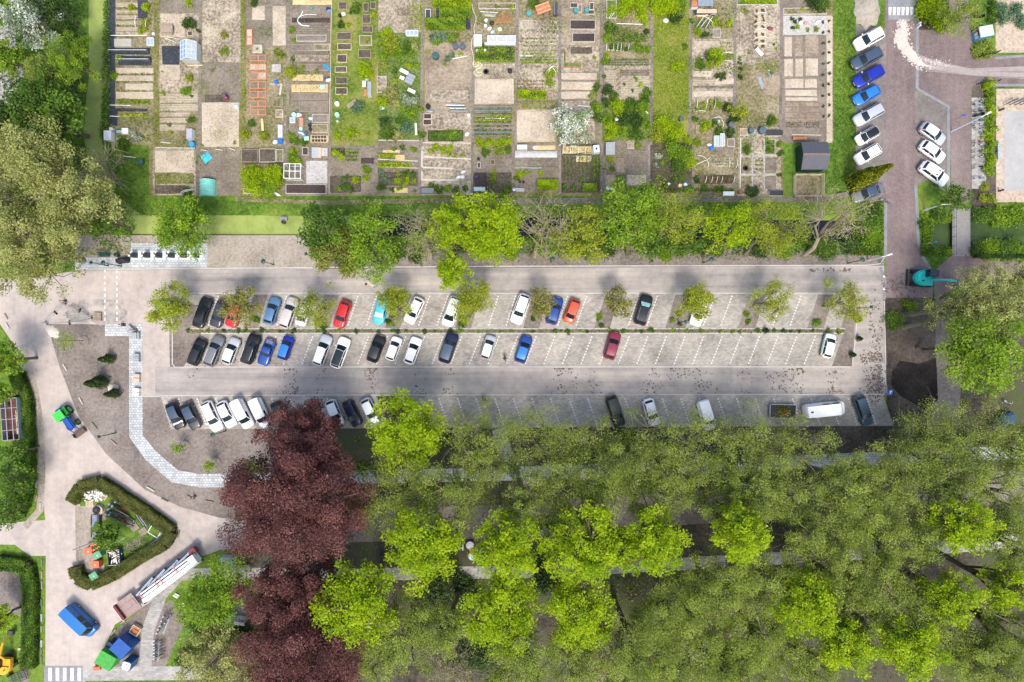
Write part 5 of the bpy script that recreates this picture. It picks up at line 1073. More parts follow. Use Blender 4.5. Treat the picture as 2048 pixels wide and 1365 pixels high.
# open container wagon on the west side
t = thing('steel_wagon', 'open-topped steel wagon with a rusty red floor on the grass', 'wagon', at(24, 838, 1.5), .07); rst = omat('rust_floor', (.13, .045, .035), .9)
MB().box((0, 0, .5), (2.4, 6.0, .12)).build('floor', rst, t)
for s in (-1.2, 1.2):
    for z in (.62, 1.1, 1.58): MB().box((s, 0, z), (.06, 6.0, .44)).build('side_board', steel if s < 0 else omat('blue_grey_board', (.28, .34, .38), .5, .3), t)
for s in (-3.0, 3.0): MB().box((0, s, .62), (2.46, .07, 1.4)).build('end_board', steel, t)
for x in (-.45, .45): MB().box((x, 0, 1.98), (.10, 6.0, .09)).build('top_rail', steel, t)
for y in (-1.6, 0, 1.6): MB().box((0, y, 1.9), (2.4, .07, .07)).build('cross_bar', steel, t)
MB().bar((.0, .5, 1.0), (.9, -.1, 1.3), .08, .08).build('yellow_tie', omat('yellow_paint', (.7, .5, .05), .5), t); MB().box((.15, -.6, .65), (.25, 3.5, .15)).build('plank', pwood, t)
for y in (-2.1, 2.1):
    for s in (-.95, .95): MB().tube([(s - .12, y, .42), (s + .12, y, .42)], .42, 12).build('wheel', rubber, t)
# tractor with front loader
t = thing('tractor', 'green and blue tractor with a front loader bucket on the sandy road', 'tractor', at(131, 838, 1.2), -math.radians(145), 'work vehicles'); tg = omat('tractor_green', (.05, .55, .06), .4); tb_ = omat('tractor_blue', (.01, .07, .33), .4)
MB().box((0, .75, .75), (.75, 1.9, .65), 0, tx=.85, ty=.95).build('bonnet', tb_, t); MB().box((0, -.6, .6), (.9, 1.6, .5)).build('chassis', dsteel, t); MB().box((0, -1.55, .7), (1.1, .5, .6)).build('rear_box', tb_, t)
MB().box((0, -.65, 2.15), (1.45, 1.4, .12), 0, tx=.92, ty=.92).build('cab_roof', tg, t)
for sx in (-.62, .62):
    for sy in (-1.25, -.05): MB().bar((sx, sy, 1.0), (sx * .97, sy * .98, 2.16), .07, .07).build('cab_pillar', tg, t)
MB().box((0, -.8, 1.1), (.5, .5, .6), 0, ty=.7).build('seat', black, t); MB().tube([(0, -.15, 1.3), (0, -.3, 1.6)], .03, 6).build('steering_column', black, t)
for s in (-1, 1):
    MB().box((s * .72, -.95, 1.35), (.4, 1.25, .08), 0, tx=.9).build('mudguard', tg, t); mb = MB(); mb.tube([(s * .62, -.95, .72), (s * 1.0, -.95, .72)], .72, 18); mb.tube([(s * .97, -.95, .72), (s * 1.01, -.95, .72)], .42, 12, 1); mb.build('rear_wheel', [rubber, tg], t)
    mb = MB(); mb.tube([(s * .58, 1.2, .46), (s * .85, 1.2, .46)], .46, 16); mb.tube([(s * .83, 1.2, .46), (s * .87, 1.2, .46)], .26, 10, 1); mb.build('front_wheel', [rubber, tg], t)
    MB().tube([(s * .48, .1, 1.2), (s * .48, 1.5, 1.3), (s * .48, 2.35, .55)], .08, 6).build('loader_arm', tb_, t); MB().tube([(s * .75, -.2, 1.9), (s * .95, -.1, 1.95)], .03, 5).build('mirror_arm', black, t)
mb = MB(); br = omat('bucket_brown', (.12, .085, .06), .8); mb.box((0, 2.62, .12), (1.9, .75, .06)); mb.box((0, 2.3, .15), (1.9, .07, .6)); mb.box((.93, 2.6, .15), (.06, .7, .45), 0, ty=.7); mb.box((-.93, 2.6, .15), (.06, .7, .45), 0, ty=.7); mb.build('bucket', br, t)
# tracked excavators
def digger(px, py, rz, col, label, sc=1.0, yaw=0.0, reach=3.0):
    t = thing('excavator', label, 'excavator', at(px, py, 1.2), rz, 'work vehicles'); t.scale = (sc, sc, sc); m = omat('digger_' + col, {'turquoise': (.01, .48, .42), 'yellow': (.70, .36, .02)}[col], .4)
    for s in (-.85, .85):
        mb = MB(); pr = [(-1.3, .0), (-1.15, -.02), (1.15, -.02), (1.35, .25), (1.15, .6), (-1.15, .6), (-1.35, .25)]
        mb.add([(x, s - .2, z + .03) for x, z in pr] + [(x, s + .2, z + .03) for x, z in pr], [tuple(range(7)), tuple(range(13, 6, -1))] + [(i, 7 + i, 7 + (i + 1) % 7, (i + 1) % 7) for i in range(7)]); mb.build('track', rubber, t)
    MB().box((0, 0, .35), (1.6, 1.5, .35)).build('undercarriage', dsteel, t); mb = MB(); mb.box((-1.75, 0, .1), (.12, 2.1, .45)); mb.build('dozer_blade', dsteel, t)
    for s in (-.4, .4): MB().bar((-1.7, s, .3), (-.7, s, .4), .12, .12).build('blade_arm', pwood if False else dsteel, t)
    mb = MB(); poly = [(-1.35 * math.cos(a), 1.0 * math.sin(a)) for a in np.linspace(-1.5, 1.5, 9)] + [(.35, 1.0), (.9, .5), (.9, -.95), (.3, -.98)]
    ca, sa = math.cos(yaw), math.sin(yaw); R2 = lambda p: (p[0] * ca - p[1] * sa, p[0] * sa + p[1] * ca)
    mb.prism([R2(p) for p in poly], .72, 1.35); mb.build('superstructure', m, t); mb = MB(); mb.prism([R2((p[0] * .85 - .05, p[1] * .85)) for p in poly[:9]] , 1.35, 1.55); mb.build('engine_hood', m, t)
    c = R2((.35, .48)); MB().box((c[0], c[1], 1.35), (1.15, .85, 1.15), yaw, tx=.9, ty=.92).build('cab', glassd, t); MB().box((c[0], c[1], 2.5), (1.1, .82, .08), yaw).build('cab_roof', omat('cab_roof', (.03, .035, .05), .4), t)
    for sx in (-1, 1):
        for sy in (-1, 1): q_ = R2((.35 + sx * .54, .48 + sy * .39)); MB().bar((q_[0], q_[1], 1.35), (q_[0], q_[1], 2.52), .07, .07).build('cab_pillar', black, t)
    p = [(.7, -.25, 1.2), (1.9, -.3, 2.6), (reach + .3, -.32, 2.1), (reach + 1.0, -.34, .9)]; p = [(*R2(q_[:2]), q_[2]) for q_ in p]
    MB().tube(p[:3], [.2, .17, .14], 6).build('boom', m, t); MB().tube(p[2:], [.13, .1], 6).build('stick', m, t); MB().tube([tuple(Vector(p[0]) + Vector((0, 0, .2))), tuple(Vector(p[1]) + Vector((0, 0, .12)))], .06, 6).build('ram', steel, t)
    e = Vector(p[3]); MB().box((e.x + .1 * ca, e.y + .1 * sa, .35), (.5, .75, .6), yaw, tx=1.2).build('bucket', dsteel, t); c = R2((-.5, -.45)); MB().tube([(c[0], c[1], 1.5), (c[0], c[1], 1.85)], .07, 8).build('exhaust', black, t)
digger(1849, 556, -.06, 'turquoise', 'turquoise tracked excavator at the street end', 1.15); digger(8, 1330, .6, 'yellow', 'yellow excavator at the corner of the grass by the zebra crossing', 1.05, .9, 3.2)
t = thing('harrow', 'black wheeled harrow frame beside the yellow excavator', 'harrow', at(45, 1352), .4); 
for i in range(4): MB().bar((-1.6, -.5 + i * .35, .5), (1.2, -.5 + i * .35, .5), .1, .1).build('beam', dsteel, t)
for x in (-1.4, .9): MB().tube([(x, .75, .35), (x, 1.0, .35)], .4, 12).build('wheel', rubber, t)
for x in (-1.2, -.2, .8): MB().bar((x, -.6, .5), (x, .9, .5), .1, .12).build('tine_bar', omat('harrow_blue', (.06, .10, .14), .5), t)
t = thing('plank_bundle', 'tan plank under the yellow excavator arm', 'plank', at(42, 1300, .6), .2); MB().box((0, 0, 0), (1.7, .35, .1)).build('plank', pwood, t); MB().box((0, .05, .1), (1.5, .2, .08)).build('plank', pwood, t)
# plant trailer
t = thing('plant_trailer', 'flatbed trailer carrying orange flowering plants behind the white van', 'trailer', at(1565, 823, .6), -.02, 'work vehicles')
MB().box((0, 0, .5), (3.7, 1.95, .06)).build('bed', omat('trailer_bed', (.05, .04, .045), .8), t)
for s in (-.98, .98): MB().box((0, s, .5), (3.8, .05, .35)).build('side_rail', steel, t)
for s in (-1.88, 1.88): MB().box((s, 0, .5), (.05, 2.0, .35)).build('end_rail', steel, t)
for s in (-.4, .4): MB().bar((1.9, s, .5), (2.75, 0, .5), .07, .07).build('drawbar', steel, t)
for x in (-.4, .4):
    for s in (-.85, .85): MB().tube([(x, s - .1, .28), (x, s + .1, .28)], .28, 12).build('wheel', rubber, t)
t = thing('flower_tray', 'tray of orange and green plants on the trailer', 'plants', at(1566, 821, .7, .56)); MB().box((0, -.2, 0), (1.2, .5, .14)).build('tray', wood, t); rng = np.random.default_rng(1)
link('foliage', leaf_mesh('foliage', rng.normal(size=(420, 3)) * (.5, .35, .1) + (0, 0, .35), .16, .7, LEAF['mid'], rng), t); tag(link('blossom_mass', leaf_mesh('flowers', rng.normal(size=(160, 3)) * (.35, .22, .06) + (.1, -.2, .45), .12, .8, leafmat('orange_flowers', [(.5, .12, .02), (.6, .25, .03), (.5, .03, .03)]), rng), t), kind='stuff')
# cabinets and roofs near the bicycle racks
t = thing('utility_cabinet', 'grey double-door utility cabinet beside the sandy road', 'cabinet', at(453, 1126, 1.6), -.05); MB().box((0, 0, 0), (2.1, 1.4, 1.6)).build('body', omat('cabinet_grey', (.34, .39, .43), .5), t); mb = MB(); mb.box((0, 0, 1.6), (2.2, 1.5, .08), 0, tx=.97, ty=.96)
mb.build('roof', omat('cabinet_grey', (.34, .39, .43)), t)
for i in range(5): MB().box((-.9 + i * .45, .0, 1.68), (.1, 1.4, .03)).build('roof_rib', omat('cabinet_grey', (.34, .39, .43)), t)
for s in (-.5, .5): MB().box((s, -.71, .1), (.9, .03, 1.4)).build('door', omat('cabinet_grey', (.34, .39, .43)), t)
MB().box((-.2, .3, 1.69), (.3, .15, .02)).build('warning_label', omat('yellow_paint', (.7, .5, .05)), t)
t = thing('bench_beam', 'low grey beam bench beside the utility cabinet', 'bench', at(486, 1131), -.03); MB().box((0, 0, .35), (2.2, .4, .12)).build('seat', wood, t)
for s in (-.8, .8): MB().box((s, 0, 0), (.15, .35, .35)).build('leg', G_kerb, t)
def shed(px, py, dx, dy, h, rz, wallm, roofm, label, pitch=.5, name='shed', ridge='x', door=True, group=None, cat='shed'):
    t = thing(name, label, cat, at(px, py, h), rz, group); n = int(dx / .3)
    mb = MB()
    for s in (-1, 1):
        for i in range(n): mb.box((-dx / 2 + dx * (i + .5) / n, s * (dy / 2 - .03), 0), (dx / n * .95, .05 + .02 * (i % 2), h))
    mb.build('long_wall', wallm, t); mb = MB()
    for s in (-1, 1): x = s * (dx / 2 - .04); mb.add([(x - .03, -dy / 2, 0), (x - .03, dy / 2, 0), (x - .03, dy / 2, h), (x - .03, 0, h + pitch), (x - .03, -dy / 2, h), (x + .03, -dy / 2, 0), (x + .03, dy / 2, 0), (x + .03, dy / 2, h), (x + .03, 0, h + pitch), (x + .03, -dy / 2, h)], [(0, 1, 2, 3, 4), (9, 8, 7, 6, 5)] + [(i, 5 + i, 5 + (i + 1) % 5, (i + 1) % 5) for i in range(5)])
    mb.build('gable', wallm, t); sl = math.atan2(pitch, dy / 2); ln = math.hypot(pitch, dy / 2) + .2
    for s in (-1, 1):
        mb = MB(); R = Matrix.Rotation(-s * sl, 3, 'X'); k = int((dx + .3) / .22)
        mb.box((0, 0, 0), (dx + .3, ln, .05), 0)
        for i in range(k): mb.box((-(dx + .3) / 2 + (dx + .3) * (i + .5) / k, 0, .05), ((dx + .3) / k * .45, ln, .035), 0, tx=.6)
        mb.v = [tuple(R @ Vector(v) + Vector((0, s * (dy / 4 + .06), h + pitch / 2 - .02))) for v in mb.v]; mb.build('roof_slope', roofm, t)
    MB().bar((-dx / 2 - .16, 0, h + pitch + .05), (dx / 2 + .16, 0, h + pitch + .05), .35, .06).build('ridge_cap', omat('ridge_brown', (.17, .12, .11), .8), t)
    if door: MB().box((-dx * .1, -dy / 2 - .03, .05), (.85, .05, h - .3)).build('door', wallm, t)
    return t
shed(474, 1208, 1.9, 3.0, 2.1, .08, wood, omat('slate_roof', (.06, .065, .075), .6), 'small slate-roofed shed under the fresh green tree', .25)
shed(470, 1240, 2.6, 1.1, 1.9, -.12, wood, omat('pale_roof', (.30, .34, .38), .5), 'pale roofed lean-to beside the copper beech', .15)
for i, (x, y) in enumerate(((354, 1192), (364, 1208))):
    t = thing('stacked_boards', ('white and grey boards leaning beside the fresh green tree', 'narrow stacked boards beside the bicycle racks')[i], 'boards', at(x, y), -.5, 'stacked boards')
    for k in range(3): MB().box((0, -.2 + k * .22, .02 + .06 * k), (1.0 - .1 * k, .2, .06)).build('board', (white, wood, steel)[k], t)
# ---------------------------------------------------------------- bicycles
BK = {}
def bicycle(px, py, rz, col, label, group, z=0.0):
    t = thing('bicycle', label, 'bicycle', at(px, py, .5, z), rz, group)
    if not BK:
        for s in (0,):
            mb = MB(); pts = [(.33 * math.cos(a), 0, .34 + .33 * math.sin(a)) for a in np.linspace(0, 2 * math.pi, 17)]; mb.tube(pts, .022, 5, cap=False)
            for k in range(6): a = k * math.pi / 6; mb.tube([(.32 * math.cos(a), 0, .34 + .32 * math.sin(a)), (-.32 * math.cos(a), 0, .34 - .32 * math.sin(a))], .005, 3, cap=False)
            BK['wheel'] = mb.mesh('wheel', [rubber])
        mb = MB(); f = [(-.53, 0, .34), (-.12, 0, .32), (-.2, 0, .82), (.32, 0, .85), (.37, 0, .75), (.53, 0, .34)]
        for a, b in ((0, 1), (1, 2), (0, 2), (2, 3), (1, 4), (3, 5)): mb.tube([f[a], f[b]], .022, 5)
        BK['frame'] = mb.mesh('frame', [black])
        mb = MB(); mb.tube([(.32, 0, .85), (.30, 0, 1.02)], .018, 5); mb.tube([(.12, -.29, 1.03), (.25, -.25, 1.06), (.30, 0, 1.04), (.25, .25, 1.06), (.12, .29, 1.03)], .018, 5); BK['handlebar'] = mb.mesh('handlebar', [steel])
        mb = MB(); mb.box((-.22, 0, .92), (.26, .16, .06), 0, tx=.8, ty=.6); mb.tube([(-.2, 0, .8), (-.21, 0, .93)], .018, 5); BK['saddle'] = mb.mesh('saddle', [black])
        mb = MB(); mb.box((-.56, 0, .72), (.38, .13, .03)); mb.tube([(-.7, 0, .72), (-.53, 0, .36)], .01, 4); BK['carrier'] = mb.mesh('carrier', [steel])
    for n_, x in (('wheel', .53), ('wheel', -.53)): link(n_, BK['wheel'], t, (x, 0, 0))
    o = link('frame', BK['frame'], t); o.material_slots[0].link = 'OBJECT'; o.material_slots[0].material = omat('bike_' + col, {'black': (.02, .02, .025), 'white': (.7, .72, .72), 'silver': (.45, .5, .52), 'teal': (.25, .62, .6), 'blue': (.02, .12, .45), 'red': (.4, .03, .03), 'yellow': (.6, .45, .05), 'grey': (.16, .17, .18)}[col], .35)
    for n_ in ('handlebar', 'saddle', 'carrier'): link(n_, BK[n_], t)
    return t
SG = 'bicycles parked beside the street'
for y, rz, c, l in ((205, .3, 'teal', 'pale teal bicycle at the end of the stands'), (214, -.5, 'silver', 'silver bicycle leaning beside the teal one'), (222, .05, 'black', 'black bicycle beside the motor scooter'), (241, .1, 'blue', 'blue bicycle below the lamp head'), (250, .1, 'white', 'white bicycle beside the blue one'),
                    (261, -.6, 'silver', 'silver bicycle tipped against its neighbour'), (284, .05, 'red', 'red and white bicycle in the stands'), (291, 0, 'white', 'white bicycle next to the red one'), (303, .1, 'grey', 'grey bicycle with a purple bag'), (315, 0, 'white', 'white bicycle standing upright alone'), (334, .2, 'black', 'black bicycle near the empty stands'), (356, .1, 'silver', 'silver bicycle last in the stands')):
    bicycle(1958, y, rz, c, l, SG)
for i in range(10): mb = MB(); mb.tube([(-.35, 0, 0), (-.35, 0, .7), (.35, 0, .7), (.35, 0, 0)], .025, 6); o = mb.build('bike_stand', steel, None, at(1962, 206 + i * 17)); tag(o, lab('steel hoop bicycle stand', 1962, 206 + i * 17), 'bike stand', 'hoop bicycle stands')
def scooter(px, py, rz, label, m=black):
    t = thing('motor_scooter', label, 'scooter', at(px, py, .6), rz, 'motor scooters')
    for x in (-.6, .6): MB().tube([(x, -.06, .24), (x, .06, .24)], .24, 12).build('wheel', rubber, t)
    MB().box((-.35, 0, .3), (.8, .32, .4), 0, tx=.8, ty=.7).build('body', m, t); MB().box((-.35, 0, .72), (.7, .26, .1), 0, tx=.9, ty=.8).build('seat', black, t); MB().box((.2, 0, .22), (.5, .3, .06)).build('footboard', m, t)
    MB().box((.5, 0, .3), (.12, .36, .6), 0, ty=.8).build('leg_shield', m, t); MB().tube([(.45, -.32, 1.0), (.5, 0, 1.03), (.45, .32, 1.0)], .025, 6).build('handlebar', steel, t); MB().tube([(.62, 0, .3), (.48, 0, 1.0)], .03, 6).build('fork', steel, t)
scooter(1960, 229, .25, 'black motor scooter among the bicycles'); scooter(1961, 32, .1, 'black motor scooter under the thin street tree')
RG = 'bicycles in the park racks'
for i, (x, y) in enumerate(((334, 1228), (330, 1236), (336, 1240), (328, 1246), (324, 1253), (320, 1260))): bicycle(x, y, .65 + .1 * (i % 3), ['black', 'grey', 'silver', 'black', 'teal', 'black'][i], lab(['black', 'grey', 'silver', 'black', 'teal', 'black'][i] + ' bicycle in the slanted rack', x, y), RG)
for i in range(7): y = 1281 + i * 6; c = ['black', 'yellow', 'blue', 'grey', 'silver', 'black', 'yellow'][i]; bicycle(317, y, .1 * (i % 3), c, lab(c + ' bicycle in the upright rack', 317, y), RG)
for a, b, l in (((345, 1228), (329, 1266), 'slanted steel bicycle rack beside the slab path'), ((323, 1280), (319, 1321), 'upright steel bicycle rack beside the slab path')):
    A = Vector((*W(*a), 0)); B = Vector((*W(*b), 0)); t = thing('bike_rack', l, 'bike rack', tuple(A), 0, 'bicycle racks'); d = B - A
    MB().tube([(0, 0, .5), tuple(d + Vector((0, 0, .5)))], .05, 6).build('rail', steel, t); MB().tube([(0, 0, .12), tuple(d + Vector((0, 0, .12)))], .04, 6).build('ground_rail', steel, t)
    for k in range(9): p = d * (k + .5) / 9; n_ = Vector((-d.y, d.x, 0)).normalized() * -.35; MB().tube([tuple(p + Vector((0, 0, .12))), tuple(p + n_ + Vector((0, 0, .45))), tuple(p + Vector((0, 0, .5)))], .015, 5).build('wheel_holder', steel, t)
bicycle(2016, 806, -.5, 'white', 'white cargo bicycle parked on the dark woodland floor', None)
bicycle(1770, 403, -.3, 'black', 'black bicycle lying beside the grey saloon', None)
# ---------------------------------------------------------------- east side furniture
t = thing('recycling_container', 'pale blue recycling container with posters on its side', 'recycling container', at(1973, 62, 1.8), .18); pb = omat('pale_blue_steel', (.50, .62, .74), .4); MB().box((0, 0, 0), (2.0, 1.5, 1.75), 0, tx=.96).build('body', omat('panel_blue', (.06, .22, .38), .4), t); MB().box((0, 0, 1.75), (2.0, 1.55, .12), 0, tx=.96, ty=.92).build('roof', pb, t)
for i, c in enumerate(((.6, .62, .66), (.7, .7, .7), (.5, .05, .06))): MB().box((-1.0, -.45 + i * .45, .7), (.03, .38, .7)).build('poster', omat(f'poster{i}', c, .6), t)
MB().box((-1.02, 0, 1.45), (.05, 1.0, .18)).build('slot', black, t)
t = thing('footbridge', 'grey plank footbridge with steel railings over the murky ditch', 'bridge', at(1922, 465, 0), 0); MB().box((0, 0, -.25), (2.7, 7.0, .3)).build('deck_frame', dsteel, t)
for i in range(34): MB().box((0, -3.4 + i * .206, .05), (2.65, .19, .05)).build('plank', omat('bridge_planks', (.23, .22, .20), .85), t)
for s in (-1.38, 1.38):
    for z in (.55, 1.1): MB().tube([(s, -3.4, z), (s, 3.4, z)], .03, 6).build('rail', dsteel, t)
    for i in range(6): MB().tube([(s, -3.4 + i * 1.36, -.1), (s, -3.4 + i * 1.36, 1.1)], .03, 6).build('baluster', dsteel, t)
def sign(px, py, h, w, hh, m, label, rz=0, group='road signs', postm=steel, mark=None):
    t = thing('road_sign', label, 'sign', at(px, py), rz, group); MB().tube([(0, 0, 0), (0, 0, h + hh)], .035, 6).build('post', postm, t); mb = MB(); mb.box((0, -.05, h), (w, .04, hh)); mb.build('plate', m, t)
    if mark: MB().box((0, -.075, h + hh * .2), (w * .16, .01, hh * .55)).build('arrow_shaft', white, t); MB().add if False else None
    return t
sb = omat('sign_blue', (.01, .11, .50), .4)
t = thing('road_sign', 'blue one-way sign with a white arrow beside the black fill', 'sign', at(1764, 783), 0, 'road signs'); MB().tube([(0, 0, 0), (0, 0, 2.2)], .04, 6).build('post', steel, t); MB().box((0, 0, 2.2), (.7, .9, .03), 0, tilt=Matrix.Rotation(.5, 3, 'X')).build('plate', sb, t)
MB().box((0, -.05, 2.24), (.12, .4, .02), 0, tilt=Matrix.Rotation(.5, 3, 'X')).build('arrow_shaft', white, t); mb = MB(); mb.prism([(-.2, .05), (.2, .05), (0, .38)], 0, .02); mb.v = [tuple(Matrix.Rotation(.5, 3, 'X') @ Vector(v) + Vector((0, 0, 2.25))) for v in mb.v]; mb.build('arrow_head', white, t)
sign(1849, 489, 2.3, .9, .5, sb, 'blue street name sign on a red and white post', .1, postm=white); t = sign(1902, 243, 2.6, .6, .6, sb, 'blue parking sign beside the tall white lamp'); sign(1841, 4, 2.2, .7, .8, omat('sign_yellow', (.7, .55, .03), .4), 'yellow diversion sign beside the street island', .5); sign(1759, 526, .6, .6, .3, sb, 'small blue sign near the signal post')
for i, (x, y) in enumerate(((1834, 51), (1834, 56))): MB().lathe((0, 0, 0), [(.14, 0), (.12, .7), (.16, .85), (.05, .98)], 10).build('white_bollard', white, None, at(x, y)); tag(COL.objects[-1], ('northern', 'southern')[i] + ' white bollard of the pair on the street gutter', 'bollard', 'white bollards')
for i, (x, y) in enumerate(((1768, 553), (1768, 578))):
    t = thing('barrier_post', ('red and white post beside the street gutter', 'red and white post at the kerb corner')[i], 'bollard', at(x, y), 0, 'red and white posts'); MB().lathe((0, 0, 0), [(.2, 0), (.2, .06), (.06, .1), (.06, .5)], 8).build('base', white, t); MB().tube([(0, 0, .4), (0, 0, 1.0)], .07, 8).build('band', redp, t)
for i, (x, y) in enumerate(((1921, 418), (1925, 512))):
    t = thing('bridge_bollard', ('red and white bollard at the northern bridge end', 'red and white bollard at the southern bridge end')[i], 'bollard', at(x, y), 0, 'bridge bollards'); MB().tube([(0, 0, 0), (0, 0, .6)], .08, 8).build('shaft', white, t); MB().tube([(0, 0, .6), (0, 0, .9)], .085, 8).build('band', redp, t)
def gate(a, b, label):
    A = Vector((*W(*a), 0)); B = Vector((*W(*b), 0)); d = B - A; L = d.length; t = thing('bar_gate', label, 'gate', tuple(A), math.atan2(d.y, d.x), 'school gates'); 
    for x in (0, L): MB().box((x, 0, 0), (.1, .1, 1.3)).build('post', black, t)
    for z in (.2, 1.2): MB().bar((0, 0, z), (L, 0, z), .06, .06).build('rail', black, t)
    for i in range(1, int(L / .25)): MB().tube([(i * .25, 0, .2), (i * .25, 0, 1.2)], .015, 4, cap=False).build('bar', black, t)
gate((1953, 118), (1990, 108), 'black bar gate at the shrubs above the yard entrance'); gate((1953, 170), (1990, 166), 'black bar gate at the border below the yard entrance')
t = thing('yard_bench', 'long pale grey bench against the school border', 'bench', at(1994, 303), 1.571); MB().box((0, 0, .4), (2.6, .4, .08)).build('seat', omat('grey_bench', (.30, .36, .40), .6), t)
for s in (-1.1, 0, 1.1): MB().box((s, 0, 0), (.1, .35, .4)).build('leg', dsteel, t)
for i in range(4):
    x = 2024 + i * 11; t = thing('play_beam', lab('dark slanted play beam', x, 203), 'play beam', at(x, 203, .8), .42, 'dark play beams in the school yard'); MB().bar((-.9, 0, .75), (.9, 0, .9), .13, .13).build('beam', dsteel, t)
    for s in (-.7, .7): MB().tube([(s, 0, 0), (s, 0, .8)], .05, 6).build('leg', dsteel, t)
for i, (x, y) in enumerate(((1998, 222), (1997, 383))): t = thing('yard_post', ('dark square post beside the upper court edge', 'dark square post beside the lower court edge')[i], 'post', at(x, y), 0, 'yard posts'); MB().box((0, 0, 0), (.22, .22, .9), 0, tx=.9, ty=.9).build('post', dsteel, t); MB().box((0, 0, .9), (.28, .28, .05)).build('cap', black, t)
MB().tube([(0, 0, 0), (.02, 0, 1.3)], .06, 8).tube([(.02, 0, 1.3), (.02, 0, 1.4)], .045, 8).build('orange_post', omat('orange_post', (.65, .16, .06), .5), None, at(1715, 512)); tag(COL.objects[-1], 'orange marker post in the grass by the street corner', 'post')
t = thing('covered_boat', 'dark blue covered trailer under the eastern park trees', 'trailer', at(2010, 842, 1.2), .4); MB().box((0, 0, .4), (3.4, 1.6, .7), 0, tx=.95, ty=.9).build('body', omat('tarp_blue', (.015, .06, .12), .7), t); MB().box((0, 0, 1.1), (3.3, 1.5, .25), 0, tx=.9, ty=.5).build('cover', omat('tarp_blue', (.02, .10, .22)), t)
for s in (-.8, .8): MB().tube([(0, s - .1, .3), (0, s + .1, .3)], .3, 12).build('wheel', rubber, t)
t = thing('play_spinner', 'white and blue play spinner beside the woodland slab path', 'play equipment', at(942, 1102, .6), .3)
for y, c in ((.75, white), (-.85, omat('pale_blue_steel', (.5, .62, .74)))): MB().lathe((.1 * y, y, .4), [(.1, 0), (.55, .06), (.58, .12), (.3, .16)], 18).build('seat_disc', c, t); MB().tube([(.1 * y, y, 0), (.1 * y, y, .42)], .06, 8).build('stem', steel, t)
MB().box((0, 0, .45), (.45, .9, .1), -.2).build('board', rwood, t)
t = thing('concrete_post', 'short white post beside the play spinner', 'post', at(926, 1094)); MB().box((0, 0, 0), (.2, .95, .25)).build('block', white, t); MB().box((0, 0, .25), (.16, .8, .08)).build('top', white, t)
t = thing('pump_platform', 'grey pump platform standing in the duckweed ditch', 'platform', at(567, 438, 0, -.5), 0); MB().box((0, 0, .4), (1.0, .6, .12)).build('deck', G_gutter, t); MB().lathe((0, -.5, .0), [(.26, 0), (.26, .75), (.2, .75), (.2, .5)], 14).build('pipe', dsteel, t)
for s in (-.4, .4): MB().tube([(s, 0, -.4), (s, 0, .42)], .05, 6).build('leg', dsteel, t)
t = thing('culvert', 'tan concrete culvert mouth beside the eastern ditch end', 'culvert', at(1728, 462, 0, -.5), 0); MB().lathe((0, 0, .0), [(.5, 0), (.5, .6), (.38, .6), (.38, .3)], 14).build('ring', G_sand, t); MB().box((.5, 0, 0), (.6, 1.2, .62)).build('headwall', G_kerb, t)
for i, (x, y, l) in enumerate(((732, 569, 'dark bag dropped on the upper road'), (741, 569, 'pale board lying on the upper road'))):
    mb = MB(); mb.box((0, 0, .02), (.3 if i == 0 else .9, .3, .2 if i == 0 else .05), -.6, tx=.7, ty=.7 if i == 0 else 1)
    if i == 0: mb.lathe((0, 0, .2), [(.08, 0), (.05, .08), (.09, .12)], 8)
    else: mb.box((.1, .1, .07), (.5, .12, .03), -.5)
    tag(mb.build('dropped_bag' if i == 0 else 'dropped_board', black if i == 0 else pwood, None, at(x, y)), l, 'bag' if i == 0 else 'board')
t = thing('ticket_machine', 'small black and white ticket machine at the edge of the lower road', 'ticket machine', at(968, 798, .8)); MB().box((0, 0, 0), (.45, .4, 1.3)).build('body', black, t); MB().box((0, 0, 1.3), (.5, .5, .08), 0, tx=.8, ty=.8).build('cap', dsteel, t); MB().box((0, -.21, .8), (.3, .03, .35)).build('panel', white, t)
# pale rubble in soil
mound('rubble_patch', 226, 778, 12, 9, .2, G_spill, 'pale rubble patch beside the young conifers', 'rubble', 4)
mound('sand_heap', 105, 664, 16, 10, .3, G_spill, 'pale sand heap at the corner of the bare soil', 'sand heap', 6, .8)
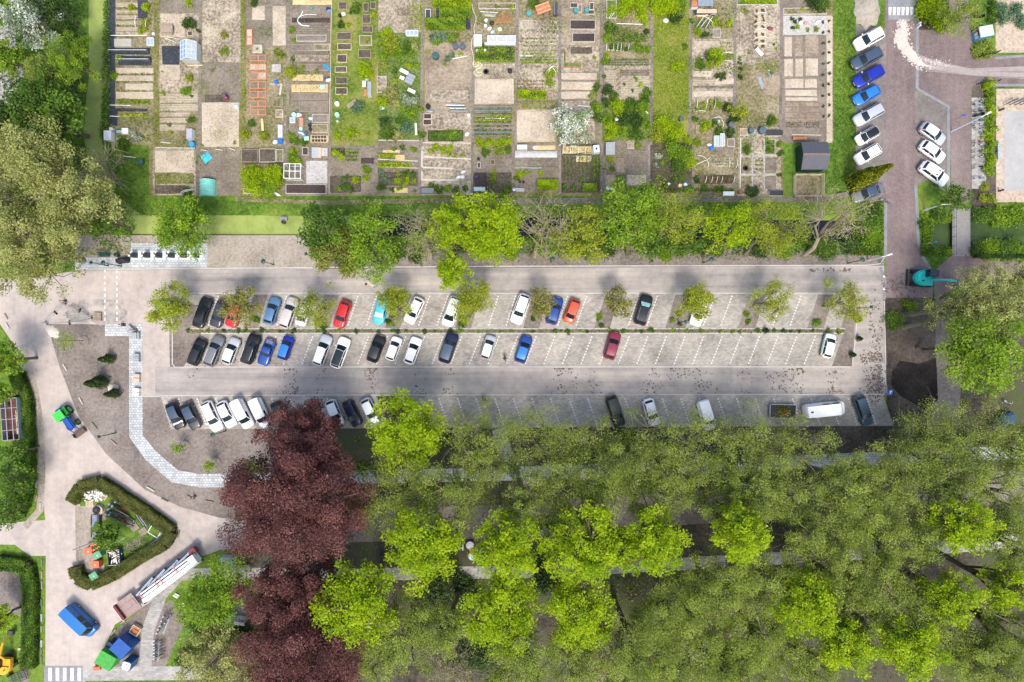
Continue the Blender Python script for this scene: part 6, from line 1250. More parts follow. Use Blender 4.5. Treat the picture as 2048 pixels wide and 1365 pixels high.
# ---------------------------------------------------------------- people
def skin_mesh(name, joints, edges, parent, mat, lvl=1):
    me = bpy.data.meshes.new(name); me.from_pydata([j[:3] for j in joints], edges, []); o = link(name, me, parent); me.materials.append(mat)
    md = o.modifiers.new('skin', 'SKIN'); md.use_smooth_shade = True
    sv = me.skin_vertices[0] if me.skin_vertices else None
    if sv is None:
        bpy.context.view_layer.objects.active = o; bpy.ops.mesh.customdata_skin_add(); sv = me.skin_vertices[0]
    for i, j in enumerate(joints): sv.data[i].radius = (j[3], j[4] if len(j) > 4 else j[3])
    sv.data[0].use_root = True; o.modifiers.new('sub', 'SUBSURF').render_levels = lvl; return o
skinm = omat('skin', (.50, .30, .22), .6, var=.06)
def person(px, py, rz, J, jacket, trousers, hair, label):
    t = thing('person', label, 'person', at(px, py), rz)
    skin_mesh('body', [J['pel'] + (.13, .10), J['chest'] + (.14, .10), J['neck'] + (.055,), J['head'] + (.10, .11), J['shR'] + (.05,), J['elR'] + (.045,), J['haR'] + (.035,), J['shL'] + (.05,), J['elL'] + (.045,), J['haL'] + (.035,), J['hipR'] + (.08,), J['knR'] + (.06,), J['ftR'] + (.05,), J['hipL'] + (.08,), J['knL'] + (.06,), J['ftL'] + (.05,)],
              [(0, 1), (1, 2), (2, 3), (1, 4), (4, 5), (5, 6), (1, 7), (7, 8), (8, 9), (0, 10), (10, 11), (11, 12), (0, 13), (13, 14), (14, 15)], t, skinm)
    mid = lambda a, b, u: tuple(J[a][i] + (J[b][i] - J[a][i]) * u for i in range(3))
    skin_mesh('jacket', [J['pel'] + (.17, .14), J['chest'] + (.19, .15), mid('chest', 'neck', .6) + (.10,), J['shR'] + (.085,), J['elR'] + (.07,), mid('elR', 'haR', .8) + (.05,), J['shL'] + (.085,), J['elL'] + (.07,), mid('elL', 'haL', .8) + (.05,)], [(0, 1), (1, 2), (1, 3), (3, 4), (4, 5), (1, 6), (6, 7), (7, 8)], t, jacket)
    skin_mesh('trousers', [J['pel'] + (.15, .12), J['hipR'] + (.11,), J['knR'] + (.085,), mid('knR', 'ftR', .85) + (.07,), J['hipL'] + (.11,), J['knL'] + (.085,), mid('knL', 'ftL', .85) + (.07,)], [(0, 1), (1, 2), (2, 3), (0, 4), (4, 5), (5, 6)], t, trousers)
    h = J['head']; MB().lathe((h[0], h[1], h[2] - .02), [(.10, 0), (.125, .06), (.11, .12), (.05, .155)], 12).build('hair', hair, t, smooth=True)
    for k in ('ftR', 'ftL'): f = J[k]; MB().box((f[0], f[1] + .06, 0), (.1, .27, .09), 0, ty=.8, tx=.8).build('shoe', black, t)
    for k in ('haR', 'haL'):
        f = Vector(J[k]); mb = MB()
        for i in range(4): mb.tube([tuple(f + Vector((-.03 + .02 * i, 0, -.02))), tuple(f + Vector((-.03 + .02 * i, .03, -.07))), tuple(f + Vector((-.03 + .02 * i, .035, -.11 + .008 * abs(i - 1))))], .009, 5)
        mb.tube([tuple(f + Vector((.04, .01, .0))), tuple(f + Vector((.06, .04, -.05)))], .011, 5); mb.build('fingers', skinm, t)
    MB().lathe((h[0], h[1] + .10, h[2] - .03), [(.012, 0), (.02, .02), (.01, .05)], 6).build('nose', skinm, t)
walk = dict(pel=(0, 0, .95), chest=(0, .02, 1.32), neck=(0, .03, 1.5), head=(0, .05, 1.64), shR=(.19, 0, 1.42), elR=(.25, -.12, 1.15), haR=(.24, .02, .92), shL=(-.19, .02, 1.42), elL=(-.25, .1, 1.16), haL=(-.23, .3, .98), hipR=(.09, 0, .9), knR=(.1, .22, .52), ftR=(.1, .3, .1), hipL=(-.09, 0, .9), knL=(-.1, -.06, .48), ftL=(-.1, -.34, .12))
person(1010, 717, math.radians(205), walk, omat('denim_grey', (.10, .16, .20), .8), omat('dark_trousers', (.03, .025, .03), .8), omat('dark_hair', (.03, .02, .012), .8), 'pedestrian in a grey blue jacket walking past the bright blue hatchback')
bend = dict(pel=(0, -.1, .85), chest=(0, .28, 1.05), neck=(0, .45, 1.06), head=(0, .58, 1.0), shR=(.19, .33, 1.04), elR=(.24, .45, .75), haR=(.18, .55, .48), shL=(-.19, .33, 1.04), elL=(-.24, .42, .76), haL=(-.2, .52, .46), hipR=(.1, -.1, .8), knR=(.14, 0, .45), ftR=(.15, -.1, .08), hipL=(-.1, -.1, .8), knL=(-.16, .02, .45), ftL=(-.18, -.08, .08))
person(456, 199, math.radians(35), bend, omat('purple_jacket', (.11, .06, .13), .85), omat('crimson_trousers', (.34, .02, .06), .85), omat('dark_hair', (.03, .02, .012)), 'gardener in a purple jacket bending over the bare plot')
# ---------------------------------------------------------------- allotment gardens
LM += [(373, 95, 'blue glazed greenhouse'), (262, 108, 'black fabric tunnels'), (412, 375, 'teal mesh tunnel'), (413, 315, 'blue netting heap'), (456, 199, 'bending gardener'), (518, 345, 'netted dark beds'), (585, 343, 'white window-frame pergola'),
       (613, 380, 'long dark raised bed'), (517, 170, 'orange framed beds'), (620, 175, 'straw-mulched beds'), (640, 279, 'tray of pots'), (600, 240, 'barrel clutter'), (690, 130, 'lawn beds'), (730, 178, 'lawn seating'), (815, 158, 'tilted grey table'),
       (800, 35, 'swirled soil plot'), (900, 45, 'raspberry rows'), (918, 93, 'twin blue barrels'), (855, 240, 'compost boxes'), (892, 272, 'black-edged bed'), (1000, 80, 'long glazed cold frame'), (988, 110, 'lush green patch'), (985, 245, 'blue string rows'),
       (1080, 20, 'timber roofed planter'), (1075, 95, 'seedling plot'), (1165, 60, 'white framed beds'), (1143, 252, 'blossoming apple tree'), (1070, 310, 'white fleece bed'), (1195, 297, 'silver water tank'), (1160, 340, 'striped vegetable plot'), (1221, 297, 'grey slatted box'),
       (1255, 15, 'lime hedge block'), (1245, 225, 'tangled shrubbery'), (1340, 100, 'meadow strip'), (1408, 40, 'white hoop heap'), (1435, 112, 'round lime bush'), (1520, 50, 'hoop tunnel'), (1439, 280, 'white glass boxes'), (1412, 212, 'hooped young bushes'),
       (1515, 330, 'tiled grid beds'), (1600, 95, 'smooth rolled beds'), (1614, 372, 'fenced pen'), (1605, 50, 'white gravel bed'), (350, 220, 'furrowed sand plot'), (350, 345, 'speckled seedling bed'), (440, 60, 'bare sand plot'), (440, 245, 'raked pale plot'),
       (705, 340, 'dark compost plot'), (795, 345, 'cabbage plot'), (890, 340, 'plank edged plot'), (985, 330, 'brown compost plot'), (1250, 340, 'grid soil plot'), (1345, 345, 'shaded weedy plot'), (1435, 330, 'hooped vegetable plot'), (215, 270, 'white water boxes'), (800, 210, 'overgrown plot'), (890, 180, 'brown raked plot'), (700, 268, 'flower border')]
S_sand = gmat('raked_sand', [(0.301, 0.247, 0.181), (0.386, 0.321, 0.239), (0.445, 0.374, 0.283), (0.487, 0.42, 0.319)], .25, 3.2, .55, bump=.35, lo=0.4, hi=0.6)
S_furr = gmat('furrowed_sand', [(0.263, 0.215, 0.152), (0.344, 0.29, 0.207), (0.407, 0.349, 0.255)], .3, 3.2, .55, bump=.5, rows=('Y', .9, .9), lo=0.4, hi=0.6)
S_mott = gmat('mottled_soil', [(0.129, 0.104, 0.0754), (0.239, 0.194, 0.143), (0.349, 0.293, 0.218), (0.459, 0.397, 0.298)], .3, 2.6, .6, bump=.7, lo=0.4, hi=0.6)
S_soil = gmat('grey_soil', [(0.129, 0.106, 0.0816), (0.189, 0.156, 0.122), (0.249, 0.211, 0.163)], .3, 3.0, .55, bump=.6, lo=0.4, hi=0.6)
S_rows = gmat('row_soil', [(0.129, 0.106, 0.0816), (0.193, 0.16, 0.122), (0.257, 0.214, 0.163)], .3, 3.0, .5, bump=.6, rows=('Y', 1.1, .8), lo=0.4, hi=0.6)
S_dark = gmat('compost', [(0.035, 0.026, 0.022), (0.06, 0.045, 0.04), (0.09, 0.07, 0.06)], .5, 4.0, .6, bump=.8)
S_dsoil = gmat('dark_garden_soil', [(0.0539, 0.0423, 0.0326), (0.0898, 0.0723, 0.0543), (0.135, 0.111, 0.0815)], .4, 3.2, .6, bump=.7, lo=0.4, hi=0.6)
S_weedy = gmat('weedy_soil', [(0.0849, 0.0999, 0.0257), (0.162, 0.142, 0.066), (0.238, 0.196, 0.121), (0.306, 0.258, 0.176)], .3, 2.6, .6, bump=.7, lo=0.4, hi=0.6)
S_green = gmat('weedy_green', [(0.0393, 0.0818, 0.0108), (0.0786, 0.132, 0.0225), (0.131, 0.173, 0.045), (0.21, 0.191, 0.108)], .3, 2.6, .6, bump=.7, lo=0.4, hi=0.6)
S_brown = gmat('brown_soil', [(0.171, 0.132, 0.0931), (0.234, 0.185, 0.132), (0.296, 0.238, 0.171), (0.359, 0.291, 0.21)], .2, 2.5, .5, bump=.4, rows=('Y', .7, .3), lo=0.4, hi=0.6)
S_straw = gmat('straw', [(0.38, 0.26, 0.11), (0.54, 0.40, 0.20), (0.66, 0.52, 0.30)], .4, 4.0, .6, bump=.5)
S_cloth = gmat('weed_cloth', [(0.018, 0.022, 0.032), (0.035, 0.04, 0.055), (0.06, 0.065, 0.08)], .6, 3.0, .6, bump=.3, rough=.7)
S_grav = gmat('pale_gravel', [(0.22, 0.21, 0.19), (0.40, 0.38, 0.35), (0.56, 0.54, 0.50)], .6, 4.0, .75, bump=.6)
S_path = gmat('plot_slabs', [(0.30, 0.28, 0.255), (0.38, 0.355, 0.325), (0.45, 0.42, 0.39)], .5, 3, .5, bump=.1, brick=(.3, .3, .02), brickc=(.8, .78, .75))
MT = dict(sand=S_sand, furr=S_furr, mott=S_mott, soil=S_soil, rows=S_rows, dark=S_dark, dsoil=S_dsoil, weedy=S_weedy, green=S_green, brown=S_brown, straw=S_straw, cloth=S_cloth, grav=S_grav, path=S_path, lawn=G_lawn, grass=G_grass)
for x0, y0, x1, y1, m in ((230, -60, 307, 288, 'weedy'), (318, -60, 398, 26, 'soil'), (318, 26, 398, 128, 'mott'), (318, 128, 398, 186, 'mott'), (318, 186, 398, 290, 'weedy'), (405, -60, 481, 125, 'mott'), (405, 125, 481, 206, 'soil'), (404, 206, 478, 294, 'sand'),
        (492, -60, 574, 95, 'soil'), (492, 95, 574, 292, 'weedy'), (582, -60, 664, 290, 'soil'), (664, -60, 756, 296, 'lawn'), (757, -60, 843, 66, 'mott'), (757, 66, 843, 280, 'green'), (849, -60, 946, 130, 'weedy'), (849, 86, 946, 288, 'brown'),
        (948, -60, 1033, 24, 'weedy'), (948, 20, 1033, 128, 'weedy'), (948, 128, 1030, 158, 'mott'), (948, 158, 1028, 208, 'sand'), (946, 208, 1026, 276, 'rows'), (946, 276, 1026, 300, 'weedy'), (1036, -60, 1120, 40, 'weedy'), (1036, 40, 1120, 200, 'mott'), (1030, 200, 1116, 220, 'weedy'), (1031, 220, 1112, 284, 'sand'),
        (1121, -60, 1200, 92, 'brown'), (1121, 92, 1198, 145, 'mott'), (1121, 145, 1196, 290, 'soil'), (1207, -60, 1302, 130, 'weedy'), (1207, 130, 1302, 200, 'mott'), (1203, 200, 1302, 282, 'green'), (1306, -60, 1378, 290, 'lawn'), (1384, -60, 1470, 78, 'weedy'), (1384, 78, 1468, 210, 'mott'), (1384, 205, 1472, 300, 'weedy'),
        (1472, -60, 1562, 130, 'mott'), (1472, 130, 1562, 255, 'weedy'), (1564, -60, 1655, 30, 'soil'), (1566, 32, 1654, 70, 'grav'), (1564, 70, 1654, 286, 'soil'), (1653, 32, 1665, 286, 'sand'),
        (306, 298, 392, 390, 'mott'), (398, 297, 479, 391, 'soil'), (484, 297, 568, 330, 'dsoil'), (570, 292, 658, 392, 'soil'), (660, 292, 752, 390, 'soil'), (755, 282, 839, 388, 'soil'), (843, 284, 943, 390, 'mott'), (946, 300, 1026, 386, 'dsoil'), (946, 300, 1024, 345, 'soil'), (1026, 288, 1120, 384, 'soil'), (1122, 288, 1202, 386, 'dsoil'),
        (1205, 282, 1297, 386, 'soil'), (1300, 285, 1386, 386, 'dsoil'), (1388, 296, 1474, 392, 'weedy'), (1476, 255, 1562, 392, 'mott')):
    if m == 'lawn': rect('garden_lawn', x0, y0, x1, y1, MT[m], 2 + (x0 + y0) % 2)
    else: sheet('garden_plot', [(x0 + random.uniform(-1, 1), y0), ((x0 + x1) / 2, y0 + random.uniform(-1, 1)), (x1 + random.uniform(-1, 1), y0), (x1 + random.uniform(-1, 1), (y0 + y1) / 2), (x1, y1), (x0, y1 + random.uniform(-1, 1)), (x0 + random.uniform(-1, 1), (y0 + y1) / 2)], MT[m], 3 + (x0 * 3 + y0) % 3 * .5)
# low raised earth beds
BEDN = 0
def bed(x0, y0, x1, y1, m, h=.07, e=1.2):
    global BEDN; BEDN += 1; h += (BEDN % 11) * .004
    mb = MB(); n = max(2, int((x1 - x0) / 14)); r = random.Random(int(x0 * 7 + y0)); top = []; bot = []
    for s, (xa, ya, xb, yb) in enumerate(((x0, y0, x1, y0), (x1, y1, x0, y1))):
        for i in range(n + 1):
            u = i / n; x, y = xa + (xb - xa) * u, ya + (yb - ya) * u; j = r.uniform(-.6, .6)
            bot.append(W(x, y + j)); top.append(W(x + (e if x < (x0 + x1) / 2 else -e), y + j + (e if s == 0 else -e)))
    k = len(top); vs = [(*p, .012) for p in bot] + [(*p, h) for p in top]
    mb.add(vs, [tuple(range(2 * k - 1, k - 1, -1))] + [(i, k + i, k + (i + 1) % k, (i + 1) % k) for i in range(k)]); return tag(mb.build('garden_bed', MT[m]), kind='structure')
BEDS = [(232, y0, 276, y1, 'furr') for y0, y1 in ((5, 15), (19, 28), (31, 39), (42, 51), (54, 62))] + [(232, y0, 307, y1, 'sand') for y0, y1 in ((136, 148), (151, 163), (184, 198))] + [(250, 167, 306, 181, 'sand'), (232, 64, 296, 72, 'mott')]
BEDS += [(320, 28, 370, 75, 'sand'), (320, 130, 360, 160, 'sand'), (319, 186, 396, 206, 'furr'), (319, 208, 396, 222, 'furr'), (319, 224, 380, 234, 'furr'), (319, 236, 376, 246, 'furr'), (319, 248, 372, 262, 'furr'), (504, 12, 530, 40, 'sand'), (545, 12, 572, 92, 'sand'),
         (410, 190, 458, 205, 'dsoil'), (585, 16, 660, 28, 'soil'), (584, 36, 660, 46, 'dark'), (590, 50, 660, 66, 'rows'), (1122, 146, 1194, 160, 'sand'), (1122, 164, 1190, 180, 'sand'), (1122, 183, 1190, 198, 'sand'), (1142, 95, 1184, 108, 'dsoil'), (1121, 202, 1180, 225, 'mott'), (1153, 238, 1190, 280, 'mott'),
         (1386, 82, 1440, 98, 'sand'), (1386, 142, 1424, 154, 'sand'), (1430, 156, 1468, 168, 'sand'), (1386, 158, 1466, 166, 'furr'), (1386, 172, 1466, 178, 'rows'), (1386, 182, 1466, 194, 'sand'), (1210, 140, 1232, 200, 'furr'), (1240, 140, 1298, 152, 'rows'), (1240, 156, 1298, 196, 'furr'), (1210, 120, 1298, 132, 'rows'), (1478, 20, 1505, 110, 'mott'), (1508, 14, 1533, 94, 'sand'), (1525, 150, 1560, 190, 'brown')]
BEDS += [(1568, 74, 1584, 113, 'sand'), (1589, 73, 1605, 113, 'brown'), (1610, 70, 1637, 112, 'brown'), (1568, 118, 1586, 153, 'sand'), (1590, 118, 1606, 153, 'sand'), (1611, 117, 1636, 152, 'sand'), (1569, 158, 1607, 176, 'sand'), (1609, 158, 1634, 176, 'sand'), (1570, 180, 1634, 192, 'sand'), (1571, 195, 1635, 202, 'sand')]
BEDS += [(1570, y, 1638, y + 9, 'brown') for y in (204, 215, 226, 236)] + [(310, 301, 388, 345, 'sand'), (310, 347, 388, 369, 'weedy'), (310, 371, 372, 388, 'dsoil'), (612, 322, 655, 368, 'grav'), (662, 297, 690, 312, 'dark'), (660, 352, 700, 386, 'dsoil'), (722, 316, 748, 328, 'dark'), (696, 352, 722, 384, 'dsoil'), (757, 345, 835, 372, 'dsoil'), (757, 318, 835, 324, 'soil'),
         (844, 300, 942, 314, 'mott'), (844, 320, 940, 334, 'mott'), (844, 342, 930, 358, 'mott'), (950, 346, 974, 372, 'dark'), (1030, 322, 1114, 330, 'soil'), (1030, 333, 1114, 340, 'soil'), (1232, 315, 1250, 345, 'brown'), (1254, 300, 1292, 322, 'rows'), (1254, 326, 1292, 344, 'soil'), (1254, 350, 1292, 372, 'sand'), (1210, 350, 1230, 372, 'brown'), (1232, 350, 1251, 368, 'green'),
         (1425, 316, 1466, 334, 'mott'), (1430, 295, 1466, 310, 'soil'), (1390, 350, 1468, 368, 'dsoil'), (952, 160, 1024, 206, 'sand'), (1033, 222, 1110, 282, 'sand'), (1034, 204, 1112, 218, 'weedy'), (856, 130, 942, 178, 'brown'), (860, 180, 940, 205, 'mott'), (852, 226, 942, 258, 'mott'), (407, 2, 478, 60, 'mott')]
BEDS += [(1482 + i * 24, y0, 1482 + i * 24 + 19, y1, m) for (y0, y1) in ((280, 308), (316, 347), (353, 378)) for i, m in enumerate(('weedy', 'mott', 'green')) if i < 2 or y0 < 300] + [(1530, 316, 1552, 347, 'soil'), (1530, 353, 1552, 378, 'soil')]
BEDS += [(1125, 293, 1184, 308, 'straw'), (1152, 312, 1181, 324, 'straw'), (1072, 291, 1111, 300, 'straw'), (585, 149, 646, 162, 'straw'), (583, 169, 656, 185, 'straw'), (585, 0, 664, 10, 'straw'), (765, 300, 800, 306, 'straw'), (790, 310, 810, 322, 'straw'), (788, 376, 816, 386, 'straw')]
for b_ in BEDS: bed(*b_)
for x0, y0, x1, y1 in ((214, -40, 231, 250), (275, 0, 296, 38), (232, 97, 300, 110), (236, 112, 304, 132), (324, 92, 360, 130), (229, 217, 296, 224), (224, 222, 236, 252), (872, 2, 942, 60), (1386, 18, 1432, 32)): sheet('weed_cloth', [(x0, y0), (x1, y0 + 1), (x1 - 1, y1), (x0 + 1, y1 - 1)], S_cloth, 6 + x0 % 2)
rect('tile_path', 1480, 309, 1556, 314, S_path, 6); rect('tile_path', 1480, 348, 1556, 352, S_path, 6); rect('tile_path', 1504, 270, 1509, 380, S_path, 7); rect('tile_path', 1527, 270, 1531, 380, S_path, 7); rect('tile_path', 1480, 264, 1556, 272, S_path, 6)
for x in (312, 401, 486, 577, 845, 947, 1034, 1120, 1203, 1304, 1381, 1470, 1562): ribbon('plot_path', [(x, -60), (x + random.uniform(-1, 1), 100), (x - 2, 290)], 6, G_dirt if x not in (312, 486) else G_weed, 7)
for x in (395, 568, 659, 753, 840, 944, 1026, 1120, 1203, 1298, 1386): ribbon('plot_path', [(x, 290), (x, 390)], 5, G_dirt, 8)
ribbon('trodden_path', [(960, 402), (1250, 402), (1500, 398), (1640, 400), (1700, 388)], 11, G_dirt, 3); ribbon('trodden_path', [(470, 398), (640, 406), (960, 400)], 9, S_weedy, 2)
# raised beds with board frames
FR = dict(wood=(wood, 'weathered wooden'), pale=(pwood, 'pale wooden'), white=(omat('white_boards', (.46, .43, .37), .8, var=.3), 'white board'), orange=(omat('orange_boards', (.58, .22, .10), .7, var=.25), 'orange board'), brick=(omat('brick_edge', (.35, .14, .09), .9), 'brick red'), black=(black, 'black plastic'), grey=(steel, 'grey metal'))
SOILD = dict(dark='dark compost', dsoil='dark soil', soil='grey soil', sand='pale sand', weedy='weeds', straw='straw', grav='stones', mott='dry soil', green='green plants', brown='brown soil')
def raised(x0, y0, x1, y1, fr='wood', so='dark', h=.25, lid=None):
    cx, cy = (x0 + x1) / 2, (y0 + y1) / 2; dx, dy = (x1 - x0) / S, (y1 - y0) / S; m, nm = FR[fr]
    t = thing('raised_bed', lab(f'{"long" if dx > 2.5 * dy else "upright" if dy > 1.3 * dx else "square" if dx < 1.3 * dy else "short"} {nm} bed of {SOILD[so]}', cx, cy), 'raised bed', at(cx, cy), random.uniform(-.015, .015), 'framed raised beds')
    for s in (-1, 1): MB().box((0, s * (dy / 2), 0), (dx + .08, .07, h)).build('board', m, t); MB().box((s * (dx / 2), 0, .004), (.07, dy - .07, h - .008)).build('board', m, t)
    MB().box((0, 0, 0), (dx - .07, dy - .07, h - .06), 0, tx=.99).build('soil', MT[so], t); return t
for a in [(501, y0, 517, y1, 'orange', 'soil') for y0, y1 in ((112, 123), (147, 160), (165, 178))] + [(518, y0, 533, y1, 'orange', 'soil') for y0, y1 in ((112, 123), (165, 178), (184, 196))] + [(501, 130, 517, 141, 'orange', 'sand'), (518, 130, 533, 141, 'orange', 'sand'), (518, 147, 533, 160, 'orange', 'sand'), (501, 184, 517, 196, 'orange', 'soil'),
         (502, 203, 517, 214, 'orange', 'soil'), (518, 203, 533, 214, 'orange', 'soil'), (502, 220, 517, 231, 'orange', 'soil'), (518, 220, 533, 231, 'orange', 'soil'), (495, 61, 505, 75, 'orange', 'sand'), (495, 77, 505, 91, 'orange', 'sand'), (507, 92, 525, 107, 'white', 'sand'), (544, 130, 563, 146, 'wood', 'grav'), (547, 196, 566, 215, 'wood', 'weedy'), (553, 221, 567, 236, 'pale', 'mott')] + \
    [(594, 72, 653, 84, 'white', 'soil'), (585, 91, 626, 103, 'wood', 'soil'), (629, 90, 660, 102, 'white', 'weedy'), (592, 112, 659, 124, 'wood', 'mott'), (590, 130, 659, 142, 'wood', 'soil'), (585, 189, 656, 200, 'wood', 'soil'), (626, 230, 657, 246, 'white', 'soil'), (625, 250, 656, 266, 'white', 'weedy'), (600, 205, 656, 224, 'wood', 'soil')] + \
    [(675, 67, 703, 81, 'wood', 'dsoil'), (676, 89, 703, 101, 'pale', 'dsoil'), (675, 111, 694, 126, 'pale', 'dsoil'), (671, 135, 694, 146, 'pale', 'dsoil'), (672, 156, 695, 169, 'wood', 'dsoil'), (672, 177, 695, 190, 'pale', 'dsoil'), (726, 31, 742, 48, 'wood', 'dsoil'), (725, 54, 746, 66, 'wood', 'dsoil'), (720, 73, 744, 92, 'white', 'weedy'), (718, 101, 742, 117, 'wood', 'dsoil'), (678, 6, 694, 20, 'wood', 'dsoil'), (727, 8, 737, 24, 'wood', 'dsoil'), (742, 6, 752, 19, 'wood', 'dsoil'), (755, 154, 773, 186, 'white', 'mott')] + \
    [(484, 300, 517, 325, 'wood', 'dsoil'), (520, 299, 552, 325, 'white', 'dsoil'), (554, 300, 567, 324, 'white', 'weedy'), (606, 296, 617, 311, 'white', 'dark'), (573, 370, 653, 388, 'white', 'dark'), (642, 297, 656, 314, 'wood', 'grav'), (488, 378, 520, 388, 'white', 'dsoil')] + \
    [(958, 8, 1031, 19, 'white', 'weedy'), (1140, 8, 1155, 17, 'white', 'dsoil'), (1156, 10, 1163, 26, 'white', 'soil'), (1179, 7, 1187, 21, 'white', 'dsoil'), (1172, 22, 1188, 30, 'white', 'dsoil'), (1140, 42, 1190, 60, 'white', 'dark'), (1145, 68, 1189, 85, 'white', 'dark'), (1473, -4, 1553, 11, 'white', 'green'), (1213, 2, 1232, 38, 'white', 'green'), (1565, 18, 1652, 30, 'white', 'weedy')] + \
    [(857, 263, 926, 282, 'black', 'green'), (955, 326, 961, 337, 'white', 'dsoil'), (981, 321, 989, 330, 'wood', 'dsoil'), (1255, 287, 1267, 298, 'white', 'brown'), (1479, 258, 1493, 272, 'pale', 'brown'), (1391, 252, 1399, 268, 'wood', 'brown'), (1454, 279, 1468, 294, 'white', 'soil'), (848, 229, 863, 239, 'pale', 'dark'), (847, 240, 863, 251, 'pale', 'dark'), (1425, 60, 1440, 76, 'white', 'soil'), (377, 64, 386, 73, 'pale', 'dsoil'), (1127, 104, 1131, 135, 'brick', 'green'), (1131, 128, 1162, 135, 'brick', 'green')]: raised(*a)
# crops in rows
def rows(x0, y0, x1, y1, n, kind, d='h', size=.13, dens=9, h=.16, desc=None, gap=0.0):
    for i in range(n):
        rng = np.random.default_rng(int(x0 * 13 + y0 * 7 + i)); u = (i + .5) / n
        a, b = ((x0, y0 + (y1 - y0) * u), (x1, y0 + (y1 - y0) * u)) if d == 'h' else ((x0 + (x1 - x0) * u, y0), (x0 + (x1 - x0) * u, y1))
        A = np.array(W(*a)); B = np.array(W(*b)); L = np.linalg.norm(B - A); k = max(40, int(L * dens * 2.3)); size_ = size * 1.25; s = rng.random(k); pl = np.floor(s * L / .32) * .32 / L if gap else s
        s = np.clip(pl + rng.normal(0, .06 / L, k), 0, 1) if gap else s; keep = np.sin(s * 37 + i * 2) + rng.normal(0, .5, k) > -.9; s = s[keep]; k = len(s)
        P = np.zeros((k, 3)); P[:, :2] = np.outer(s, B - A) + rng.normal(0, .07, (k, 2)); P[:, 2] = .06 + rng.random(k) * h
        o = thing('crop_row', None, None, (A[0], A[1], 0)); link('foliage', leaf_mesh('foliage', P, size_, .65, LEAF[kind], rng), o); nm = desc or {'fresh': 'fresh green crop row', 'mid': 'green crop row', 'lime': 'lime green crop row', 'blue': 'grey green crop row', 'dark': 'dark green crop row', 'olive': 'dull green seedling row', 'rust': 'rusty brown crop row', 'brown': 'bronze crop row', 'young': 'yellow green crop row'}[kind]
        tag(o, lab(nm, (a[0] + b[0]) / 2, (a[1] + b[1]) / 2), 'crop row', 'crop rows in the allotments')
for a in ((232, 16, 276, 19, 1, 'mid'), (232, 28, 276, 31, 1, 'olive'), (232, 40, 276, 42, 1, 'olive'), (232, 51, 276, 54, 1, 'mid'), (232, 148, 307, 151, 1, 'mid'), (232, 163, 307, 167, 1, 'mid'), (232, 181, 307, 184, 1, 'fresh'), (235, 200, 300, 210, 2, 'fresh', 'h', .18, 22), (240, 228, 298, 236, 1, 'lime', 'h', .24, 26, .35), (236, 270, 300, 285, 2, 'olive', 'h', .2, 12),
          (312, 348, 388, 368, 6, 'olive', 'h', .13, 14), (818, 6, 838, 60, 5, 'olive', 'v', .12, 14), (840, 8, 843, 62, 1, 'lime', 'v', .16, 26), (948, 216, 1024, 274, 7, 'mid', 'h', .14, 16), (975, 230, 1024, 238, 1, 'lime', 'h', .2, 20), (950, 239, 1018, 245, 1, 'lime', 'h', .2, 20), (1042, 60, 1116, 66, 2, 'dark', 'h', .09, 7, .1, 'sparse seedling row', 1), (1042, 75, 1116, 96, 3, 'mid', 'h', .13, 9, .12, None, 1), (1042, 99, 1112, 112, 2, 'olive', 'h', .14, 12), (1040, 113, 1114, 129, 3, 'fresh', 'h', .15, 20), (1036, 160, 1092, 180, 3, 'rust', 'h', .18, 7, .15, 'dark red leafed crop row', 1), (1036, 203, 1112, 218, 3, 'olive', 'h', .13, 12),
          (1125, 315, 1200, 362, 10, 'mid', 'v', .13, 11), (1186, 315, 1198, 360, 2, 'fresh', 'v', .15, 22), (1214, 68, 1296, 86, 4, 'mid', 'h', .15, 16), (1214, 118, 1296, 134, 3, 'mid', 'h', .14, 12), (1242, 142, 1298, 150, 1, 'rust', 'h', .12, 8), (1440, 84, 1466, 106, 3, 'olive', 'h', .14, 12), (1445, 108, 1466, 120, 3, 'fresh', 'h', .16, 18), (1388, 174, 1466, 177, 1, 'blue', 'h', .13, 10), (1512, 121, 1558, 142, 4, 'olive', 'h', .13, 10), (1574, 244, 1640, 257, 3, 'dark', 'h', .12, 6, .1, 'sparse young seedling row', 1),
          (1425, 318, 1464, 333, 3, 'mid', 'h', .13, 9), (1405, 354, 1464, 367, 2, 'rust', 'h', .2, 22), (1390, 378, 1468, 384, 1, 'mid', 'h', .22, 30, .4), (664, 296, 716, 320, 3, 'fresh', 'h', .15, 11), (692, 302, 716, 325, 3, 'mid', 'h', .16, 14), (757, 309, 790, 316, 2, 'lime', 'h', .22, 24, .3), (757, 326, 822, 336, 2, 'lime', 'h', .22, 24, .3), (862, 264, 924, 281, 4, 'mid', 'h', .2, 30, .3), (1270, 307, 1288, 311, 1, 'olive', 'h', .1, 8), (630, 252, 654, 265, 3, 'olive', 'h', .12, 12), (588, 172, 652, 183, 3, 'dark', 'h', .1, 4, .1, 'sparse seedlings in straw', 1), (1128, 296, 1182, 305, 2, 'mid', 'h', .14, 8), (1155, 314, 1180, 322, 2, 'mid', 'h', .14, 8), (1488, 4, 1550, 8, 2, 'lime', 'h', .24, 30, .35), (1484, 284, 1500, 304, 3, 'olive', 'h', .18, 12), (1532, 284, 1546, 304, 3, 'mid', 'h', .2, 14), (1510, 318, 1526, 344, 3, 'mid', 'h', .18, 14), (590, 113, 656, 122, 2, 'olive', 'h', .12, 8), (1300, 380, 1380, 386, 1, 'mid', 'h', .25, 20, .4)): rows(*a)
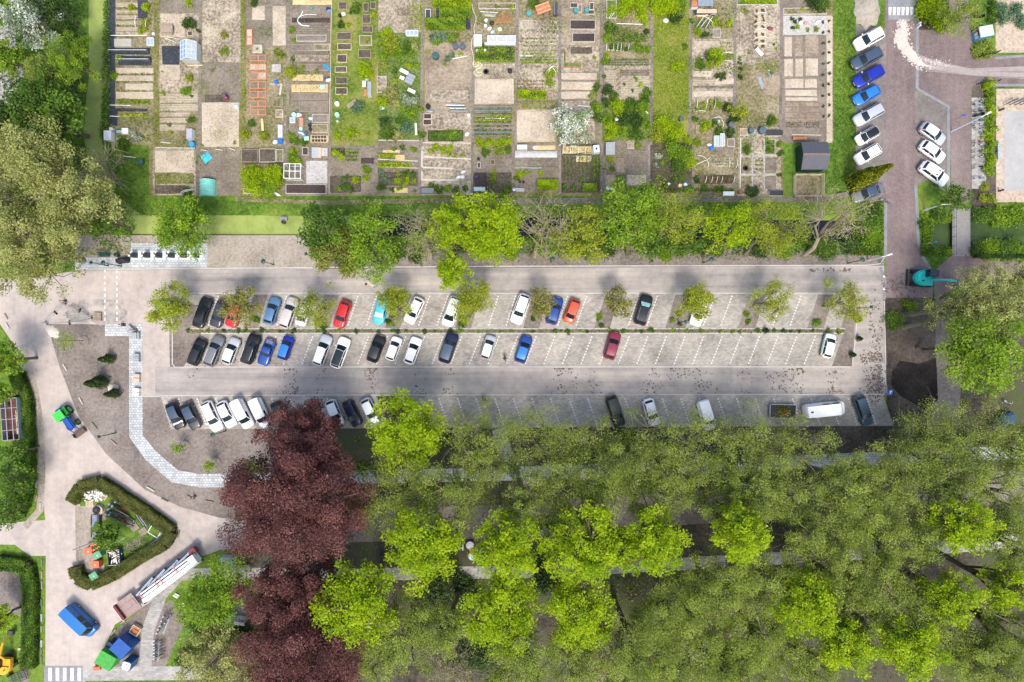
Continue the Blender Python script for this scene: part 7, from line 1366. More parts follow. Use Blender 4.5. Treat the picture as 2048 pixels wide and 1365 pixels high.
# bushes
for x, y, r_, k, h in ((293, 14, 11, 'lime', 1.2), (262, 14, 9, 'young', .8), (285, 58, 11, 'young', .7), (291, 45, 9, 'young', .7), (238, 118, 8, 'fresh', .8), (272, 272, 12, 'silver', 1.2), (250, 288, 16, 'mid', .7), (225, 150, 9, 'fresh', .8), (377, 48, 15, 'dark', 1.0), (395, 62, 5, 'dark', .6), (377, 155, 9, 'young', .9), (371, 181, 11, 'fresh', .9), (382, 192, 4, 'mid', .4), (324, 187, 6, 'fresh', .6), (324, 143, 3, 'lime', .3), (376, 5, 9, 'lime', .9), (338, 250, 5, 'blue', .5), (340, 265, 4, 'young', .4), (381, 240, 9, 'mid', .7),
          (425, 141, 5, 'fresh', .5), (459, 142, 3, 'lime', .3), (405, 291, 3, 'fresh', .4), (469, 286, 4, 'fresh', .5), (450, 70, 9, 'brown', .3), (448, 102, 11, 'olive', .4), (505, 5, 10, 'dark', .9), (577, 140, 16, 'young', 2.2), (490, 270, 12, 'young', 1.4), (526, 272, 11, 'young', 1.4), (505, 248, 10, 'mid', .6), (515, 97, 7, 'mid', .3), (560, 108, 12, 'olive', .6), (488, 185, 6, 'young', .5), (582, 57, 8, 'fresh', 1.0), (586, 80, 6, 'fresh', .7), (586, 117, 5, 'mid', .6), (602, 138, 9, 'olive', .6), (634, 142, 6, 'olive', .6), (580, 272, 9, 'fresh', .8), (590, 283, 12, 'mid', .2), (606, 284, 10, 'mid', .2),
          (708, 14, 14, 'mid', .9), (697, 52, 7, 'lime', .5), (680, 48, 9, 'dark', .6), (745, 30, 7, 'young', 1.0), (730, 138, 18, 'lime', 2.0), (713, 212, 14, 'blue', 1.6), (678, 270, 9, 'lime', .8), (700, 266, 11, 'lime', .9), (716, 266, 6, 'lime', .6), (735, 268, 6, 'young', .5), (733, 82, 9, 'olive', .4), (675, 243, 5, 'blossom', .4), (679, 252, 4, 'lime', .4), (684, 190, 5, 'lime', .4),
          (773, 66, 16, 'lime', 1.8), (780, 85, 20, 'young', 1.8), (770, 108, 14, 'fresh', 1.2), (795, 105, 13, 'fresh', 1.0), (812, 95, 12, 'mid', .9), (830, 92, 9, 'gold', .8), (822, 110, 10, 'fresh', .7), (832, 130, 9, 'fresh', .8), (815, 130, 9, 'lime', .8), (770, 135, 12, 'olive', .8), (790, 160, 10, 'olive', .8), (778, 185, 18, 'gold', 1.4), (765, 205, 14, 'lime', 1.4), (790, 205, 12, 'gold', 1.1), (815, 198, 14, 'silver', 1.3), (830, 200, 10, 'silver', 1.2), (770, 240, 14, 'dark', 1.2), (775, 262, 18, 'mid', 1.2), (800, 240, 10, 'mid', .7), (812, 256, 14, 'blue', .9), (795, 270, 14, 'gold', .9), (822, 228, 12, 'fresh', .9), (830, 160, 6, 'fresh', .8), (760, 90, 8, 'fresh', .8), (806, 215, 9, 'fresh', .8), (790, 140, 8, 'mid', .6),
          (870, 74, 13, 'blue', .9), (888, 72, 12, 'blue', .9), (905, 74, 12, 'fresh', .9), (873, 83, 9, 'fresh', .7), (893, 118, 8, 'blue', .5), (905, 112, 8, 'blue', .4), (921, 107, 5, 'lime', .5), (890, 128, 4, 'fresh', .4), (854, 103, 5, 'young', .5), (905, 270, 15, 'fresh', .6), (880, 275, 12, 'mid', .5), (843, 268, 10, 'mid', .6), (842, 218, 6, 'fresh', .6),
          (1103, 143, 10, 'lime', 1.0), (1095, 150, 12, 'olive', .4), (1100, 165, 10, 'olive', .3), (1112, 8, 6, 'lime', .8), (1065, 3, 14, 'mid', .6), (1025, 14, 5, 'lime', .5), (994, 13, 5, 'mid', .4), (979, 14, 5, 'young', .3), (1192, 175, 10, 'mid', 1.0), (1190, 115, 5, 'young', .4), (1185, 190, 9, 'olive', .7), (1195, 215, 14, 'fresh', 1.5), (1195, 235, 12, 'mid', 1.2),
          (1255, 8, 22, 'lime', 1.5), (1280, 8, 20, 'lime', 1.5), (1242, 22, 14, 'lime', 1.4), (1285, 30, 12, 'lime', 1.3), (1222, 20, 10, 'lime', 1.0), (1290, 45, 8, 'lime', 1.1), (1220, 55, 15, 'mid', 1.2), (1215, 75, 10, 'fresh', 1.0), (1291, 60, 8, 'dark', .8), (1225, 95, 9, 'mid', .7), (1240, 95, 8, 'mid', .7), (1254, 96, 7, 'mid', .7), (1275, 95, 12, 'fresh', .8), (1295, 100, 10, 'fresh', .8), (1213, 112, 8, 'lime', .9), (1212, 125, 10, 'fresh', 1.0), (1209, 153, 5, 'mid', .6), (1272, 158, 5, 'fresh', .5), (1280, 169, 6, 'lime', .6), (1248, 168, 4, 'mid', .4), (1265, 181, 4, 'mid', .4),
          (1216, 178, 13, 'dark', 1.2), (1228, 192, 12, 'mid', 1.1), (1292, 185, 12, 'mid', 1.2), (1236, 215, 18, 'lime', 1.8), (1260, 210, 16, 'mid', 1.6), (1285, 215, 16, 'fresh', 1.8), (1250, 238, 18, 'dark', 1.7), (1275, 240, 18, 'dark', 1.5), (1225, 255, 18, 'lime', 1.6), (1215, 235, 12, 'fresh', 1.3), (1295, 250, 12, 'fresh', 1.2), (1245, 262, 14, 'fresh', 1.2), (1270, 270, 16, 'mid', .7), (1217, 270, 12, 'lime', 1.2), (1210, 205, 10, 'dark', 1.3), (1290, 200, 12, 'mid', 1.2),
          (1315, 8, 22, 'lime', 1.8), (1345, 8, 22, 'lime', 1.8), (1365, 10, 14, 'fresh', 1.5), (1325, 20, 12, 'lime', 1.5), (1350, 34, 16, 'dark', 1.2), (1358, 130, 13, 'lime', 1.5), (1345, 125, 14, 'olive', .5), (1370, 95, 8, 'mid', .4), (1330, 250, 22, 'lime', 2.2), (1355, 262, 20, 'lime', 2.0), (1320, 268, 18, 'young', 1.6), (1340, 280, 16, 'fresh', 1.6), (1352, 300, 20, 'fresh', 1.8), (1370, 312, 22, 'fresh', 2.2), (1360, 330, 20, 'mid', 1.8), (1380, 325, 14, 'lime', 1.6), (1375, 280, 10, 'lime', 1.2),
          (1318, 312, 8, 'silver', .5), (1325, 325, 6, 'fresh', .5), (1310, 330, 6, 'silver', .4), (1340, 330, 6, 'blue', .4), (1317, 352, 5, 'lime', .4), (1330, 370, 8, 'dark', .6), (1350, 360, 8, 'mid', .6), (1365, 355, 8, 'mid', .6), (1380, 380, 10, 'fresh', .9), (1335, 300, 8, 'blue', .4),
          (1432, 42, 9, 'lime', .8), (1445, 48, 8, 'young', .7), (1460, 46, 8, 'lime', .8), (1398, 65, 9, 'lime', .8), (1410, 68, 8, 'dark', .6), (1403, 72, 5, 'blue', .4), (1425, 70, 4, 'blue', .4), (1432, 108, 17, 'lime', 2.2), (1422, 112, 12, 'dark', 1.6), (1440, 122, 10, 'lime', 1.8), (1446, 153, 9, 'dark', .7), (1436, 152, 6, 'dark', .6), (1400, 130, 14, 'mid', .3), (1418, 130, 10, 'olive', .3), (1386, 40, 6, 'mid', .8),
          (1398, 206, 5, 'lime', .7), (1409, 207, 5, 'lime', .7), (1421, 204, 5, 'lime', .7), (1395, 219, 5, 'fresh', .6), (1409, 218, 5, 'lime', .6), (1422, 217, 5, 'fresh', .7), (1437, 206, 9, 'fresh', 1.2), (1412, 250, 13, 'lime', 1.5), (1440, 262, 12, 'mid', 1.0), (1460, 265, 12, 'dark', .9), (1455, 215, 12, 'dark', .8), (1470, 235, 14, 'dark', 1.0), (1430, 245, 8, 'mid', .7), (1395, 285, 9, 'fresh', .9), (1390, 240, 8, 'mid', .8), (1394, 360, 8, 'dark', .6), (1408, 378, 8, 'mid', .6), (1440, 378, 8, 'mid', .6),
          (1494, 22, 5, 'fresh', .5), (1484, 21, 4, 'lime', .4), (1480, 117, 4, 'mid', .5), (1480, 126, 4, 'dark', .5), (1481, 137, 5, 'dark', .6), (1481, 153, 6, 'dark', .7), (1499, 106, 4, 'fresh', .4), (1544, 242, 11, 'mid', .7), (1548, 89, 3, 'mid', .3), (1553, 97, 3, 'lime', .3), (1540, 150, 9, 'silver', .3), (1560, 290, 8, 'fresh', .5), (1562, 305, 8, 'mid', .5), (1495, 300, 9, 'mid', .7), (1540, 300, 7, 'mid', .6), (1500, 384, 12, 'conifer', .7), (1560, 350, 6, 'mid', .4), (1510, 385, 12, 'conifer', .7), (1535, 280, 5, 'fresh', .5),
          (1585, 37, 5, 'dark', .5), (1601, 38, 5, 'dark', .5), (1591, 43, 5, 'dark', .4), (1586, 55, 5, 'dark', .5), (1597, 54, 6, 'lime', .5), (1616, 59, 5, 'olive', .5), (1634, 58, 6, 'olive', .5), (1632, 4, 20, 'dark', 1.0), (1650, 10, 14, 'mid', .9), (1605, 18, 5, 'lime', .5), (375, 384, 10, 'mid', .6), (500, 345, 22, 'lime', 2.6), (538, 350, 24, 'lime', 2.8), (505, 375, 20, 'lime', 2.4), (535, 378, 20, 'fresh', 2.4), (583, 303, 10, 'lime', 1.1), (595, 303, 5, 'lime', .8), (583, 318, 14, 'fresh', 1.2), (597, 322, 10, 'lime', 1.0), (670, 306, 9, 'lime', 1.0), (684, 314, 8, 'lime', .9), (733, 339, 10, 'fresh', 1.0), (711, 358, 9, 'lime', .7), (731, 356, 8, 'lime', .7), (684, 358, 7, 'mid', .6), (696, 352, 6, 'mid', .5), (690, 372, 10, 'mid', .6), (675, 378, 7, 'fresh', .6), (702, 378, 8, 'mid', .6),
          (787, 298, 6, 'fresh', .5), (805, 295, 6, 'mid', .5), (827, 300, 8, 'fresh', .8), (762, 345, 9, 'blue', .7), (765, 360, 8, 'blue', .7), (762, 378, 10, 'mid', .7), (796, 347, 5, 'lime', .5), (812, 347, 9, 'mid', .8), (826, 348, 8, 'mid', .7), (793, 362, 9, 'lime', .8), (812, 362, 10, 'lime', .8), (829, 364, 7, 'lime', .7), (778, 362, 6, 'blue', .5), (798, 378, 6, 'fresh', .5), (830, 382, 4, 'blue', .4), (782, 380, 6, 'mid', .5),
          (870, 296, 9, 'lime', .7), (886, 300, 9, 'lime', .7), (900, 297, 8, 'lime', .7), (862, 304, 7, 'young', .6), (910, 312, 5, 'lime', .4), (924, 312, 5, 'lime', .4), (897, 309, 5, 'lime', .4), (878, 378, 10, 'mid', .8), (895, 378, 10, 'fresh', .8), (912, 380, 10, 'mid', .8), (930, 376, 8, 'mid', .8), (862, 372, 8, 'mid', .6), (960, 283, 10, 'lime', .8), (978, 284, 11, 'lime', .9), (998, 283, 10, 'lime', .8), (1015, 281, 10, 'lime', .8), (970, 305, 10, 'mid', .5), (1000, 303, 12, 'olive', .5), (1015, 300, 9, 'mid', .6), (983, 355, 9, 'fresh', .6), (988, 345, 7, 'young', .5), (985, 365, 6, 'mid', .6), (1040, 347, 9, 'lime', .8), (1035, 355, 7, 'mid', .7), (1052, 346, 6, 'lime', .7), (1083, 347, 7, 'lime', .7), (1010, 385, 9, 'fresh', .8), (1130, 375, 8, 'mid', .7), (1148, 374, 7, 'mid', .7),
          (1221, 318, 9, 'young', .8), (1216, 312, 6, 'fresh', .7), (1277, 292, 9, 'fresh', .6), (1223, 338, 7, 'mid', .4), (1243, 373, 9, 'fresh', .7), (1262, 378, 7, 'dark', .6), (1193, 370, 6, 'mid', .6), (1162, 360, 6, 'mid', .4)):
    bush(x, y, r_, k, h, group='garden bushes in the allotments', name='garden_bush' if r_ > 7 else 'garden_plant', cat='bush' if r_ > 7 else 'plant', size=.17 if r_ < 12 else .22, cover=3.2)
for x in (1647, 1659):
    for y in range(42, 250, 21): bush(x + (y % 3), y + (x % 7), 3.2, 'dark', .4, desc='tiny dark edging shrub', group='edging shrubs along the gravel strip', name='edging_shrub', size=.1)
for y0 in (22, 33, 43, 53, 68, 82, 92):
    for x in (1513, 1526): bush(x, y0, 4.2, 'rust', .45, desc='rusty leafed strawberry plant', group='plants inside the hoop tunnel', name='strawberry_plant', size=.13)
tree(1143, 252, 42, 2.6, 'blossom', rz=1.8, label='white blossoming apple tree in the allotments', cover=2.8, group='allotment trees'); tree(1478, 222, 22, 2.2, 'young', rz=1.3, label='small yellow green fruit tree with pale flowers', group='allotment trees', cover=1.6)
RGp = 'raspberry hedges'
for a, l in ((([(866, 8), (944, 8)], 18), 'lime green raspberry hedge at the track edge'), (([(880, 31), (944, 30)], 15), 'middle raspberry hedge between two black cloth strips'), (([(852, 53), (932, 52)], 17), 'raspberry hedge above the rhubarb leaves'), (([(950, 108), (1029, 108)], 32), 'lush low green patch below the long cold frame')):
    hedge(a[0], a[1], 1.1 if 'patch' not in l else .35, 'lime' if 'lime' in l else 'fresh', l, RGp, 'raspberry_hedge', .2, .8)
hedge([(1036, 190), (1092, 191)], 14, .6, 'lime', 'low lime green hedge beside the dark leafed plants', None, size=.18); hedge([(1074, 371), (1116, 371)], 16, .9, 'lime', 'clipped bright green hedge block at the allotment edge', None, size=.15); hedge([(1164, 376), (1192, 376)], 12, .8, 'fresh', 'small clipped hedge beside the striped vegetable plot', None, size=.15)
# hoops
HM = omat('white_hoop', (.74, .74, .68), .5)
def hoop(ax, ay, bx, by, h=.8, group='white plant hoops'):
    A = Vector((*W(ax, ay), 0)); B = Vector((*W(bx, by), 0)); d = B - A; pts = [tuple(d * (.5 - .5 * math.cos(a)) + Vector((0, 0, h * math.sin(a)))) for a in np.linspace(0, math.pi, 9)]
    mb = MB(); mb.tube(pts, .035, 5); o = mb.build('plant_hoop', HM, None, tuple(A)); tag(o, lab('white plastic plant hoop', (ax + bx) / 2, (ay + by) / 2), 'hoop', group)
for y in (14, 27, 46, 59, 75, 89): hoop(1507, y + 4, 1534, y + 4, .9)
for x in (1125, 1140, 1156, 1170, 1184): hoop(x, 309, x + 1, 293, .5)
for x in (1153, 1167, 1181): hoop(x, 324, x, 311, .5)
for x in (1212, 1226, 1234, 1241, 1256): hoop(x, 103, x + 1, 87, .6)
for x in (1412, 1424, 1434, 1444, 1468): hoop(x - 3, 367, x, 353, .6)
for x in (1457, 1472): hoop(x, 336, x, 318, .7)
for ax, ay, bx, by, h in ((1392, 220, 1393, 198, .7), (1411, 218, 1413, 198, .7), (1427, 219, 1430, 198, .7), (1391, 224, 1411, 224, .5), (1425, 238, 1443, 238, .8), (1440, 110, 1464, 108, .6), (1445, 124, 1464, 126, .6), (1388, 34, 1425, 50, 1.2), (1393, 55, 1410, 32, .9), (1400, 57, 1418, 36, .9), (1410, 58, 1425, 34, .9), (1417, 34, 1430, 32, .7), (1392, 312, 1412, 320, .8), (1390, 332, 1413, 322, .9), (1412, 322, 1420, 316, .5), (1412, 320, 1416, 335, .6), (1093, 145, 1112, 136, 1.1), (1098, 135, 1112, 150, 1.1), (1096, 148, 1108, 132, 1.0),
                          (273, 57, 274, 33, .5), (293, 59, 296, 38, .5), (363, 388, 390, 380, 1.0), (365, 390, 388, 382, .9), (402, 301, 416, 303, .4), (431, 300, 446, 302, .5), (459, 298, 471, 302, .5), (1222, 36, 1230, 26, .6), (1218, 38, 1224, 28, .6), (1360, 20, 1372, 18, .4), (329, 77, 352, 86, .3), (335, 76, 358, 80, .4), (1432, 2, 1446, -2, .8)): hoop(ax, ay, bx, by, h)
# containers, boxes, barrels
def barrel(px, py, r, h, m, desc, kind='barrel', open_=True):
    t = thing('water_barrel' if kind == 'barrel' else kind, lab(desc, px, py), 'barrel' if kind == 'barrel' else kind.replace('_', ' '), at(px, py, h * .8), 0, 'barrels, pots and buckets in the allotments')
    MB().lathe((0, 0, 0), [(r * .82, 0), (r * .95, h * .3), (r, h * .6), (r * .92, h), (r * .82, h), (r * .8, h * .85)], 14).build('body', m, t)
    if open_: MB().lathe((0, 0, h * .80), [(r * .8, 0), (r * .78, .01)], 14).build('water', black, t)
    else: MB().lathe((0, 0, h * .98), [(r * .95, 0), (r * .9, .05), (r * .3, .09)], 14).build('lid', m, t)
BL = dict(blue=omat('barrel_blue', (.03, .30, .58), .4), slate=omat('barrel_slate', (.07, .10, .14), .5), green=omat('barrel_green', (.03, .10, .09), .5), teal=omat('barrel_teal', (.06, .28, .26), .5), white=white, mint=omat('barrel_mint', (.35, .62, .50), .5), black=black, terracotta=omat('terracotta', (.35, .11, .05), .8), grey=steel, dblue=omat('bucket_blue', (.01, .14, .60), .4), beige=omat('tub_beige', (.62, .50, .34), .6))
for x, y, r_, h, c, o_ in ((383, 289, .42, .95, 'blue', 1), (280, 324, .45, .8, 'green', 0), (911, 93, .45, .5, 'slate', 0), (925, 93, .45, .5, 'slate', 0), (871, 112, .5, .9, 'green', 0), (856, 213, .4, .5, 'black', 1), (1058, 27, .4, .7, 'teal', 0), (1152, 21, .35, .8, 'teal', 1), (1174, 21, .35, .8, 'teal', 1), (1233, 239, .32, .9, 'grey', 0), (1503, 261, .42, .9, 'slate', 0), (1525, 261, .55, .8, 'slate', 0), (1462, 249, .4, .9, 'slate', 0), (674, 208, .38, .5, 'white', 1), (674, 230, .36, .8, 'mint', 1), (588, 230, .35, .8, 'mint', 0), (650, 132, .25, .5, 'blue', 1), (654, 134, .25, .5, 'blue', 1), (657, 138, .25, .5, 'blue', 1),
                           (560, 283, .42, .4, 'dblue', 1), (552, 165, .3, .35, 'dblue', 0), (1424, 296, .33, .4, 'dblue', 0), (620, 251, .3, .35, 'black', 1), (621, 259, .28, .35, 'black', 1), (602, 258, .28, .5, 'mint', 0), (611, 267, .28, .4, 'slate', 0), (623, 17, .22, .4, 'teal', 0), (972, 41, .26, .4, 'white', 1), (971, 52, .24, .35, 'white', 1), (954, 102, .24, .4, 'white', 0), (970, 101, .2, .4, 'white', 0), (937, 231, .24, .4, 'white', 0), (1482, 384, .35, .45, 'terracotta', 1), (1040, 364, .2, .3, 'black', 1), (1047, 364, .2, .3, 'black', 1), (307, 68, .22, .3, 'white', 0), (1028, 379, .28, .5, 'grey', 0), (680, 31, .28, .4, 'black', 1), (1355, 22, .3, .5, 'black', 0), (676, 30, .01, .02, 'white', 0), (1020, 142, .35, .5, 'black', 0), (1462, 51, .2, .3, 'black', 1), (1278, 384, .25, .4, 'slate', 0), (1363, 238, .35, .5, 'slate', 1), (957, 318, .25, .15, 'black', 1)):
    if r_ < .05: continue
    barrel(x, y, r_, h, BL[c], {'blue': 'bright blue', 'slate': 'dark slate', 'green': 'dark green', 'teal': 'teal', 'white': 'white', 'mint': 'mint green', 'black': 'black', 'terracotta': 'terracotta', 'grey': 'grey', 'dblue': 'deep blue', 'beige': 'beige'}[c] + (' round barrel' if h >= .7 else ' round pot'), 'barrel' if h >= .7 else 'plant_pot', bool(o_))
def tyre(px, py, label): t = thing('tyre', label, 'tyre', at(px, py)); MB().lathe((0, 0, 0), [(.22, .02), (.38, 0), (.42, .09), (.38, .18), (.24, .18), (.22, .1)], 16).build('tread', rubber, t); MB().lathe((0, 0, .02), [(.22, 0), (.2, .08)], 12).build('soil_fill', S_soil, t)
tyre(1491, 337, 'black tyre lying on a tiled grid bed'); tyre(956, 95, 'black tyre below the white storage box'); tyre(972, 144, 'black tyre beside the yellow hose coil')
def coldframe(x0, y0, x1, y1, h, label, frame=white, glass=glassl, n=2, cat='cold frame', name='cold_frame', body=white):
    cx, cy = (x0 + x1) / 2, (y0 + y1) / 2; dx, dy = (x1 - x0) / S, (y1 - y0) / S; t = thing(name, label, cat, at(cx, cy, h), 0, 'cold frames and boxes in the allotments')
    MB().box((0, 0, 0), (dx, dy, h - .06)).build('body', body, t)
    for s in (-1, 1): MB().bar((-dx / 2, s * dy / 2, h), (dx / 2, s * dy / 2, h), .07, .06).build('rail', frame, t)
    for i in range(n + 1): x = -dx / 2 + dx * i / n; MB().bar((x, -dy / 2, h + .004), (x, dy / 2, h + .004), .06, .06).build('bar', frame, t)
    for i in range(n): MB().box((-dx / 2 + dx * (i + .5) / n, 0, h - .045), (dx / n - .06, dy - .07, .03)).build('pane', glass, t)
    return t
for a in ((294, 76, 307, 91, .4, 'white cold frame with two panes beside the black tunnels'), (812, 61, 836, 71, .5, 'white cold frame at the end of the swirled soil plot', white, glassl, 3), (975, 72, 1031, 84, .9, 'long ribbed glazed cold frame above the lush green patch', white, omat('ribbed_glass', (.40, .41, .45), .25), 3), (969, 85, 1031, 91, .5, 'low blue grey lean-to along the long cold frame', steel, omat('lean_glass', (.45, .48, .56), .25), 4), (624, 296, 634, 315, .4, 'pale blue cold frame lid beside the gravel bed', pwood, glassl, 1), (634, 296, 642, 315, .35, 'tan and white boarded cold frame beside the stones', pwood, omat('tan_board', (.55, .38, .30), .7), 1),
          (1441, 268, 1449, 292, .7, 'tall white framed glass box in the hooped plot', white, glassl, 2), (1428, 272, 1440, 293, .5, 'greenish glass box beside the tall white framed one', omat('grey_frame', (.4, .42, .4), .6), omat('green_glass', (.40, .46, .42), .2), 2), (1447, 384, 1468, 391, .5, 'white trough box at the allotment edge', white, omat('pale_lid', (.62, .70, .74), .4), 1), (1403, 383, 1427, 389, .3, 'green trough with dry plants at the allotment edge', dgreen, S_soil, 1), (1212, 374, 1230, 380, .4, 'pale grey lidded box beside the grid soil plot', steel, omat('pale_lid', (.62, .70, .74)), 1), (948, 375, 970, 382, .4, 'pale blue lidded box in the brown compost plot', steel, omat('blue_lid', (.45, .62, .72), .4), 1), (842, 376, 868, 388, .5, 'dark grey lidded box at the plank edged plot', dsteel, omat('grey_lid', (.17, .19, .19), .6), 1), (1032, 377, 1048, 383, .4, 'grey metal box beside the slab corner', steel, omat('grey_lid2', (.35, .38, .42), .5), 1),
          (1034, 290, 1054, 299, .6, 'white lidded storage box beside the straw strip', steel, omat('white_lid', (.60, .60, .62), .5), 1), (556, 250, 565, 276, .4, 'long white trough in the orange bed plot', steel, omat('white_lid', (.6, .6, .62)), 2), (1533, 261, 1565, 271, .5, 'long black lidded box beside the slate barrels', dsteel, omat('black_lid', (.035, .03, .035), .6), 2), (851, 19, 861, 45, .6, 'open tool cabinet with bottles beside the raspberry rows', white, dsteel, 1), (1540, 382, 1566, 391, .6, 'black roofed beehive box at the allotment edge', dsteel, omat('black_lid', (.035, .03, .035)), 1), (948, 70, 963, 92, .8, 'white storage box with clutter beside the long cold frame', white, omat('clutter_top', (.6, .66, .70), .4), 1), (735, 164, 742, 193, .5, 'blue grey bench box on the lawn', steel, omat('bench_grey', (.26, .34, .40), .4), 2), (1384, 2, 1396, 14, .9, 'red brown wooden box beside the slate roofed bench', rwood, rwood, 1),
          (598, 236, 606, 254, .4, 'reddish plank chest in the barrel clutter', rwood, omat('chest_lid', (.42, .22, .16), .7), 1), (580, 236, 590, 246, .3, 'small white window frame in the barrel clutter', white, glassl, 1), (373, 258, 384, 278, .9, 'grey lidded compost box beside the blue barrel', steel, omat('mauve_lid', (.36, .34, .40), .5), 1), (208, 262, 222, 280, .9, 'white water box on the grass bank', white, omat('white_top', (.66, .70, .74), .4), 1), (219, 256, 225, 261, .5, 'small white box beside the water box', white, white, 1), (232, 260, 244, 267, .3, 'small teal trough beside the white water boxes', dgreen, omat('teal_lid', (.25, .42, .38), .5), 1), (244, 257, 256, 268, .4, 'tilted white lid box beside the teal trough', white, white, 1)): coldframe(*a)
for i, (x, y, l) in enumerate(((645, 174, 'mint green lid tub on the straw bed'), (613, 277, 'mint green stool in the barrel clutter'))):
    t = thing('garden_stool', l, 'stool', at(x, y, .4), .1 * i, 'mint green stools'); MB().box((0, 0, .35), (.7, .6, .07), 0, tx=.92, ty=.92).build('seat', BL['mint'], t)
    for sx in (-.25, .25):
        for sy in (-.2, .2): MB().box((sx, sy, 0), (.06, .06, .35)).build('leg', BL['mint'], t)
t = thing('pot_tray', 'orange wooden tray holding ten black pots', 'tray', at(639, 279), -.02)
for c, d in (((0, .5, 0), (2.5, .06, .2)), ((0, -.5, 0), (2.5, .06, .2)), ((1.25, 0, 0), (.06, .94, .2)), ((-1.25, 0, 0), (.06, .94, .2))): MB().box(c, d).build('side', omat('tray_orange', (.62, .42, .16), .7), t)
MB().box((0, 0, 0), (2.44, .94, .04)).build('base', pwood, t)
for i in range(5):
    for j in range(2): t2 = thing('tray_pot', lab('black pot in the orange tray', 625 + i * 7, 275 + j * 8), 'pot', at(627 + i * 6, 275.5 + j * 7, 0, .05), 0, 'pots in the orange tray'); MB().lathe((0, 0, 0), [(.13, 0), (.17, .25), (.15, .25), (.14, .2)], 10).build('pot', black, t2); MB().lathe((0, 0, .19), [(.14, 0), (.1, .02)], 10).build('soil', S_dark, t2)
# greenhouse
t = thing('greenhouse', 'small greenhouse with a white framed blue glass roof', 'greenhouse', at(372, 97, 2.2), 0)
mb = MB(); mb.box((0, 0, 0), (2.3, 2.7, 1.5)); mb.build('wall', omat('greenhouse_wall', (.42, .44, .42), .4), t)
for s in (-1, 1):
    for i in range(4):
        for j in range(2):
            y0 = -1.3 + i * .65; u0, u1 = j * .5 + .04, j * .5 + .48; p = lambda u, y: (s * 1.15 * (1 - u), y, 1.5 + .75 * u + .02); mb = MB(); mb.add([p(u0, y0 + .05), p(u1, y0 + .05), p(u1, y0 + .6), p(u0, y0 + .6)], [(0, 1, 2, 3) if s > 0 else (3, 2, 1, 0)]); mb.build('pane', omat('blue_glass', (.20, .34, .55), .12, spec=.6) if s < 0 else omat('grey_glass', (.36, .42, .42), .2), t)  # east slope panes are greyer and paler than the blue west slope
    for i in range(5): MB().bar((s * 1.15, -1.3 + i * .65, 1.5), (0, -1.3 + i * .65, 2.25), .06, .05).build('glazing_bar', white, t)
    for u in (0, .5, .98): MB().bar((s * 1.15 * (1 - u), -1.3, 1.5 + .75 * u), (s * 1.15 * (1 - u), 1.3, 1.5 + .75 * u), .06, .05).build('purlin', white, t)
    mb = MB(); mb.add([(-1.15, s * 1.3, 1.5), (1.15, s * 1.3, 1.5), (0, s * 1.3, 2.24)], [(0, 1, 2) if s < 0 else (2, 1, 0)]); mb.build('gable', glassl, t)
MB().box((.3, -1.6, 0), (2.2, .18, .12)).build('step', pwood, t)
# black fabric tunnels
for i, (x0, x1, y, l) in enumerate(((224, 300, 103, 'upper black fabric tunnel with a white ridge pole'), (240, 304, 121, 'lower black fabric tunnel ending in a black bin'))):
    A = W(x0, y); B = W(x1, y); t = thing('fabric_tunnel', l, 'tunnel', ((A[0] + B[0]) / 2, A[1], 0), 0, 'black fabric tunnels'); L = B[0] - A[0]; mb = MB(); n = 10; mm = 7; rg = random.Random(i)
    vs = [(-L / 2 + L * k / n, .42 * math.cos(a), .5 * math.sin(a) * rg.uniform(.8, 1.05)) for k in range(n + 1) for a in np.linspace(0, math.pi, mm)]; mb.add(vs, [(k * mm + j, (k + 1) * mm + j, (k + 1) * mm + j + 1, k * mm + j + 1)[::-1] for k in range(n) for j in range(mm - 1)]); mb.build('fabric', S_cloth, t); MB().tube([(-L / 2 - .3, 0, .53), (L / 2 - .3, 0, .5)], .035, 5).build('ridge_pole', HM, t)
# teal mesh tunnel
t = thing('mesh_tunnel', 'teal mesh barrel tunnel standing on the bare plot', 'tunnel', at(412, 375, .8), 0); tm = omat('teal_mesh', (.16, .48, .40), .6); mb = MB(); n = 9; mm = 11
mb.add([(1.15 * math.cos(a), -1.15 + 2.3 * k / n, 1.25 * math.sin(a)) for k in range(n + 1) for a in np.linspace(0, math.pi, mm)], [(k * mm + j, (k + 1) * mm + j, (k + 1) * mm + j + 1, k * mm + j + 1)[::-1] for k in range(n) for j in range(mm - 1)]); mb.build('mesh_cover', tm, t)
for y in (-1.15, -.4, .4, 1.15): MB().tube([(1.17 * math.cos(a), y, 1.27 * math.sin(a)) for a in np.linspace(0, math.pi, 11)], .03, 5).build('hoop', BL['mint'], t)
mb = MB(); mb.add([(0, -1.14, 0)] + [(1.15 * math.cos(a), -1.14, 1.25 * math.sin(a)) for a in np.linspace(0, math.pi, 11)], [(0, i + 1, i + 2) for i in range(10)]); mb.build('end_panel', tm, t)
rg = np.random.default_rng(5); mb = MB(); n = 7; vs = [(x * .22 - .7, y * .2 - .6, max(0.02, .35 * math.exp(-((x - 3) ** 2 + (y - 3) ** 2) / 6) + rg.uniform(-.05, .12))) for x in range(n) for y in range(n)]; mb.add(vs, [(i * n + j, (i + 1) * n + j, (i + 1) * n + j + 1, i * n + j + 1) for i in range(n - 1) for j in range(n - 1)])
o = mb.build('netting_heap', omat('blue_net', (.05, .42, .62), .6), None, at(414, 316), .6); tag(o, 'crumpled blue netting heap on the bare plot', 'netting')
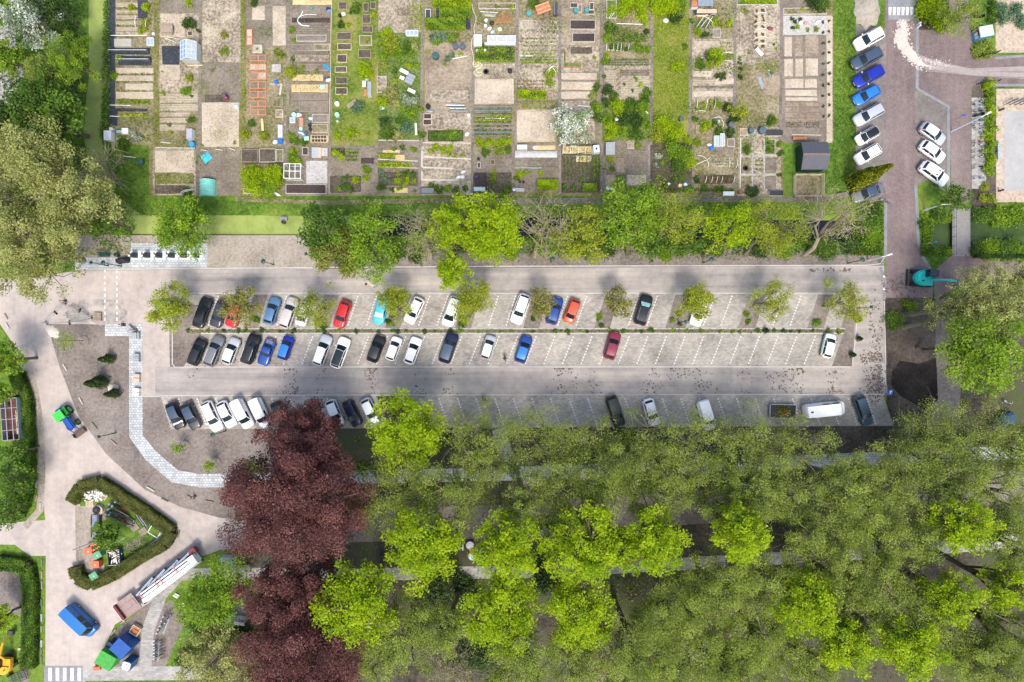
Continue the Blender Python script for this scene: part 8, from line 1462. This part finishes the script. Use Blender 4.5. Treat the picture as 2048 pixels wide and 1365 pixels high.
# white pergola of window frames
t = thing('window_frame_pergola', 'white frame of six window squares standing in a plot', 'pergola', at(585, 343, 1.6), -.02); 
for z, s in ((1.7, 1.0), ):
    for x in (-1.2, -.4, .4, 1.2): MB().bar((x, -1.05, z), (x, 1.05, z), .09, .08).build('beam', white, t)
    for y in (-1.05, 0, 1.05): MB().bar((-1.25, y, z + .003), (1.25, y, z + .003), .09, .08).build('beam', white, t)
for x in (-1.15, 1.15):
    for y in (-1.0, 1.0): MB().bar((x, y, 0), (x, y, 1.7), .08, .08).build('post', white, t)
for y in (-1.0, 1.0): MB().bar((-1.15, y, .5), (1.15, y, .5), .06, .06).build('rail', white, t)
# dark shed with grey ribbed roof and fenced pen
shed(1629, 312, 3.5, 3.6, 2.3, 0, omat('shed_green', (.008, .035, .028), .6), omat('shed_roof', (.075, .08, .095), .55), 'dark green shed with a ribbed slate grey roof', .7, group='sheds')
t = thing('fenced_pen', 'fenced pen of weathered rails below the dark shed', 'fence', at(1614, 373), 0)
for a, b in (((-2.05, 1.55), (2.05, 1.55)), ((-2.05, -1.55), (2.05, -1.55)), ((-2.05, -1.55), (-2.05, 1.55)), ((2.05, -1.55), (2.05, 1.55))):
    for z in (.3, .65, 1.0): MB().bar((*a, z), (*b, z), .05, .1).build('rail', pwood if b[1] > 1 else wood, t)
for x in (-2.05, 0, 2.05):
    for y in (-1.55, 1.55): MB().box((x, y, 0), (.1, .1, 1.1)).build('post', wood, t)
rect('pen_ground', 1587, 351, 1642, 394, S_weedy, 4)
t = thing('garden_bench', 'reddish slatted bench above the dark shed', 'bench', at(1600, 277, .4), 0)
for i in range(3): MB().box((0, -.15 + i * .15, .4), (2.0, .12, .04)).build('slat', rwood, t)
for s in (-.8, .8): MB().box((s, 0, 0), (.08, .4, .4)).build('leg', wood, t)
t = thing('slatted_box', 'grey slatted box with a ribbed lid beside the shrubbery', 'box', at(1221, 297, 1.2), 0); MB().box((0, 0, 0), (1.3, 1.8, 1.1)).build('body', omat('zinc', (.33, .36, .35), .5, .4), t)
for i in range(6): MB().box((-.54 + i * .216, 0, 1.1), (.19, 1.85, .04)).build('lid_slat', omat('zinc', (.33, .36, .35)), t)
t = thing('water_tank', 'silver caged water tank beside the straw beds', 'tank', at(1193, 298, .9), .1); MB().box((0, 0, .12), (.95, 1.15, .85), 0, tx=.92, ty=.92).build('tank', omat('tank_white', (.55, .62, .66), .3), t); MB().box((0, 0, 0), (1.0, 1.2, .12)).build('pallet', wood, t); MB().lathe((0, 0, .96), [(.15, 0), (.15, .06), (.05, .08)], 12).build('cap', black, t)
for s in (-.48, .48):
    for y in (-.4, 0, .4): MB().bar((s, y, .1), (s, y, .98), .03, .03).build('cage_bar', steel, t)
# timber roofed planter, board, wheelbarrow
t = thing('roofed_planter', 'timber roofed planter on legs with garden tools', 'planter', at(1086, 17, 1.0), .35)
for i in range(5): MB().box((0, -.5 + i * .25, 1.0 + .05 * i), (2.1, .23, .04)).build('roof_board', rwood if i % 2 else omat('orange_plank', (.55, .25, .13), .7), t)
for sx in (-.9, .9):
    for sy in (-.5, .5): MB().box((sx, sy, 0), (.08, .08, 1.05)).build('leg', wood, t)
MB().box((0, 0, .4), (1.8, .9, .25)).build('trough', wood, t)
t = thing('standing_board', 'dark framed board standing beside the timber planter', 'board', at(1112, 18, .9), 0); MB().box((0, 0, .3), (.5, 1.8, .7)).build('panel', omat('board_dark', (.05, .055, .07), .5), t); MB().bar((-.27, -.9, 1.0), (-.27, .9, 1.0), .06, .06).build('edge', steel, t)
t = thing('wheelbarrow', 'rusty wheelbarrow beside the dark board', 'wheelbarrow', at(1093, 29, .4), 1.5); MB().box((0, 0, .3), (.8, .55, .28), 0, tx=1.25, ty=1.2).build('tray', omat('rust_tray', (.20, .12, .09), .7), t); MB().tube([(.62, -.05, .18), (.62, .05, .18)], .18, 12).build('wheel', rubber, t)
for s in (-.22, .22): MB().tube([(.6, 0, .2), (0, s, .3), (-.9, s, .45)], .025, 6).build('handle', steel, t)
# tables and chairs
def table(px, py, dx, dy, rz, m, label, h=.7):
    t = thing('garden_table', label, 'table', at(px, py, h), rz, 'garden tables')
    for i in range(3): MB().box((0, -dy / 2 + dy * (i + .5) / 3, h - .05), (dx, dy / 3 * .93, .05)).build('top_board', m, t)
    for sx in (-.45, .45):
        for sy in (-.4, .4): MB().box((sx * dx, sy * dy, 0), (.06, .06, h - .05)).build('leg', m, t)
table(808, 143, 1.3, .55, -.5, white, 'white garden table beside the tilted grey table'); table(823, 182, 1.15, .5, -.45, white, 'white garden table in the overgrown plot'); table(820, 158, 1.2, 1.5, -.45, omat('table_grey', (.26, .28, .30), .4), 'grey table tilted between two white tables'); table(804, 156, .7, .5, -.4, white, 'small white side table beside the tilted grey table', .45)
table(728, 168, .5, .9, 0, white, 'white narrow table beside the lawn bench box'); table(731, 186, .4, 1.0, 0, rwood, 'brown narrow table beside the lawn bench box'); table(333, 58, 1.75, 1.0, 0, wood, 'grey picnic table on the sand plot', .75)
for s, y in ((0, 50), (1, 68)): t = thing('picnic_bench', ('picnic bench above the grey table', 'picnic bench below the grey table')[s], 'bench', at(333, y, .4), 0, 'picnic benches'); MB().box((0, 0, .4), (1.75, .3, .05)).build('seat', wood, t); MB().box((-.7, 0, 0), (.06, .25, .4)).build('leg', wood, t); MB().box((.7, 0, 0), (.06, .25, .4)).build('leg', wood, t)
t = thing('a_frame', 'weathered timber lean-to in front of the grey green shrub', 'frame', at(703, 207, .6), -.9)
for i in range(5): MB().box((-.3 + i * .16, 0, .2 + .12 * i), (.15, 1.6, .04)).build('board', wood, t)
for s in (-.7, .7): MB().bar((.35, s, 0), (.35, s, .75), .06, .06).build('post', wood, t)
t = thing('slate_roofed_bench', 'slate roofed timber bench beside the white hoop heap', 'shelter', at(1412, 8, 1.1), 0)
for i in range(4): MB().box((-.9 + i * .55, .2, 1.1), (.53, 1.1, .05)).build('roof_panel', omat('slate_blue', (.20, .24, .28), .5), t)
for x in (-.9, .9):
    for y in (-.3, .6): MB().box((x, y, 0), (.08, .08, 1.1)).build('post', wood, t)
for i in range(3): MB().box((.3, -.55 - i * .2, .4), (2.9, .17, .05)).build('seat_plank', pwood, t)
# poles, planks, bags
def plank(ax, ay, bx, by, w, m, desc, group, z=.05, th=.05):
    A = Vector((*W(ax, ay), 0)); B = Vector((*W(bx, by), 0)); d = B - A; mb = MB(); mb.bar((0, 0, z), (d.x, d.y, z + .01), w, th); n_ = Vector((-d.y, d.x, 0)).normalized() * w * .2
    mb.bar((d.x * .03, d.y * .03, z + th * .5 + .004), (d.x * .97, d.y * .97, z + th * .5 + .014), w * .5, .012); o = mb.build('plank', m, None, tuple(A)); tag(o, lab(desc, (ax + bx) / 2, (ay + by) / 2), 'plank', group)
PK = 'planks and poles in the allotments'
for ax, ay, bx, by, w in ((847, 314, 942, 319, .22), (845, 335, 906, 338, .25), (845, 360, 915, 361, .28), (844, 302, 844, 335, .25), (844, 343, 844, 362, .22), (846, 286, 942, 287, .15), (756, 319, 836, 323, .15), (756, 334, 836, 337, .12), (322, 285, 341, 287, .15), (310, 296, 390, 297, .15), (1481, 275, 1480, 378, .2), (1583, 270, 1642, 271, .12), (757, 281, 838, 282, .14), (540, 168, 560, 170, .1), (233, 279, 258, 279, .3)): plank(ax, ay, bx, by, w, FR['white'][0] if w > .13 else pwood, 'pale edging plank', PK)
for i in range(7): plank(988 + i * 3, 50 - i * .6, 1006 + i * 4, 22 + i * 3.4, .08, rwood, 'reddish bean pole in the fan', PK, .06 + i * .02)
for i in range(7): plank(890 + i * 2, 209 + i * 2.2, 928 + i * 1, 210 + i * 2.1, .1, (steel, HM, dgreen)[i % 3], ('silver pole in the bundle', 'white pole in the bundle', 'green pole in the bundle')[i % 3], PK, .05 + (i % 2) * .05)
for i in range(4): plank(960 + i * 3, 24 + i * 3, 996 - i * 2, 26 + i * 2.6, .07, (HM, steel, pwood, HM)[i], 'thin cane on the weedy clutter plot', PK, .05 + .03 * i)
for ax, ay, bx, by in ((905, 119, 934, 113), (1126, 107, 1127, 130), (222, 72, 295, 72), (220, 211, 262, 212), (220, 233, 240, 234), (1157, 212, 1185, 215), (1282, 215, 1296, 228), (247, 313, 272, 316), (1040, 113, 1066, 113), (1215, 101, 1240, 102), (1233, 48, 1286, 50), (970, 237, 1010, 238)): plank(ax, ay, bx, by, .09, HM, 'thin white pole', PK, .1)
plank(545, 388, 561, 166, .0001, white, 'x', PK) if False else None
plank(560, 191, 563, 168, .25, FR['white'][0], 'white plank in the orange bed plot', PK); plank(526, 240, 528, 264, .35, omat('amber_plank', (.66, .45, .16), .6), 'amber plank table top', PK, .45)
plank(1518, 155, 1526, 178, .5, omat('mirror_plank', (.42, .46, .48), .2, .5), 'grey reflective board', PK); plank(1512, 98, 1524, 112, .55, white, 'white board at the hoop tunnel end', PK, .15)
plank(832, 248, 833, 272, .3, white, 'white leaning sheet', PK, .3); plank(1386, 17, 1417, 23, .25, pwood, 'pale timber on the black cloth', PK, .1); plank(1394, 33, 1416, 32, .25, omat('amber_plank', (.66, .45, .16)), 'amber timber below the hoop heap', PK, .1)
rgx = random.Random(21)
for x, y, m, l in ((472, 213, omat('bag_blue', (.45, .72, .82), .5), 'white and blue sack on the raked pale plot'), (596, 230, white, 'white sack beside the mint barrel'), (621, 237, omat('bag_sky', (.40, .58, .72), .5), 'pale blue sack on the path of the straw plot'), (604, 267, omat('bag_sky', (.40, .58, .72)), 'pale blue crate sack in the barrel clutter'), (985, 64, omat('bag_sky', (.40, .58, .72)), 'pale blue bag among the weedy clutter'), (979, 57, white, 'white jug among the weedy clutter'), (934, 268, omat('sack_grey', (.55, .57, .58), .7), 'crumpled pale sack at the black-edged bed'), (926, 344, white, 'upper white sack on the plank edged plot'), (925, 354, white, 'lower white sack on the plank edged plot'), (917, 355, white, 'small white sack on the plank edged plot'),
                   (952, 354, omat('bag_navy', (.05, .04, .12), .6), 'navy sack beside the dark compost'), (1332, 41, white, 'white canister in the meadow strip'), (1336, 368, white, 'white box lid in the shaded weedy plot'), (1360, 371, omat('straw_hat', (.62, .48, .24), .7), 'straw heap bag in the shaded weedy plot'), (1371, 369, omat('bag_teal', (.40, .66, .70), .5), 'pale teal box in the shaded weedy plot'), (1419, 290, white, 'small white pot beside the blue bucket'), (1435, 243, white, 'white basin in the weedy corner plot'), (653, 158, omat('bag_dark', (.06, .09, .16), .6), 'dark watering can beside the straw bed'), (656, 160, white, 'white jug beside the straw bed'), (657, 18, black, 'black crate beside the yellow string'), (658, 22, omat('bag_blue2', (.10, .22, .40), .5), 'blue crate beside the yellow string'), (686, 28, white, 'white bag on the lawn'), (984, 46, black, 'black crate among the weedy clutter'), (999, 58, BL['beige'], 'beige tub among the weedy clutter'), (1541, 57, omat('maroon_bag', (.20, .05, .06), .7), 'maroon bag beside the hoop tunnel'), (550, 284, white, 'white cans beside the deep blue pot'), (545, 385, white, 'white boat hull under the lime bushes'), (733, 158, omat('bag_sky', (.40, .58, .72)), 'pale blue cloth at the lawn seating'), (763, 215, omat('bag_sky', (.40, .58, .72)), 'pale blue cloth in the overgrown plot'), (859, 223, omat('barrel_grey', (.22, .28, .33), .4), 'grey barrel lying beside the black pot'), (1069, 295, white, 'white triangular cloche beside the straw strip'), (1602, 45, white, 'white stone on the gravel bed'), (1612, 46, omat('pink_ball', (.5, .25, .25), .6), 'pink and white ornament on the gravel bed'), (1636, 44, white, 'lone white stone on the gravel bed')):
    n = 9; big = 1.6 if 'boat' in l or 'barrel' in l else 1.0; mb = MB(); rx, ry = rgx.uniform(.3, .45) * big * (2.2 if 'boat' in l else 1), rgx.uniform(.2, .32); vs = []
    for k, (s, z) in enumerate(((1, 0), (1.08, .12), (.85, .28), (.4, .36))):
        for i in range(n): a = 6.283 * i / n; j = rgx.uniform(.85, 1.15); vs.append((rx * s * j * math.cos(a), ry * s * j * math.sin(a), z))
    mb.add(vs, [(k * n + i, k * n + (i + 1) % n, (k + 1) * n + (i + 1) % n, (k + 1) * n + i) for k in range(3) for i in range(n)] + [tuple(3 * n + i for i in range(n))]); nm = [w_ for w_ in ('sack', 'bag', 'crate', 'jug', 'tub', 'canister', 'box', 'lid', 'pot', 'basin', 'can', 'cans', 'boat', 'cloth', 'barrel', 'cloche', 'stone', 'ornament') if w_ in l.split()][0]
    o = mb.build('garden_' + nm, m, None, at(x, y, .2), rgx.uniform(-.6, .6), smooth=True); tag(o, l, nm, 'small garden items')
# yellow hose, strings
def hose(pts, r, m, label, group=None, name='garden_hose', z=.05):
    P = [Vector((*W(*p), z)) for p in pts]; o0 = P[0].copy(); q = []
    for i in range(len(P) - 1):
        a, b, c, d = P[max(i - 1, 0)], P[i], P[i + 1], P[min(i + 2, len(P) - 1)]
        for k in range(5): u = k / 5; q.append(.5 * ((2 * b) + (c - a) * u + (2 * a - 5 * b + 4 * c - d) * u * u + (3 * b - a - 3 * c + d) * u ** 3) - o0)
    q.append(P[-1] - o0); mb = MB(); mb.tube([tuple(v) for v in q], r, 5); o = mb.build(name, m, None, tuple(o0)); tag(o, label, name.split('_')[-1], group)
ym = omat('hose_yellow', (.66, .58, .34), .5)
hose([(943, 2), (946, 20), (951, 32), (952, 42), (948, 55), (949, 70), (944, 80), (943, 95), (947, 115), (948, 130), (955, 124), (957, 132), (948, 134), (946, 126), (952, 123), (962, 128), (963, 135), (955, 138), (948, 145), (952, 152), (962, 152), (963, 146), (954, 145)], .05, ym, 'yellow garden hose snaking to a coil beside the bare sand')
hose([(665, -20), (663, 60), (662, 140), (660, 220), (658, 285)], .03, omat('string_yellow', (.75, .66, .30), .6), 'yellow string marking the lawn edge', None, 'boundary_string', .25)
hose([(606, 24), (602, 32), (596, 40), (598, 48), (606, 52), (619, 53)], .06, HM, 'white curled pipe on the dark compost strip', None, 'white_pipe', .12); hose([(634, 31), (612, 31), (600, 36), (596, 43), (603, 50)], .04, HM, 'white pipe loop on the dark compost strip', None, 'white_pipe', .2)
hose([(1252, 286), (1262, 282), (1272, 284)], .06, pwood, 'pale bent pipe beside the framed bed', None, 'bent_pipe', .1); hose([(1438, 245), (1432, 250), (1436, 256), (1444, 256), (1447, 248), (1443, 241)], .04, HM, 'white ring pipe in the weedy corner plot', None, 'ring_pipe', .15)
for i, (y, l) in enumerate(((221, 'upper'), (265, 'lower'))): hose([(946, y), (985, y + .6), (1024, y)], .03, omat('string_blue', (.12, .30, .42), .6), l + ' blue string over the vegetable rows', 'blue strings', 'blue_string', .2)
hose([(1125, 309), (1150, 309), (1160, 307), (1184, 306)], .06, dgreen, 'dark green edging pipe below the straw bed', None, 'edging_pipe', .08); hose([(1152, 312), (1153, 318)], .09, BL['teal'], 'teal edging pipe beside the small straw bed', None, 'edging_pipe', .1)
hose([(1030, 336), (1045, 335), (1070, 337), (1083, 336)], .07, omat('net_teal', (.18, .42, .34), .7), 'rolled teal netting on the fleece plot', None, 'rolled_netting', .08)
# fleece bed
mb = MB(); rg = np.random.default_rng(8); A = W(1030, 303); B = W(1114, 316); nx_, ny_ = 24, 6; vs = [(A[0] + (B[0] - A[0]) * i / nx_, A[1] + (B[1] - A[1]) * j / ny_, .05 + .16 * math.sin(math.pi * j / ny_) * (.8 + .4 * abs(math.sin(i * .8))) + rg.uniform(0, .05)) for i in range(nx_ + 1) for j in range(ny_ + 1)]
mb.add(vs, [(i * 7 + j, i * 7 + j + 1, (i + 1) * 7 + j + 1, (i + 1) * 7 + j) for i in range(nx_) for j in range(ny_)]); tag(mb.build('fleece_cover', omat('fleece', (.42, .42, .40), .8, var=.25)), 'white garden fleece draped over a long bed', 'fleece')
mb = MB(); A = W(230, 79); B = W(266, 96); mb.box(((A[0] + B[0]) / 2, (A[1] + B[1]) / 2, 0), (B[0] - A[0], A[1] - B[1], .35), 0, tx=.94, ty=.9); mb.box(((A[0] + B[0]) / 2, (A[1] + B[1]) / 2, .35), ((B[0] - A[0]) * .5, .1, .05)); tag(mb.build('grey_cover', omat('cover_grey', (.36, .34, .28), .8)), 'grey mesh covered bed beside the black tunnels', 'cover')
# loose weeds over plots
scatter('plot_weeds', [(230, 0), (1560, 0), (1560, 388), (306, 388), (306, 290), (230, 285)], 20000, .15, .1, 'mid', .6, 41)
scatter('plot_weeds', [(230, 0), (1560, 0), (1560, 388), (306, 388), (306, 290), (230, 285)], 16000, .14, .08, 'olive', .35, 42)
scatter('plot_weeds', [(308, 0), (320, 0), (320, 290), (308, 290)], 700, .13, .1, 'olive', .1, 43); scatter('plot_weeds', [(481, 0), (492, 0), (492, 290), (481, 290)], 900, .15, .15, 'fresh', .1, 44)
scatter('meadow', [(1306, 30), (1378, 30), (1378, 240), (1306, 240)], 7000, .14, .1, 'young', .4, 45); scatter('ditch_weeds', [(205, 290), (298, 300), (298, 432), (240, 432)], 1500, .16, .14, 'mid', .3, 46)
